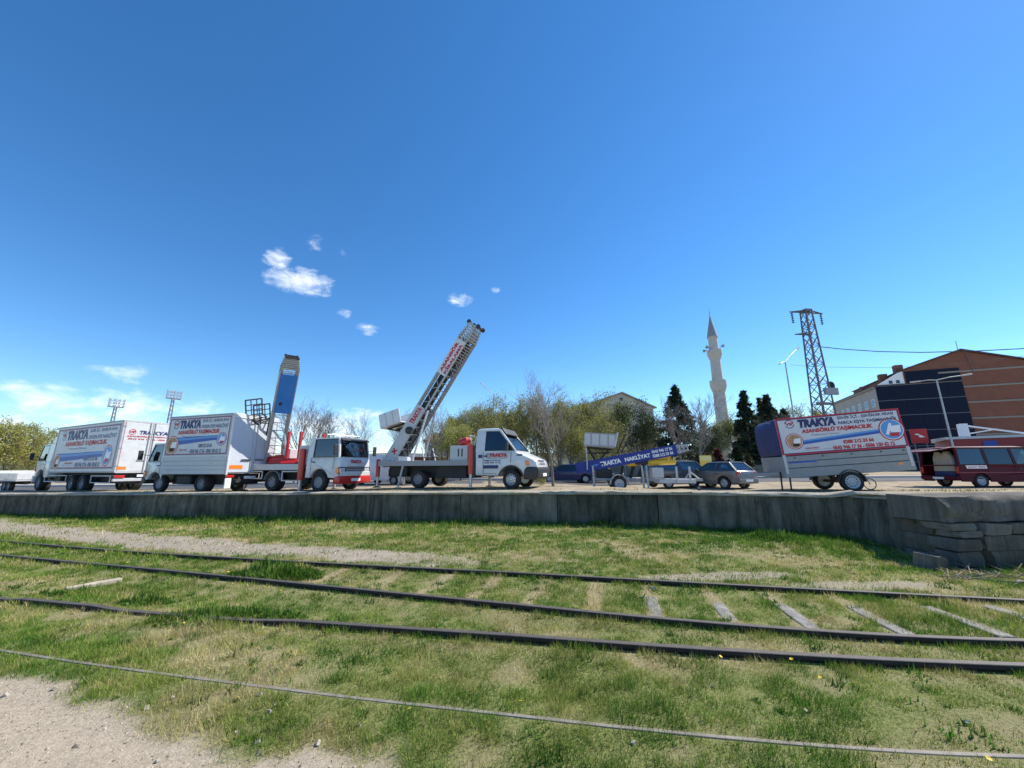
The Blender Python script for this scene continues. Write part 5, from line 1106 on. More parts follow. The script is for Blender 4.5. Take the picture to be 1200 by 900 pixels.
# ------------------------------------------------------------------ tarpaulin trailer
def build_tarp_trailer():
    th = rad(-12); c = at(922, 558, 12.35); tilt = rad(-4.0); lf = Vector((-math.sin(th), math.cos(th), 0)); w = .80
    # local frame: x to the right (rear of the trailer), nose low on the left
    o = Vector((c.x, c.y, 0)) + lf * w
    ax = Vector((math.cos(th), math.sin(th), 0)); wc = o + ax * 1.72
    g = pz(wc.x, wc.y - .8) - .01
    T = thing('tarpaulin_trailer', 'tipped two-wheeled trailer with blue tarpaulin hood and large advertising side', 'trailer', (wc.x, wc.y, g - .01), th)
    def tl(x, y, z): return Vector((math.cos(tilt) * x + math.sin(tilt) * (z - .3), y, -math.sin(tilt) * x + math.cos(tilt) * (z - .3) + .58))
    M_ = Matrix.Translation((0, 0, .58)) @ Matrix.Rotation(tilt, 4, 'Y') @ Matrix.Translation((0, 0, -.3))
    x0, x1 = -1.74, 1.80
    for s_ in (-1, 1): wheel(T, .05, s_ * (w - .02), .31, .31, .2, s_, LGREY, .66, 12); mudguard(T, .05, s_ * (w - .02) - .11, s_ * (w - .02) + .11, .31, .37, BLACKP, a0=0, a1=180)
    b = MB(); b.bx(x0, x1, -w, w, .44, .52); b.build('floor', GALV, T, M=M_, bevel=.006)
    f = MB(); f.bx(x0 + .05, x1 - .05, -.5, -.43, .36, .439); f.bx(x0 + .05, x1 - .05, .43, .5, .36, .439)
    for x in (-1.5, -.5, .5, 1.5): f.bx(x, x + .06, -.8, .8, .40, .4385)
    f.bar((x0, -.45, .4), (x0 - .85, 0, .4), .07, .09); f.bar((x0, .45, .4), (x0 - .85, 0, .4), .07, .09); f.bar((x0 - .8, 0, .4), (x0 - 1.15, 0, .4), .08, .08); f.build('drawbar', GREYP, T, M=M_)
    MB().tube([(.05, -w + .1, .3), (.05, w - .1, .3)], .045, 8).build('axle', DARK, T)
    GALP = mat('grey_side_board', (.27, .29, .30), .5, .2, var=.12, dirt=.3)
    for s_ in (-1, 1):
        y = s_ * (w + .005)
        for k, (za, zb) in enumerate(((.26, .54), (.555, .74), (.755, .93))): MB().bx(x0, x1, y - .018, y + .018, za, zb).build('side_board', GALP, T, M=M_, bevel=.008)
        h = MB()
        for x in (-1.4, -.6, .2, 1.0, 1.6): h.bx(x, x + .03, min(y + s_ * .019, y + s_ * .035), max(y + s_ * .019, y + s_ * .035), .85, .89)
        h.build('rope_hook', DARK, T, M=M_)
        MB().bx(x0 + .02, x0 + .1, y - .03, y + .03, .38, .98).build('corner_post', LGREY, T, M=M_, bevel=.006); MB().bx(x1 - .1, x1 - .02, y - .03, y + .03, .38, .98).build('corner_post', LGREY, T, M=M_, bevel=.006)
    MB().bx(x0 - .03, x0, -w, w, .26, .93).build('front_board', GALP, T, M=M_, bevel=.008); MB().bx(x1, x1 + .03, -w, w, .26, .93).build('tailboard', GALP, T, M=M_, bevel=.008)
    MB().add([M_ @ Vector(p) for p in ((x0 + .15, -w - .026, .70), (x0 + .95, -w - .026, .70), (x0 + .95, -w - .026, .76), (x0 + .15, -w - .026, .745))], [(0, 1, 2, 3)]).build('side_stripe', BLUET, T)
    # hood: rounded front in blue tarpaulin
    TARP = mat('blue_tarpaulin', (.020, .028, .11), .65, var=.3, vscale=2.5, bump=.5, bscale=3.5); zt = 2.16
    pr = [(x0 + .03, .93), (x0 - .05, 1.0), (x0 - .08, 1.5), (x0 - .05, 1.92), (x0 + .02, 2.04), (x0 + .14, zt), (x1 + .02, zt), (x1 + .02, .93)]
    hood = MB().prism(pr, -w, w).build('tarpaulin_hood', TARP, T, M=M_, bevel=.03, smooth=40)
    R3 = M_.to_3x3(); R_, U_ = R3 @ Vector((1, 0, 0)), R3 @ Vector((0, 0, 1))
    poster(T, M_ @ Vector((x0 + .02, -w - .012, .955)), R_, U_, x1 - x0 - .02, zt - .955 - .005, 'trailer')
    for x in (x0 - .04, x0 + .22):
        q = MB(); q.tube([tl(x, -.55, .45), Vector((x - .02, -.55, .02))], .025, 6); q.bx(x - .08, x + .04, -.6, -.5, 0, .02); q.build('prop_leg', DARK, T)
    q = MB()
    for k in range(2): q.bx(x1 - .02, x1 + .04, -w + .1 + k * 1.3, -w + .35 + k * 1.3, .36, .44)
    q.build('tail_light', REDL, T, M=M_)
    MB().bx(x1 - .42, x1 - .30, -w - .03, -w - .02, .44, .5).build('side_marker', ORANGE, T, M=M_)
build_tarp_trailer()
def build_bicycle():
    p = at(1016, 574, 12.4); T = thing('bicycle', 'small black bicycle leaning low behind the tipped trailer wheel', 'bicycle', (p.x, p.y + .25, pz(p.x, p.y + .25)), rad(-14))
    for x in (-.34, .30):
        r = MB(); n = 22; q = [(x + .17 * math.cos(2 * math.pi * k / n), 0, .185 + .17 * math.sin(2 * math.pi * k / n)) for k in range(n + 1)]; r.tube(q, .014, 6, cap=False); wl = r.build('wheel', RUBBER, T)
        s_ = MB()
        for k in range(10): a = math.pi * k / 5; s_.tube([(x, 0, .185), (x + .16 * math.cos(a), 0, .185 + .16 * math.sin(a))], .002, 4)
        s_.build('spoke', SILVER, wl)
    f = MB()
    for a, b in (((-.34, 0, .185), (-.05, 0, .2)), ((-.05, 0, .2), (.2, 0, .43)), ((-.12, 0, .45), (-.05, 0, .2)), ((-.34, 0, .185), (-.12, 0, .42)), ((-.12, 0, .42), (.2, 0, .43)), ((.2, 0, .48), (.30, 0, .185))): f.tube([a, b], .013, 6)
    f.build('frame', GREYP, T); MB().tube([(.2, -.2, .5), (.19, 0, .49), (.2, .2, .5)], .011, 6).build('handlebar', BLACKP, T); MB().bx(-.2, -.04, -.05, .05, .455, .485).build('saddle', BLACKP, T, bevel=.012)
build_bicycle()

# ------------------------------------------------------------------ cars
def car(T, L, W, H, paint, kind, glass=DGLASS, wr=.30, rim=SILVER):
    """x forward, origin at ground centre; kind picks the side profile"""
    w = W / 2; h = L / 2; zs = .22; fa, ra = h - .82, -h + .78
    if kind == 'hatch': belt, prof = .88, [(h, .62), (h - .04, .72), (h - .95, .90), (-h + .12, .93), (-h, .85), (-h - .01, .45)]; bot = (h - 1.0, -h + .30, -h + .12); top = (h - 1.75, -h + .55, 0); zr = H
    elif kind == 'sedan': belt, prof = .86, [(h, .62), (h - .04, .72), (h - 1.05, .88), (-h + .85, .90), (-h + .04, .90), (-h, .5)]; zr = H
    else: belt, prof = .95, [(h, .68), (h - .05, .85), (h - .9, .98), (-h, .98), (-h - .01, .5)]; zr = H
    low = [(-h + .02, zs + .05)] + arch(ra, .37, zs, zc=.28) + arch(fa, .37, zs, zc=.28) + [(h - .08, zs), (h, .42)] + prof
    hw = lambda u, v: w - .10 * (max(0, abs(u) - (h - .7)) / .7) ** 2 - .03 * (v < .4)
    MB().prism(low, 0, 0, hw=hw).build('body', paint, T, bevel=.04, smooth=50)
    xf, xr = {'hatch': (h - 1.0, -h + .10), 'sedan': (h - 1.1, -h + .75), 'suv': (h - .95, -h + .06)}[kind]
    tf, tr = {'hatch': (h - 1.75, -h + .55), 'sedan': (h - 1.75, -h + 1.25), 'suv': (h - 1.55, -h + .25)}[kind]
    m_ = (xf + xr) / 2; zb = belt; wb, wt = w - .06, w - .22; mt = (tf + tr) / 2
    bo = [(xr, wb - .05, zb), (m_, wb, zb), (xf, wb - .05, zb), (xf, -wb + .05, zb), (m_, -wb, zb), (xr, -wb + .05, zb)]
    to = [(tr, wt - .04, zr - .06), (mt, wt, zr - .06), (tf, wt - .04, zr - .06), (tf, -wt + .04, zr - .06), (mt, -wt, zr - .06), (tr, -wt + .04, zr - .06)]
    g = 'glass' if glass is WGLASS else 'dark'
    greenhouse(T, bo, to, [g] * 6, paint, pw=.06, crown=.06)
    MB().bx(xr + .05, xf - .1, -wb + .1, wb - .1, .4, zb + .01).build('interior_floor', SEAT, T)
    for x in (m_ + .15, m_ - .75):
        for y in (-.36, .36): MB().bx(x - .07, x + .07, y - .24, y + .24, zb - .2, zb + .34).build('seat', SEAT, T, bevel=.05)
    for s_ in (-1, 1):
        wheel(T, fa, s_ * (w - .10), wr, wr, .19, s_, rim, .66, 7); wheel(T, ra, s_ * (w - .10), wr, wr, .19, s_, rim, .66, 7)
        MB().bx(h - .17, h - .02, s_ * (w - .33) - .15, s_ * (w - .33) + .15, .60, .74).build('headlight', CLEARL, T, bevel=.03)
        MB().bx(-h - .02, -h + .14, s_ * (w - .21) - .12, s_ * (w - .21) + .12, .64, .86).build('tail_light', REDL, T, bevel=.03)
        d = MB(); y = s_ * (w + .002)
        for x in (m_, xf - .15): d.bar((x, y, .34), (x, y, belt - .02), .01, .01)
        d.bar((xr + .5, y, .34), (xf - .15, y, .34), .01, .01); d.build('door_seam', BLACKP, T)
        MB().bx(m_ - .2, m_ - .05, y - .012, y + .012, .74, .77).build('door_handle', BLACKP, T, bevel=.005); mirror(T, (xf - .25, s_ * (w - .05), zb + .03), (xf - .22, s_ * (w + .10), zb + .06), (.08, .14, .13))
    for x, s_ in ((h, 1), (-h, -1)): MB().bx(min(x - s_ * .12, x + s_ * .04), max(x - s_ * .12, x + s_ * .04), -w + .1, w - .1, .28, .52).build('bumper', paint if kind == 'hatch' else BLACKP, T, bevel=.04); MB().bx(min(x + s_ * .04, x + s_ * .055), max(x + s_ * .04, x + s_ * .055), -.26, .26, .38, .48).build('number_plate', WHITET, T)
def place(name, label, cat, px, py, d, rz, group=None):
    p = at(px, py, d); return thing(name, label, cat, (p.x, p.y, pz(p.x, p.y) - .012), rad(rz), group)
CARSILVER = mat('silver_car_paint', (.12, .13, .15), .3, .3, coat=.6, dirt=.2); CARBLUE = mat('dark_blue_car_paint', (.012, .02, .10), .25, .2, coat=.8); VANRED = mat('dark_red_car_paint', (.085, .002, .014), .5, .0, spec=.2)
car(place('hatchback_car', 'silver hatchback parked between the tarpaulin trailer and the yellow sign', 'car', 842, 572, 20.5, 114), 3.5, 1.60, 1.36, CARSILVER, 'hatch', WGLASS)
car(place('saloon_car', 'dark blue saloon parked behind the slim bare tree', 'car', 664, 560, 30, 176), 4.3, 1.7, 1.40, CARBLUE, 'sedan')
car(place('estate_car', 'grey estate car parked behind the yellow cylinders of the ladder trailer', 'car', 798, 562, 22, 12), 4.2, 1.7, 1.5, CARSILVER, 'suv', WGLASS)
car(place('hatchback_car', 'black hatchback parked just left of the ladder trailer wheel, far behind', 'car', 700, 560, 31, 4), 4.0, 1.7, 1.45, mat('black_car_paint', (.012, .012, .014), .25, coat=.8), 'hatch')

def build_red_van():
    c = at(1128, 569, 18.1); th = rad(-3); lf = Vector((-math.sin(th), math.cos(th), 0)); w = .92; o = Vector((c.x, c.y, 0)) + lf * w
    T = thing('van', 'dark red minibus van with its tailgate raised open and load inside', 'van', (o.x, o.y, pz(o.x + 1, o.y) - .03), th)
    L, zw, zr = 4.75, 1.06, 1.86; ra, fa = .95, 3.85
    low = [(.04, .30)] + arch(ra, .39, .28, zc=.30) + arch(fa, .39, .28, zc=.30) + [(L - .1, .28), (L, .45), (L - .02, .72), (L - .12, .9), (L - .75, zw), (.0, zw), (-.01, .5)]
    hw = lambda u, v: w - .12 * max(0, (u - 4.0) / .75) ** 2
    # side skins, floor, roof: hollow so that the open tailgate shows the inside
    for s_ in (-1, 1):
        q = MB(); A = [(u, s_ * hw(u, v), v) for u, v in low]; B = [(u, s_ * (hw(u, v) - .05), v) for u, v in low]; q.hexa(A, B); q.build('body_side', VANRED, T, bevel=.012)
    MB().bx(.02, L - .3, -w + .06, w - .06, .42, .48).build('floor', SEAT, T)
    MB().prism([(L - .8, .3), (L - .06, .3), (L, .45), (L - .02, .72), (L - .12, .9), (L - .8, zw - .01)], -w + .11, w - .11).build('bonnet', VANRED, T, bevel=.03)
    wb, wt = w - .03, w - .14; xs = [.06, 1.35, 2.6, 3.95]; ts = [.16, 1.37, 2.6, 3.25]
    bo = [(x, wb if x < 3 else wb - .04, zw) for x in xs] + [(x, -wb if x < 3 else -wb + .04, zw) for x in xs[::-1]]
    to = [(x, wt, zr) for x in ts] + [(x, -wt, zr) for x in ts[::-1]]
    greenhouse(T, bo, to, ['glass', 'dark', 'glass', 'glass', 'glass', 'dark', 'glass', None], VANRED, pw=.085, crown=.09)
    # raised tailgate with window opening
    tg = MB(); hx, hz = .10, zr + .02; ex, ez = -1.02, zr - .17
    for y in (-.78, .68): tg.hexa([(hx, y, hz), (hx, y + .1, hz), (hx, y + .1, hz + .04), (hx, y, hz + .04)], [(ex, y, ez), (ex, y + .1, ez), (ex, y + .1, ez + .04), (ex, y, ez + .04)])
    for f0, f1 in ((.0, .12), (.55, 1.0)):
        a = Vector((hx + (ex - hx) * f0, 0, hz + (ez - hz) * f0)); b = Vector((hx + (ex - hx) * f1, 0, hz + (ez - hz) * f1)); tg.hexa([(a.x, -.68, a.z), (a.x, .68, a.z), (a.x, .68, a.z + .04), (a.x, -.68, a.z + .04)], [(b.x, -.68, b.z), (b.x, .68, b.z), (b.x, .68, b.z + .04), (b.x, -.68, b.z + .04)])
    tgo = tg.build('tailgate', VANRED, T, bevel=.008)
    a = Vector((hx + (ex - hx) * .12, 0, hz + (ez - hz) * .12 + .02)); b = Vector((hx + (ex - hx) * .55, 0, hz + (ez - hz) * .55 + .02)); MB().slab([(a.x, -.68, a.z), (b.x, -.68, b.z), (b.x, .68, b.z), (a.x, .68, a.z)], .006).build('tailgate_window', DGLASS, tgo)
    fl = MB().bx(-1.0, -.96, .25, .72, 1.0, 1.68); fl.build('tailgate_trim', BLACKP, tgo, bevel=.05)
    for y in (-.8, .8): MB().tube([(.06, y, 1.5), (-.5, y, zr - .06)], .012, 6).build('gas_strut', BLACKP, tgo)
    for s_ in (-1, 1):
        MB().bx(-.02, .06, s_ * (w - .07) - .06, s_ * (w - .07) + .06, .68, 1.0).build('tail_light', REDL, T, bevel=.015)
        wheel(T, ra, s_ * (w - .12), .325, .325, .2, s_, LGREY, .60, 8); wheel(T, fa, s_ * (w - .12), .325, .325, .2, s_, LGREY, .60, 8)
        y = s_ * (w + .004); MB().bx(.02, L - .85, y - .012, y + .012, .70, .735).build('side_trim', mat('faded_red_trim', (.30, .05, .07), .5), T); d = MB(); d.bar((2.6, y, .35), (2.6, y, zw), .012, .012); d.bar((3.75, y, .35), (3.75, y, zw), .012, .012); d.bar((1.35, y, .75), (1.35, y, zw), .012, .012); d.build('door_seam', BLACKP, T)
        MB().bx(2.68, 2.83, y - .016, y + .016, .86, .90).build('door_handle', BLACKP, T, bevel=.006); mirror(T, (3.55, s_ * (w - .08), 1.15), (3.6, s_ * (w + .12), 1.2), (.09, .16, .22))
    MB().bx(-.1, .1, -w + .03, w - .03, .36, .56).build('rear_bumper', VANRED, T, bevel=.03); MB().bx(L - .06, L + .06, -w + .1, w - .1, .32, .54).build('front_bumper', BLACKP, T, bevel=.03)
    MB().bx(-.115, -.1, -.26, .26, .40, .50).build('number_plate', WHITET, T)
    for x in (2.75, 3.35):
        for y in (-.45, .45): MB().bx(x - .08, x + .08, y - .25, y + .25, .6, 1.45).build('seat', SEAT, T, bevel=.05)
    pl = Plane(T, (.38, -w - .001, .90), (1, 0, 0), (0, 0, 1), .92, .15); pl.poly([(.0, 0), (1, 0), (.97, 1), (-.03, 1)], WHITET, 'side_sticker', .004); pl.txt('NAKLİYAT', .06, .25, .50, .78, REDT, .04); pl.txt('TRAKYA', .56, .25, .93, .78, REDT, .04)
    # pale sacks and a blue crate inside
    sk = thing('upholstered_panel', 'pale beige upholstered seat back standing inside the open van', 'seat', tuple(T.matrix_basis @ Vector((.42, .08, .485))), th)
    q = MB(); q.prism([(-.52, .28), (-.46, .95), (-.30, 1.28), (-.08, 1.22), (0, 1.08), (.08, 1.22), (.30, 1.28), (.46, .95), (.52, .28)], -.09, .09, axis='x'); q.build('cushion', mat('beige_fabric', (.50, .46, .38), .9, var=.1, bump=.3), sk, bevel=.05, smooth=50); MB().bx(-.1, .1, -.5, .5, 0, .28).build('seat_base', mat('dark_blue_plastic', (.02, .04, .14), .5), sk, bevel=.03)
build_red_van()
def build_flatbed():
    p = at(24, 573, 27); T = thing('flatbed_trailer', 'low white dropside flatbed parked beyond the large lorry cab', 'trailer', (p.x, p.y, pz(p.x, p.y)), rad(157))
    MB().bx(-2.4, 1.2, -1.0, 1.0, .70, .80).build('deck', LGREY, T, bevel=.01)
    for s_ in (-1, 1):
        for k in range(4): MB().bx(-2.4 + k * .9, -1.53 + k * .9, s_ * 1.0 - .02, s_ * 1.0 + .02, .81, 1.22).build('dropside_board', WHITE, T, bevel=.012)
        for x in (-1.2, -.5): wheel(T, x, s_ * .82, .36, .36, .24, s_, GREYP, .58, 8)
        mudguard(T, -.85, s_ * .82 - .13, s_ * .82 + .13, .36, .75, DARK, a0=25, a1=155); side_guard(T, .3, 1.1, s_ * .95, .3, .6)
    chassis(T, -2.3, 2.4, .48, .68, .4); MB().bx(-2.42, -2.36, -.98, .98, .81, 1.22).build('tailboard', WHITE, T, bevel=.01); MB().bx(1.18, 1.24, -.98, .98, .81, 1.4).build('headboard', WHITE, T, bevel=.01)
build_flatbed()
def build_white_van():
    p = at(452, 560, 29); T = thing('delivery_van', 'white panel van parked behind the lower end of the lettered mast', 'van', (p.x, p.y, pz(p.x, p.y) - .01), rad(-24))
    prof = [(-2.4, .34)] + arch(-1.55, .42, .32, zc=.32) + arch(1.55, .42, .32, zc=.32) + [(2.35, .32), (2.4, .7), (2.3, 1.0), (1.75, 1.18), (1.05, 2.1), (.85, 2.2), (-2.38, 2.22), (-2.42, 1.2)]
    hw = lambda u, v: .97 - .12 * max(0, (v - 1.2)) - .1 * max(0, (u - 1.8) / .6) ** 2
    MB().prism(prof, 0, 0, hw=hw).build('body', WHITE, T, bevel=.05, smooth=50)
    MB().slab([(1.70, -.72, 1.26), (1.70, .72, 1.26), (1.14, .66, 2.05), (1.14, -.66, 2.05)], .02).build('windscreen', DGLASS, T)
    for s_ in (-1, 1):
        MB().slab([(.5, s_ * .955, 1.28), (1.5, s_ * .955, 1.28), (1.05, s_ * .885, 1.9), (.5, s_ * .885, 1.9)][::s_ * -1], .015).build('side_window', DGLASS, T)
        for x in (-1.55, 1.55): wheel(T, x, s_ * .86, .34, .34, .22, s_, GREYP, .6, 8)
        MB().bx(2.2, 2.36, s_ * .68 - .16, s_ * .68 + .16, .78, .98).build('headlight', CLEARL, T, bevel=.03); MB().bx(-2.44, -2.38, s_ * .85 - .07, s_ * .85 + .07, .8, 1.25).build('tail_light', REDL, T); mirror(T, (1.3, s_ * .9, 1.35), (1.35, s_ * 1.12, 1.45), (.08, .15, .26))
    MB().bx(2.3, 2.45, -.85, .85, .34, .62).build('bumper', BLACKP, T, bevel=.04)
build_white_van()
# ------------------------------------------------------------------ trees
def grow(seed, H, trunk=.28, spread=.75, levels=4, up=.25, kids=(7, 6, 5, 5), thick=.018, droop=0.0):
    """returns tapered segments (p, q, r0, r1, level) of a branching tree of height about H"""
    rr = random.Random(seed); seg = []; ends = []
    def rec(p, d, ln, r, lv):
        n = 4 if lv < 2 else 3; pts = [p]; q = p.copy(); dd = d.copy()
        for i in range(n):
            dd = (dd + Vector((rr.uniform(-1, 1), rr.uniform(-1, 1), rr.uniform(-.6, .8))) * (.10 if lv == 0 else .2) + Vector((0, 0, up * (.3 if lv else .1) - droop * (lv >= 2)))).normalized(); q2 = q + dd * ln / n; r2 = r * (1 - .16 * (i + 1) * (1 if lv else .9)); seg.append((q.copy(), q2.copy(), r * (1 - .16 * i), r2, lv)); q = q2; pts.append(q.copy())
        if lv >= levels: ends.append((pts, dd)); return
        k = kids[min(lv, len(kids) - 1)]
        for j in range(k):
            t = (trunk if lv == 0 else .25) + (1 - (trunk if lv == 0 else .25)) * (j + rr.random() * .8) / k; t = min(t, .98); f = t * n; i = min(int(f), n - 1); b = pts[i].lerp(pts[i + 1], f - i)
            a = rr.uniform(0, 2 * math.pi); o = dd.orthogonal().normalized(); o2 = dd.cross(o); sp = spread * rr.uniform(.7, 1.25)
            nd = (dd * math.cos(sp) + (o * math.cos(a) + o2 * math.sin(a)) * math.sin(sp)).normalized(); rec(b, nd, ln * rr.uniform(.42, .66) * (1.0 if lv else (1.1 - .45 * t)), r * (.50 if lv else .45) * (1.1 - .5 * t), lv + 1)
        if lv == 0 and True: pass
    rec(Vector((0, 0, -.1)), Vector((rr.uniform(-.05, .05), rr.uniform(-.05, .05), 1)).normalized(), H * .82, H * thick, 0); return seg, ends
def tree_parts(seed, H, leafcol=None, leaf_n=0, leaf_s=.1, bark=BARK, twig=TWIG, minr=.008, name='tree', **kw):
    """a template tree: list of (part name, mesh)"""
    seg, ends = grow(seed, H, **kw); t = MB(); c = MB()
    for p, q, r0, r1, lv in seg:
        if lv <= 1: t.tube([p, q], [r0, r1], 6 if lv == 0 else 4, cap=False)
        else: c.tube([p, q], [max(r0, minr), max(r1, minr * .7)], 3, cap=False)
    out = [('trunk', t.mesh('trunk', smooth=60), bark), ('crown', c.mesh('crown'), twig)]
    if leaf_n:
        rng = np.random.default_rng(seed); P = np.array([tuple(p) for pts, _ in ends for p in pts[1:]]); i = rng.integers(0, len(P), leaf_n); x = P[i] + rng.normal(0, leaf_s * 1.6, (leaf_n, 3))
        a = rng.normal(0, 1, (leaf_n, 3)); a /= np.linalg.norm(a, axis=1)[:, None]; b = np.cross(a, rng.normal(0, 1, (leaf_n, 3))); b /= np.linalg.norm(b, axis=1)[:, None]; s_ = leaf_s * rng.uniform(.5, 1.3, (leaf_n, 1))
        v = np.stack([x - a * s_ * .5, x + b * s_ * .35, x + a * s_ * .5, x - b * s_ * .35], 1).reshape(-1, 3); me = bpy.data.meshes.new('foliage'); me.from_pydata(v.tolist(), [], (np.arange(4 * leaf_n).reshape(-1, 4)).tolist())
        cl = np.repeat(np.array(leafcol)[None] * rng.uniform(.55, 1.45, (leaf_n, 1)) * (np.ones((leaf_n, 3)) + rng.normal(0, .06, (leaf_n, 3))), 4, 0); set_col(me, 'tint', np.concatenate([np.clip(cl, 0, 1), np.ones((len(cl), 1))], 1)); out.append(('foliage', me, GRASSM))
    return out
def plant(tpl, name, label, cat, px, py, d, rz, sc=1.0, group=None, zoff=0.0, z=None):
    p = at(px, py, d); t = thing(name, label, cat, (p.x, p.y, (pz(np.clip(p.x, -60, 60), min(p.y, 60)) if z is None else z) + zoff), rz, group); t.scale = (sc, sc, sc)
    for n, me, m_ in tpl: obj(n, me, m_, t)
    return t
OLIVE = (.27, .275, .075)
T_SPARSE = [tree_parts(11 + k, 8.0, OLIVE, 9000, .15, BARKG, TWIG, .010, levels=4, spread=.68, kids=(13, 7, 5, 3), trunk=.10, up=.32) for k in range(3)]
T_WILLOW = [tree_parts(31 + k, 7.0, (.33, .33, .08), 8000, .16, BARK, TWIG, .009, levels=4, spread=.85, kids=(11, 6, 5, 3), trunk=.12, up=.1, droop=.18) for k in range(2)]
T_BARE = [tree_parts(51 + k, 6.5, None, 0, .1, BARKG, mat('grey_twig', (.21, .18, .155), .9, var=.3), .006, levels=4, spread=.62, kids=(9, 6, 5, 4), trunk=.26, up=.4) for k in range(3)]
T_DARK = [tree_parts(71, 6.5, (.035, .065, .02), 6500, .17, BARK, TWIG, .01, levels=4, spread=.7, kids=(10, 6, 5, 3), trunk=.1, up=.3)]
def conifer(seed, H, R, n, dark=(.020, .042, .020), shape=1.0):
    rng = np.random.default_rng(seed); tr = MB().tube([(0, 0, -.1), (0, 0, H * .5), (0, 0, H * .97)], [.22, .13, .02], 7); rows = []; cols = []
    L = int(n / 60); br = MB()
    for k in range(L):
        h = H * (.08 + .91 * (k + rng.random()) / L); f = 1 - (h / H); rad_ = R * (f ** shape) * rng.uniform(.7, 1.1) + .12; a = rng.uniform(0, 2 * np.pi); m_ = 60; s_ = np.sqrt(rng.random(m_)); dr = -.28 * s_ * rad_ + .06 * rng.normal(0, 1, m_) * rad_ ** .5; sp = rng.normal(0, .16, m_) * rad_ * s_ + rng.normal(0, .05, m_)
        rows.append(np.stack([np.cos(a) * rad_ * s_ - np.sin(a) * sp, np.sin(a) * rad_ * s_ + np.cos(a) * sp, h + dr], -1)); cols.append(np.tile(np.array(dark) * rng.uniform(.7, 1.5), (m_, 1))); br.tube([(0, 0, h), (math.cos(a) * rad_ * .9, math.sin(a) * rad_ * .9, h - .25 * rad_)], [.03, .008], 3, cap=False)
    x = np.concatenate(rows); c = np.concatenate(cols); nn = len(x); d = rng.normal(0, 1, (nn, 3)); d[:, 2] -= .4; d /= np.linalg.norm(d, axis=1)[:, None]; b = np.cross(d, rng.normal(0, 1, (nn, 3))); b /= np.linalg.norm(b, axis=1)[:, None]; s_ = rng.uniform(.22, .50, (nn, 1)) * (H / 10) ** .5
    v = np.stack([x - b * s_ * .28, x + b * s_ * .28, x + d * s_], 1).reshape(-1, 3); me = bpy.data.meshes.new('needles'); me.from_pydata(v.tolist(), [], np.arange(3 * nn).reshape(-1, 3).tolist()); cc = np.repeat(c * rng.uniform(.7, 1.4, (nn, 1)), 3, 0); set_col(me, 'tint', np.concatenate([cc, np.ones((len(cc), 1))], 1))
    return [('trunk', tr.mesh('trunk', smooth=50), BARK), ('branches', br.mesh('branches'), BARK), ('crown', me, GRASSM)]
G_MASS = 'pale budding trees behind the parking area'
lab_sparse = ['pale budding tree behind the bonneted truck cab', 'pale budding tree behind the white mast rest frame', 'pale budding tree rising behind the slim bare tree', 'pale budding tree left of the gabled building', 'pale budding tree behind the grey load platform', 'pale budding tree before the gabled building wall', 'low budding tree between the truck bonnet and the blue ladder', 'pale budding tree over the truck windscreen', 'tall budding tree beside the far lamp arm', 'pale budding tree behind the ladder trailer print']
lab_back = ['back-row budding tree over the tool box', 'back-row budding tree over the truck cab roof', 'back-row budding tree over the truck bonnet', 'back-row budding tree by the slim bare tree', 'back-row budding tree over the ladder nose', 'back-row budding tree under the gable peak', 'back-row budding tree behind the evergreen', 'back-row budding tree by the lamp arm', 'back-row budding tree over the saloon', 'back-row budding tree behind the load platform']
rr_ = random.Random(5)
for i, (px, d, sc) in enumerate(((575, 38, 1.0), (545, 42, .98), (628, 40, 1.12), (668, 42, 1.15), (700, 44, 1.25), (730, 42, 1.05), (655, 34, .75), (600, 44, 1.18), (560, 50, 1.2), (715, 36, .8))):
    plant(T_SPARSE[i % 3], 'budding_tree', lab_sparse[i], 'tree', px, 560, d, rr_.uniform(0, 6), sc * .82, G_MASS)
for i, px in enumerate((536, 588, 615, 642, 672, 722, 762, 560, 655, 698)):
    plant(T_SPARSE[(i + 1) % 3], 'budding_tree', lab_back[i], 'tree', px, 560, 50 + (i * 7) % 9, rr_.uniform(0, 6), (.88, .98, 1.02, .95, 1.08, .98, .8, .9, 1.0, 1.02)[i], G_MASS)
for i, (px, d, sc, lab) in enumerate(((872, 58, .95, 'low leafy tree behind the small green cypress'), (955, 56, 1.05, 'leafy tree behind the foot of the pylon'), (975, 60, 1.05, 'leafy tree between the pylon and the brick block'), (896, 64, 1.15, 'leafy tree filling the gap between the narrow conifers'), (938, 62, 1.15, 'leafy tree behind the double street lamp pole'), (845, 60, .85, 'leafy tree directly behind the minaret'))):
    plant(T_SPARSE[i % 3], 'leafy_tree', lab, 'tree', px, 560, d, rr_.uniform(0, 6), sc, 'leafy trees around the minaret')
for i, (px, d, sc, lab) in enumerate(((4, 44, 1.0, 'yellow-green willow bush at the platform end beside the flatbed'), (30, 46, .92, 'yellow-green willow directly behind the flatbed'), (-30, 42, 1.0, 'yellow-green willow at the edge of the view past the flatbed'), (54, 58, 1.0, 'yellow-green willow behind the lorry cab'), (540, 33, .7, 'yellow-green bush behind the grey tool box'), (690, 34, .62, 'yellow-green bush behind the blue ladder nose'))):
    plant(T_WILLOW[i % 2], 'willow_tree', lab, 'tree', px, 560, d, rr_.uniform(0, 6), sc, 'yellow-green willows')
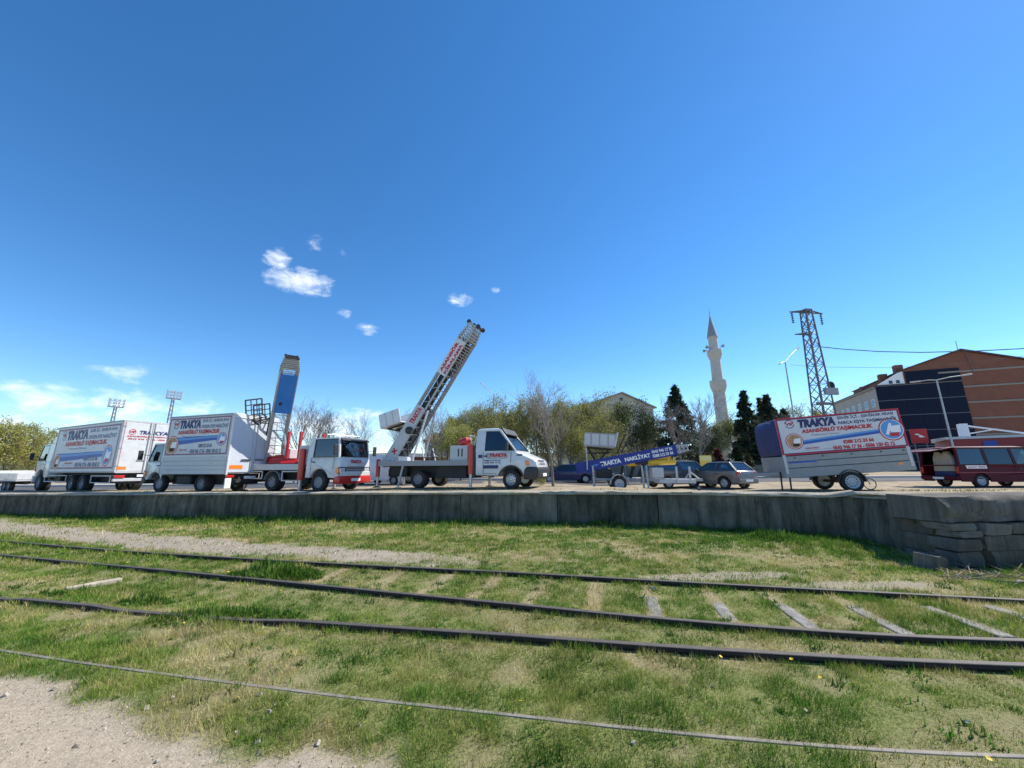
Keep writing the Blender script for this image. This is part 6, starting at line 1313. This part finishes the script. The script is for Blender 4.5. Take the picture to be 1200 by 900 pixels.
for i, (px, d, sc, lab) in enumerate(((648, 21.5, .80, 'slim bare tree standing in front of the budding trees by the truck bonnet'), (345, 34, 1.0, 'bare tree behind the red posts of the turntable'), (385, 38, .95, 'bare tree behind the cab-over roof rack'), (410, 40, .9, 'bare tree between the two elevator trucks'), (365, 44, 1.15, 'tall thin bare tree right of the blue-panelled mast'), (460, 42, 1.0, 'bare tree behind the white load box'), (500, 40, .95, 'bare tree right of the raised lettered mast'), (515, 46, 1.0, 'bare tree before the small terraced house'), (822, 30, .92, 'dark bare tree leaning beside the minaret'), (800, 33, .85, 'bare tree in front of the tall spruce'), (985, 48, 1.1, 'bare tree right of the lattice pylon'), (938, 46, 1.05, 'bare tree behind the lattice pylon'), (908, 50, 1.0, 'bare tree left of the double street lamp'), (640, 52, 1.35, 'tall bare tree topping the budding trees'), (780, 46, 1.0, 'bare tree left of the spruce'))):
    plant(T_BARE[i % 3], 'bare_tree', lab, 'tree', px, 560, d, rr_.uniform(0, 6), sc, 'bare trees')
plant(T_DARK[0], 'evergreen_tree', 'dark green evergreen tree right of the gabled building', 'tree', 752, 560, 40, 1.0, 1.0)
plant(T_DARK[0], 'evergreen_tree', 'low dark green tree beside the spruce foot', 'tree', 830, 560, 40, 2.2, .72)
for px, d, H, R, lab in ((800, 45, 10.8, 5.6, 'broad dark spruce left of the minaret'), (884, 50, 11.2, 3.6, 'dark narrow conifer right of the minaret'), (912, 52, 11.0, 4.8, 'pointed conifer behind the double street lamp'), (903, 60, 12.0, 2.6, 'conifer tip showing between its two neighbours'), (930, 50, 8.6, 4.0, 'lower conifer behind the tarpaulin hood')):
    plant(conifer(int(px), H, R, 9000, shape=1.0, dark=(.034, .05, .026)), 'conifer', lab, 'tree', px, 560, d, px * .3, 1.0, 'tall conifers')
for px, d, H, R, col, lab in ((844, 33, 2.55, .55, (.075, .020, .018), 'small dark red cypress at the minaret foot'), (868, 31, 2.75, .55, (.016, .034, .014), 'small dark green cypress before the mosque roof'), (855, 34, 1.6, .42, (.02, .04, .016), 'tiny green cypress between the red and green ones'), (878, 38, 2.2, 1.1, (.05, .055, .02), 'rounded olive bush beside the white porch')):
    plant(conifer(int(px), H, R, 3200, dark=col, shape=.6), 'cypress', lab, 'shrub', px, 560, d, px * .7)
plant(T_WILLOW[0], 'shrub', 'small bright green shrub under the truck bonnet', 'shrub', 634, 568, 19.5, 0, .10)

# ------------------------------------------------------------------ minaret and mosque
MIN = mat('minaret_stone', (.50, .48, .44), .85, var=.12, vscale=1.5, bump=.3, bscale=6); LEAD = mat('lead_roof', (.27, .28, .30), .6, .2, var=.15)
def build_minaret():
    d = 75; b = at(853.5, 548, d); zb = pz(20, 60); T = thing('minaret', 'tall slender pale stone minaret with two balconies and pointed cap', 'minaret', (b.x, b.y, zb))
    H = z_at(b.x, b.y, 362) - zb; s_ = H / 34.0
    def L(prof, name, m_, n=16, sm=40): MB().lathe([(r * s_ * .72, h * s_) for r, h in prof], n=n).build(name, m_, T, smooth=sm)
    MB().bx(-1.8 * s_, 1.8 * s_, -1.8 * s_, 1.8 * s_, -.5, 4.2 * s_).build('base', MIN, T, bevel=.05)
    L([(2.7, 4.2), (2.3, 4.6), (1.75, 5.6)], 'base_taper', MIN, 8, 20)
    L([(1.72, 5.55), (1.52, 15.6)], 'shaft', MIN); L([(1.52, 15.6), (1.75, 15.9), (1.95, 16.5), (2.15, 16.9), (2.15, 18.0), (2.05, 18.0), (2.05, 17.2), (1.45, 17.2)], 'balcony', MIN)
    L([(1.45, 17.0), (1.33, 22.5)], 'shaft', MIN); L([(1.33, 22.3), (1.55, 22.6), (1.75, 23.1), (1.95, 23.4), (1.95, 24.4), (1.85, 24.4), (1.85, 23.7), (1.25, 23.7)], 'balcony', MIN)
    L([(1.25, 23.5), (1.2, 27.0), (1.42, 27.05), (1.42, 27.25)], 'upper_shaft', MIN); L([(1.45, 27.25), (1.0, 28.9), (.35, 31.0), (.1, 32.0)], 'cap', LEAD); L([(.06, 31.9), (.18, 32.3), (.06, 32.6), (.14, 32.9), (.03, 33.2), (.02, 34.0)], 'finial', SILVER, 8)
    for a in (.5, 2.2, 3.6, 5.2):
        x, y = 1.6 * s_ * math.cos(a), 1.6 * s_ * math.sin(a); q = MB(); q.lathe([(.12, 0), (.35, .5), (.36, .55)], c=(x, y, 24.8 * s_), axis=(math.cos(a), math.sin(a), 0), n=10); q.tube([(x * .85, y * .85, 23.9 * s_), (x, y, 24.9 * s_)], .04, 5); q.build('loudspeaker', GREYP, T)
    m_ = at(866, 545, 84); T2 = thing('mosque', 'grey-roofed mosque building beyond the minaret foot', 'building', (m_.x, m_.y, zb), rad(-12))
    MB().bx(-3.2, 9, -4, 8, -.4, 5).build('wall', mat('mosque_wall', (.52, .5, .46), .85, var=.1), T2); q = MB(); q.hexa([(-3.8, -4.6, 5), (9.6, -4.6, 5), (9.6, 8.6, 5), (-3.8, 8.6, 5)], [(1.5, 1, 8.2), (4.5, 1, 8.2), (4.5, 3, 8.2), (1.5, 3, 8.2)]); q.build('roof', LEAD, T2)
    for x in (-1.5, 1.2, 3.9, 6.6): f = MB().bx(x, x + 1.1, -4.06, -4.0, 1.2, 3.4).build('window', mat('dark_pane', (.03, .04, .05), .15), T2)
build_minaret()

# ------------------------------------------------------------------ lattice pylon, wires, lamps
def build_pylon():
    d = 40; b = at(977, 548, d); z = pz(30, 40); T = thing('pylon', 'grey steel lattice power pylon with insulator arms', 'pylon', (b.x, b.y, z), rad(8)); H = z_at(b.x, b.y, 367) - z
    w0, w1 = .85, .36
    def c(h, i): w = w0 + (w1 - w0) * h / H; return Vector(((-w, w, w, -w)[i], (-w, -w, w, w)[i], h))
    for i in range(4): MB().bar(c(-.2, i), c(H, i), .12, .12).build('leg', STEELD, T)
    n = 17; br = MB()
    for k in range(n):
        a, b2 = H * k / n, H * (k + 1) / n
        for i in range(4): j = (i + 1) % 4; br.bar(c(a, i), c(b2, j), .06, .06); br.bar(c(b2, i), c(a, j), .045, .045) if k % 2 else br.bar(c(b2, i), c(b2, j), .05, .05)
    br.build('bracing', STEELD, T)
    for i, (hh, xa, xb) in enumerate(((H - .1, -2.1, 2.1), (H - 2.75, -1.9, .2))):
        a = MB()
        for y in (-.3, .3): a.bar((xa, 0, hh - .25), (0, y, hh), .09, .09); a.bar((xb, 0, hh - .25), (0, y, hh), .09, .09); a.bar((xa, 0, hh - .25), (xb, 0, hh - .25), .09, .09) if y > 0 else None
        a.build('cross_arm', STEELD, T)
        for x in ((xa + .25, xb - .25) if i == 0 else ()):
            prof = []
            for k in range(6): prof += [(.05, -k * .22), (.16, -k * .22 - .06), (.05, -k * .22 - .12)]
            MB().lathe([(r, h + hh - .35) for r, h in prof][::-1], c=(x, 0, 0), n=10).build('insulator', mat('brown_insulator', (.10, .07, .06), .3), T)
    MB().bx(-.4, .4, -.4, .4, H - .25, H + .02).build('head_box', STEELD, T, bevel=.02)
    MB().bx(-.25, 1.3, -.9, -.6, H * .46, H * .5).build('switch_gear', GREYP, T); MB().bx(-1.4, .2, -.8, -.6, H * .40, H * .415).build('climbing_guard', STEELD, T); MB().lathe([(.45, 0), (.45, .08), (.32, .08), (.32, 0)], c=(1.1, -.4, H * .52), axis=(0, 1, 0), n=16).build('cable_coil', DARK, T)
    return T
build_pylon()
def wire(name, label, pts, d0, d1, r, sag=0.0):
    n = len(pts); P = [at(px, py, (d0 + (d1 - d0) * i / (n - 1)) * (1 + .00045 * (548 - py))) for i, (px, py) in enumerate(pts)]; Q = []
    for i in range(n - 1):
        for k in range(6): Q.append(P[i].lerp(P[i + 1], k / 6))
    Q.append(P[-1]); tag(MB().tube(Q, r, 5).build(name, mat('black_cable', (.02, .02, .022), .7)), label, 'cable')
wire('power_cable', 'thick black bundled power cable running from the pylon over the brick building', [(962, 406.5), (985, 409), (1030, 412), (1080, 413), (1140, 411.5), (1200, 408.5), (1300, 403)], 39.5, 33, .045)
wire('overhead_wire', 'thin lower wire crossing behind the brick gable', [(962, 430), (1040, 431), (1100, 428), (1160, 422), (1220, 415)], 39.5, 44, .018)
wire('overhead_wire', 'thin wire between the street lamp and the pylon', [(927, 427.5), (945, 429), (962, 430)], 41, 39.5, .014)
def lamp(label, px, ybase, d, tip, arms, r=.08):
    b = at(px, ybase, d); z = pz(np.clip(b.x, -60, 60), min(b.y, 60)); T = thing('street_lamp', label, 'street lamp', (b.x, b.y, z)); o = T.location; t = Vector((0, 0, z_at(b.x, b.y, tip[1]) - z)); dt = FWD.dot(Vector(o) + t - Vector((0, 0, EYE))) - d
    MB().tube([(0, 0, -.1), (0, 0, t.z * .5), (0, 0, t.z)], [r, r * .8, r * .6], 8).build('pole', GALV, T, smooth=40); MB().lathe([(r * 1.9, -.1), (r * 1.9, .35), (r * 1.1, .4)], n=10).build('pole_base', GALV, T)
    for (ax, ay, dd) in arms:
        e = at(ax, ay, d + dt + dd) - Vector(o); MB().tube([(0, 0, t.z - .05), tuple(t.lerp(e, .5) + Vector((0, 0, .03))), tuple(e)], r * .45, 6).build('arm', GALV, T); v = (e - t).normalized(); q = MB(); q.bar(e - v * .1, e + v * .55, .22, .10); q.build('lamp_head', LGREY, T, bevel=.03)
lamp('double-armed street lamp left of the pylon', 940, 548, 36, (922.5, 427), ((934, 409, 1.5), (915, 426, -1.5)), .09)
lamp('double-armed street lamp in front of the brick building', 1122, 545, 30, (1104, 450), ((1128, 440, -.6), (1077, 447, .8)), .085)
lamp('single lamp arm rising out of the budding trees', 578, 548, 40, (577, 462), ((567, 452, .5),), .08)
def floodlight(label, px, d, ytop, rows, cols):
    b = at(px, 548, d); z = .6; T = thing('floodlight_tower', label, 'floodlight', (b.x, b.y, z), math.atan2(-b.x, b.y) + .25); H = z_at(b.x, b.y, ytop) - z
    def c(h, i): w = .8 - .45 * h / H; return Vector(((-w, w, w, -w)[i], (-w, -w, w, w)[i], h))
    m_ = MB()
    for i in range(4): m_.bar(c(-.3, i), c(H, i), .16, .16)
    for k in range(16):
        for i in range(4): m_.bar(c(H * k / 16, i), c(H * (k + 1) / 16, (i + 1) % 4), .1, .1)
    m_.build('mast', STEELD, T); fr = MB(); fr.bx(-2.4, 2.4, -.2, .1, H - .2, H); 
    for k in range(rows): fr.bx(-2.4, 2.4, -.2, .0, H + k * 1.15, H + k * 1.15 + .12)
    for x in (-2.3, 0, 2.2): fr.bx(x, x + .12, -.0, .12, H, H + rows * 1.15)
    fr.build('lamp_frame', STEELD, T)
    hm = MB().lathe([(.22, 0), (.44, .38), (.44, .45)], axis=(0, -1, -.35), n=10).mesh('lamp_head', smooth=40)
    for k in range(rows):
        for j in range(cols): o = obj('lamp_head', hm, LGREY, T); o.location = (-2.1 + 4.2 * j / (cols - 1), -.2, H + .55 + k * 1.15)
floodlight('stadium floodlight tower behind the large lorry box', 120, 150, 472, 3, 4); floodlight('taller stadium floodlight tower above the lorry rear doors', 188, 150, 463, 3, 5)

# ------------------------------------------------------------------ buildings
PANE = mat('building_pane', (.035, .045, .06), .12, coat=.3); PLASTER = mat('cream_plaster', (.38, .36, .32), .9, var=.15, vscale=.6, dirt=.2); BRICK = None
def brick_material():
    M = bpy.data.materials.new('brick_cladding'); M.use_nodes = True; nt = M.node_tree; N = nt.nodes; L = nt.links; b = N['Principled BSDF']; b.inputs['Roughness'].default_value = .9
    tc = N.new('ShaderNodeTexCoord'); mp = N.new('ShaderNodeMapping'); mp.inputs['Rotation'].default_value = (rad(90), 0, 0); L.new(tc.outputs['Object'], mp.inputs[0]); br = N.new('ShaderNodeTexBrick'); br.inputs['Scale'].default_value = 4; br.inputs['Color1'].default_value = (.26, .092, .056, 1); br.inputs['Color2'].default_value = (.19, .068, .044, 1); br.inputs['Mortar'].default_value = (.20, .14, .11, 1); br.inputs['Mortar Size'].default_value = .015; L.new(mp.outputs[0], br.inputs['Vector'])
    nz = N.new('ShaderNodeTexNoise'); nz.inputs['Scale'].default_value = .5; nz.inputs['Detail'].default_value = 8; L.new(tc.outputs['Object'], nz.inputs['Vector']); mr = N.new('ShaderNodeMapRange'); mr.inputs[3].default_value = .65; mr.inputs[4].default_value = 1.3; L.new(nz.outputs[0], mr.inputs[0]); mu = N.new('ShaderNodeMix'); mu.data_type = 'RGBA'; mu.blend_type = 'MULTIPLY'; mu.inputs['Factor'].default_value = 1; L.new(br.outputs[0], mu.inputs['A']); L.new(mr.outputs[0], mu.inputs['B']); L.new(mu.outputs['Result'], b.inputs['Base Color']); return M
BRICK = brick_material(); ROOFR = mat('red_roof_tile', (.27, .10, .065), .85, var=.25, vscale=3); BAND = mat('pale_band', (.26, .235, .21), .85, var=.1)
def window(T, x0, x1, y, z0, z1, R=(1, 0, 0)):
    f = MB(); f.bx(x0 - .08, x1 + .08, y - .05, y + .02, z0 - .08, z0); f.bx(x0 - .08, x1 + .08, y - .05, y + .02, z1, z1 + .08); f.bx(x0 - .08, x0, y - .05, y + .02, z0, z1); f.bx(x1, x1 + .08, y - .05, y + .02, z0, z1); f.bx((x0 + x1) / 2 - .03, (x0 + x1) / 2 + .03, y - .03, y + .02, z0, z1)
    o = f.build('window', WHITET, T); MB().bx(x0, x1, y - .01, y + .015, z0, z1).build('pane', PANE, o); return o
def build_brick_block():
    d = 80; c = at(1046, 548, d); th = rad(-23); zb = .6; T = thing('brick_block', 'large brick gable building with dark blue glazed cladding and pale floor bands', 'building', (c.x, c.y, zb), th)
    He = z_at(c.x, c.y, 457) - zb; fl = He / 5.6; W_ = 25.0; pk = 14.5; Hp = He + 6.2
    # main gable wall: brick
    g = [(0, -.5), (W_, -.5), (W_, He + 2.6), (pk, Hp), (5.0, He + 3.0), (5.0, He), (0, He)]
    MB().prism(g, 0, 26).build('gable_wall', BRICK, T)
    r = MB(); r.hexa([(4.7, -.5, He + 2.93), (pk, -.5, Hp + .05), (pk, 26.4, Hp + .05), (4.7, 26.4, He + 2.93)], [(4.7, -.5, He + 3.15), (pk, -.5, Hp + .3), (pk, 26.4, Hp + .3), (4.7, 26.4, He + 3.15)]); r.bx(-.3, 5.0, -.3, 26.3, He + .01, He + .12); r.hexa([(pk, -.5, Hp + .05), (W_ + .4, -.5, He + 2.55), (W_ + .4, 26.4, He + 2.55), (pk, 26.4, Hp + .05)], [(pk, -.5, Hp + .35), (W_ + .4, -.5, He + 2.8), (W_ + .4, 26.4, He + 2.8), (pk, 26.4, Hp + .35)]); r.build('roof', mat('dark_brown_roof', (.10, .07, .06), .9, var=.2), T)
    CLAD = mat('navy_glazing', (.008, .014, .034), .5, .0, spec=.12, var=.1); n = 0
    for k in range(6):
        z0, z1 = max(-.3, He - .15 - (k + 1) * fl + .1), He - .15 - k * fl - .05
        if z1 < 0: break
        for j in range(6):
            x0 = -.1 + j * 2.3; MB().bx(x0 + .012, x0 + 2.288, -.14, -.02, z0, z1).build('glazed_panel', CLAD, T)
        MB().bx(-.12, 13.7, -.17, -.02, z1 + .02, z1 + .13).build('floor_band', mat('grey_band', (.16, .17, .19), .8), T)
    MB().bx(5.2, 13.7, -.14, -.02, He + .08, He + 2.7).build('glazed_panel', CLAD, T); q = MB(); q.prism([(.3, He + .13), (4.98, He + .13), (4.98, He + 2.8), (4.2, He + 2.6)], .1, .3); q.build('terrace_wall', WHITET, T)
    for x in (2.4, 3.6): MB().bx(x, x + .6, .06, .095, He + .3, He + 1.0).build('window', PANE, T)
    for k in range(6):
        z = He + 1.0 - k * fl + .9
        if z > .5: MB().bx(13.75 if k else 10.4, W_ + .05, -.16, -.0, z - .22, z + .12).build('floor_band', BAND, T)
    # left side wall with windows, plaster
    MB().bx(-.12, -.005, -.02, 26, -.5, He - .05).build('side_wall', PLASTER, T)
    for k in range(5):
        for j in range(7):
            z = .9 + k * fl; y = 1.4 + j * 3.5; f = MB().bx(-.22, -.121, y - .1, y + 1.5, z - .1, z + 1.6).build('window', WHITET, T); MB().bx(-.24, -.221, y, y + 1.4, z, z + 1.5).build('pane', PANE, f)
    MB().bx(-.5, -.121, -.1, 26.2, He - .5, He - .1).build('cornice', BAND, T); MB().tube([(pk, .3, Hp), (pk, .3, Hp + 2.2)], .05, 6).build('antenna', STEELD, T); MB().tube([(pk + .8, -.2, Hp - .5), (pk + 1.2, -.2, He + 1.2)], .06, 5).build('lightning_rod', STEELD, T)
    for (x, y) in ((.4, 8), (3.4, 6), (4.9, 2.5)): MB().bx(x, x + 1.4, y, y + 1.2, He - .2, He + 1.1 + .75 * x).build('chimney', BRICK, T)
build_brick_block()
def build_red_station():
    d = 40; c = at(1122, 548, d); zb = .6; T = thing('canopy_building', 'low red-fronted building with white roof truss behind the minibus', 'building', (c.x, c.y, zb), rad(-40)); redw = mat('red_cladding', (.24, .02, .025), .5, var=.1)
    H = 2.9; L = 16; MB().bx(0, L, 0, 7, -.4, H).build('wall', mat('grey_station_wall', (.28, .26, .25), .9, var=.15), T); MB().bx(-.3, L + .3, -.8, 7.3, H, H + .75).build('fascia', redw, T, bevel=.02); q = MB(); q.hexa([(-.5, -1.0, H + .76), (L + .5, -1.0, H + .76), (L + .5, 7.5, H + .76), (-.5, 7.5, H + .76)], [(-.5, -1.0, H + 1.0), (L + .5, -1.0, H + 1.0), (L + .5, 7.5, H + 1.2), (-.5, 7.5, H + 1.2)]); q.build('roof', LGREY, T)
    for x in (.6, 5.4, 10.5):
        MB().bx(x, x + .7, -.9, -.2, H + 1.0, H + 2.3).build('truss_post', WHITET, T, bevel=.02); t = MB(); t.bar((x + .7, -.5, H + 2.1), (x + 4.2, -.5, H + 1.15), .14, .14); t.bar((x + .7, -.5, H + 1.3), (x + 2.6, -.5, H + 1.65), .1, .1); t.build('truss', WHITET, T)
    for x in (1.5, 5, 8.5, 12): window(T, x, x + 1.6, -.03, .8, 2.1)
    MB().bx(2.0, 2.9, -.95, -.81, H - .1, H + .5).build('blue_sign', mat('blue_sign_paint', (.02, .06, .3), .5), T)
    p = at(1077, 511, 46); S2 = thing('billboard', 'red square signboard with a white swoosh emblem', 'sign', (p.x, p.y, .6), rad(-38)); z = p.z - .6
    MB().bx(-.72, .72, -.06, .06, z - .85, z + .85).build('board', mat('red_sign', (.45, .015, .02), .5), S2); pl = Plane(S2, (-.72, -.065, z - .85), (1, 0, 0), (0, 0, 1), 1.44, 1.7); pl.poly([(.22, .62), (.42, .68), (.62, .55), (.85, .42), (.60, .40), (.45, .44), (.55, .52), (.38, .58)], WHITET, 'emblem', .006)
    for x in (-.5, .5): MB().bx(x - .06, x + .06, -.05, .05, -.2, z - .851).build('post', STEELD, S2)
build_red_station()
def build_gabled():
    d = 78; c = at(690, 548, d); zb = .6; T = thing('gabled_building', 'pale grey building gable showing above the budding trees', 'building', (c.x, c.y, zb), rad(8)); e = z_at(c.x, c.y, 474) - zb; pk = z_at(c.x, c.y, 461) - zb; Wd = 15
    MB().prism([(0, -.4), (Wd, -.4), (Wd, e - .6), (8, pk), (0, e - .4)], 0, 16).build('wall', mat('beige_render', (.48, .45, .40), .9, var=.1, vscale=.5, dirt=.25), T); r = MB(); r.hexa([(-.5, -.5, e - .6), (8, -.5, pk + .05), (8, 16, pk + .05), (-.5, 16, e - .6)], [(-.5, -.5, e - .3), (8, -.5, pk + .3), (8, 16, pk + .3), (-.5, 16, e - .3)]); r.hexa([(8, -.5, pk + .05), (Wd + .5, -.5, e - .75), (Wd + .5, 16, e - .75), (8, 16, pk + .05)], [(8, -.5, pk + .3), (Wd + .5, -.5, e - .5), (Wd + .5, 16, e - .5), (8, 16, pk + .3)]); r.build('roof', mat('grey_roof_sheet', (.30, .29, .28), .7, var=.15), T)
    for x in (2, 5.5, 9.0, 12.2):
        for k in range(3): window(T, x, x + 1.3, -.03, 2 + k * 3.1, 3.5 + k * 3.1)
    MB().bx(7.6, 8.3, -.03, -.001, pk - 1.6, pk - .9).build('vent', PANE, T)
    d = 70; c = at(497, 548, d); T = thing('terraced_house', 'small pale two-storey house with grey roof seen under the mast strut', 'house', (c.x, c.y, zb), rad(10)); e = z_at(c.x, c.y, 515) - zb
    MB().bx(0, 6.5, 0, 8, -.4, e).build('wall', PLASTER, T); q = MB(); q.hexa([(-.5, -.5, e), (7, -.5, e), (7, 8.5, e), (-.5, 8.5, e)], [(1.2, 3, e + 1.6), (5.3, 3, e + 1.6), (5.3, 5, e + 1.6), (1.2, 5, e + 1.6)]); q.build('roof', mat('dark_tile', (.15, .13, .12), .85, var=.2), T)
    for k in range(2):
        for x in (.6, 2.3, 4.0, 5.2): window(T, x, x + .75, -.03, e - 1.9 - k * 2.6, e - .7 - k * 2.6)
    d = 48; c = at(478, 548, d); T = thing('kiosk', 'low red-brown kiosk with a white flat roof beside the terraced house', 'building', (c.x, c.y, zb), rad(6)); MB().bx(0, 4.6, 0, 3, -.3, 2.4).build('wall', mat('red_brown_wall', (.22, .06, .045), .8, var=.2), T); MB().bx(-.3, 4.9, -.4, 3.3, 2.4, 2.65).build('roof', WHITET, T, bevel=.02)
    for x in (.5, 2.4): window(T, x, x + 1.3, -.03, .9, 1.9)
    d = 26; p = at(829, 560, d); T = thing('yellow_sign', 'upright yellow panel sign left of the silver hatchback', 'sign', (p.x, p.y, pz(p.x, p.y)), rad(-6)); t = z_at(p.x, p.y, 536) - T.location.z; MB().bx(-.38, .38, -.05, .05, .3, t).build('board', YELLOW, T, bevel=.01); MB().bx(-.38, .38, -.056, -.051, t - .35, t - .05).build('board_header', mat('pale_yellow', (.8, .7, .3), .5), T); MB().bx(-.05, .05, -.057, -.0512, .45, .75).build('board_mark', DARK, T)
    for x in (-.3, .3): MB().bx(x - .03, x + .03, -.03, .03, -.1, .3).build('post', STEELD, T)
    # low garden wall and fence behind the road
    p = at(640, 552, 39); T = thing('garden_fence', 'low grey fence with flat panels behind the parked saloon', 'fence', (p.x, p.y, pz(p.x, 39))); 
    for k in range(14): MB().bx(k * 2.0 + .04, k * 2.0 + 1.96, -.03, .03, .05, 1.25).build('fence_panel', mat('dull_green_panel', (.11, .14, .13), .7, var=.15), T); MB().bx(k * 2.0 - .04, k * 2.0 + .035, -.06, .06, -.1, 1.4).build('fence_post', GREYP, T)
    p = at(888, 560, 60); T = thing('porch', 'small white columned porch beyond the tarpaulin trailer hood', 'building', (p.x - 1, p.y, .6), rad(-15))
    for x in (0, 1.4, 2.8): MB().bx(x, x + .3, 0, .3, -.2, 2.6).build('column', WHITET, T)
    MB().bx(-.3, 3.4, -.4, 3, 2.6, 3.0).build('roof', WHITET, T); MB().bx(-.1, 3.2, 1.5, 2.6, -.2, 2.59).build('wall', PLASTER, T)
build_gabled()
def build_far():
    rng = np.random.default_rng(2); hm = mat('far_hill_scrub', (.075, .085, .045), .95, var=.4, vscale=.05)
    b = MB(); n = 60; vs = []; fs = []
    for i in range(n + 1):
        a = rad(-75 + 150 * i / n); R = 420; h = 14 + 20 * float(fbm(np.array([i * .17]), np.array([3.3]), 5)[0]) + 12 * math.exp(-((math.degrees(a) - 31) / 7) ** 2)
        for rr, zz in ((R, -2), (R + 60, h * .55), (R + 160, h), (R + 260, -2)): vs.append((math.sin(a) * rr, math.cos(a) * rr, zz))
    for i in range(n):
        for k in range(3): fs.append((i * 4 + k, (i + 1) * 4 + k, (i + 1) * 4 + k + 1, i * 4 + k + 1))
    b.add(vs, fs); o = b.build('hills', hm, smooth=60); o['kind'] = 'structure'
build_far()
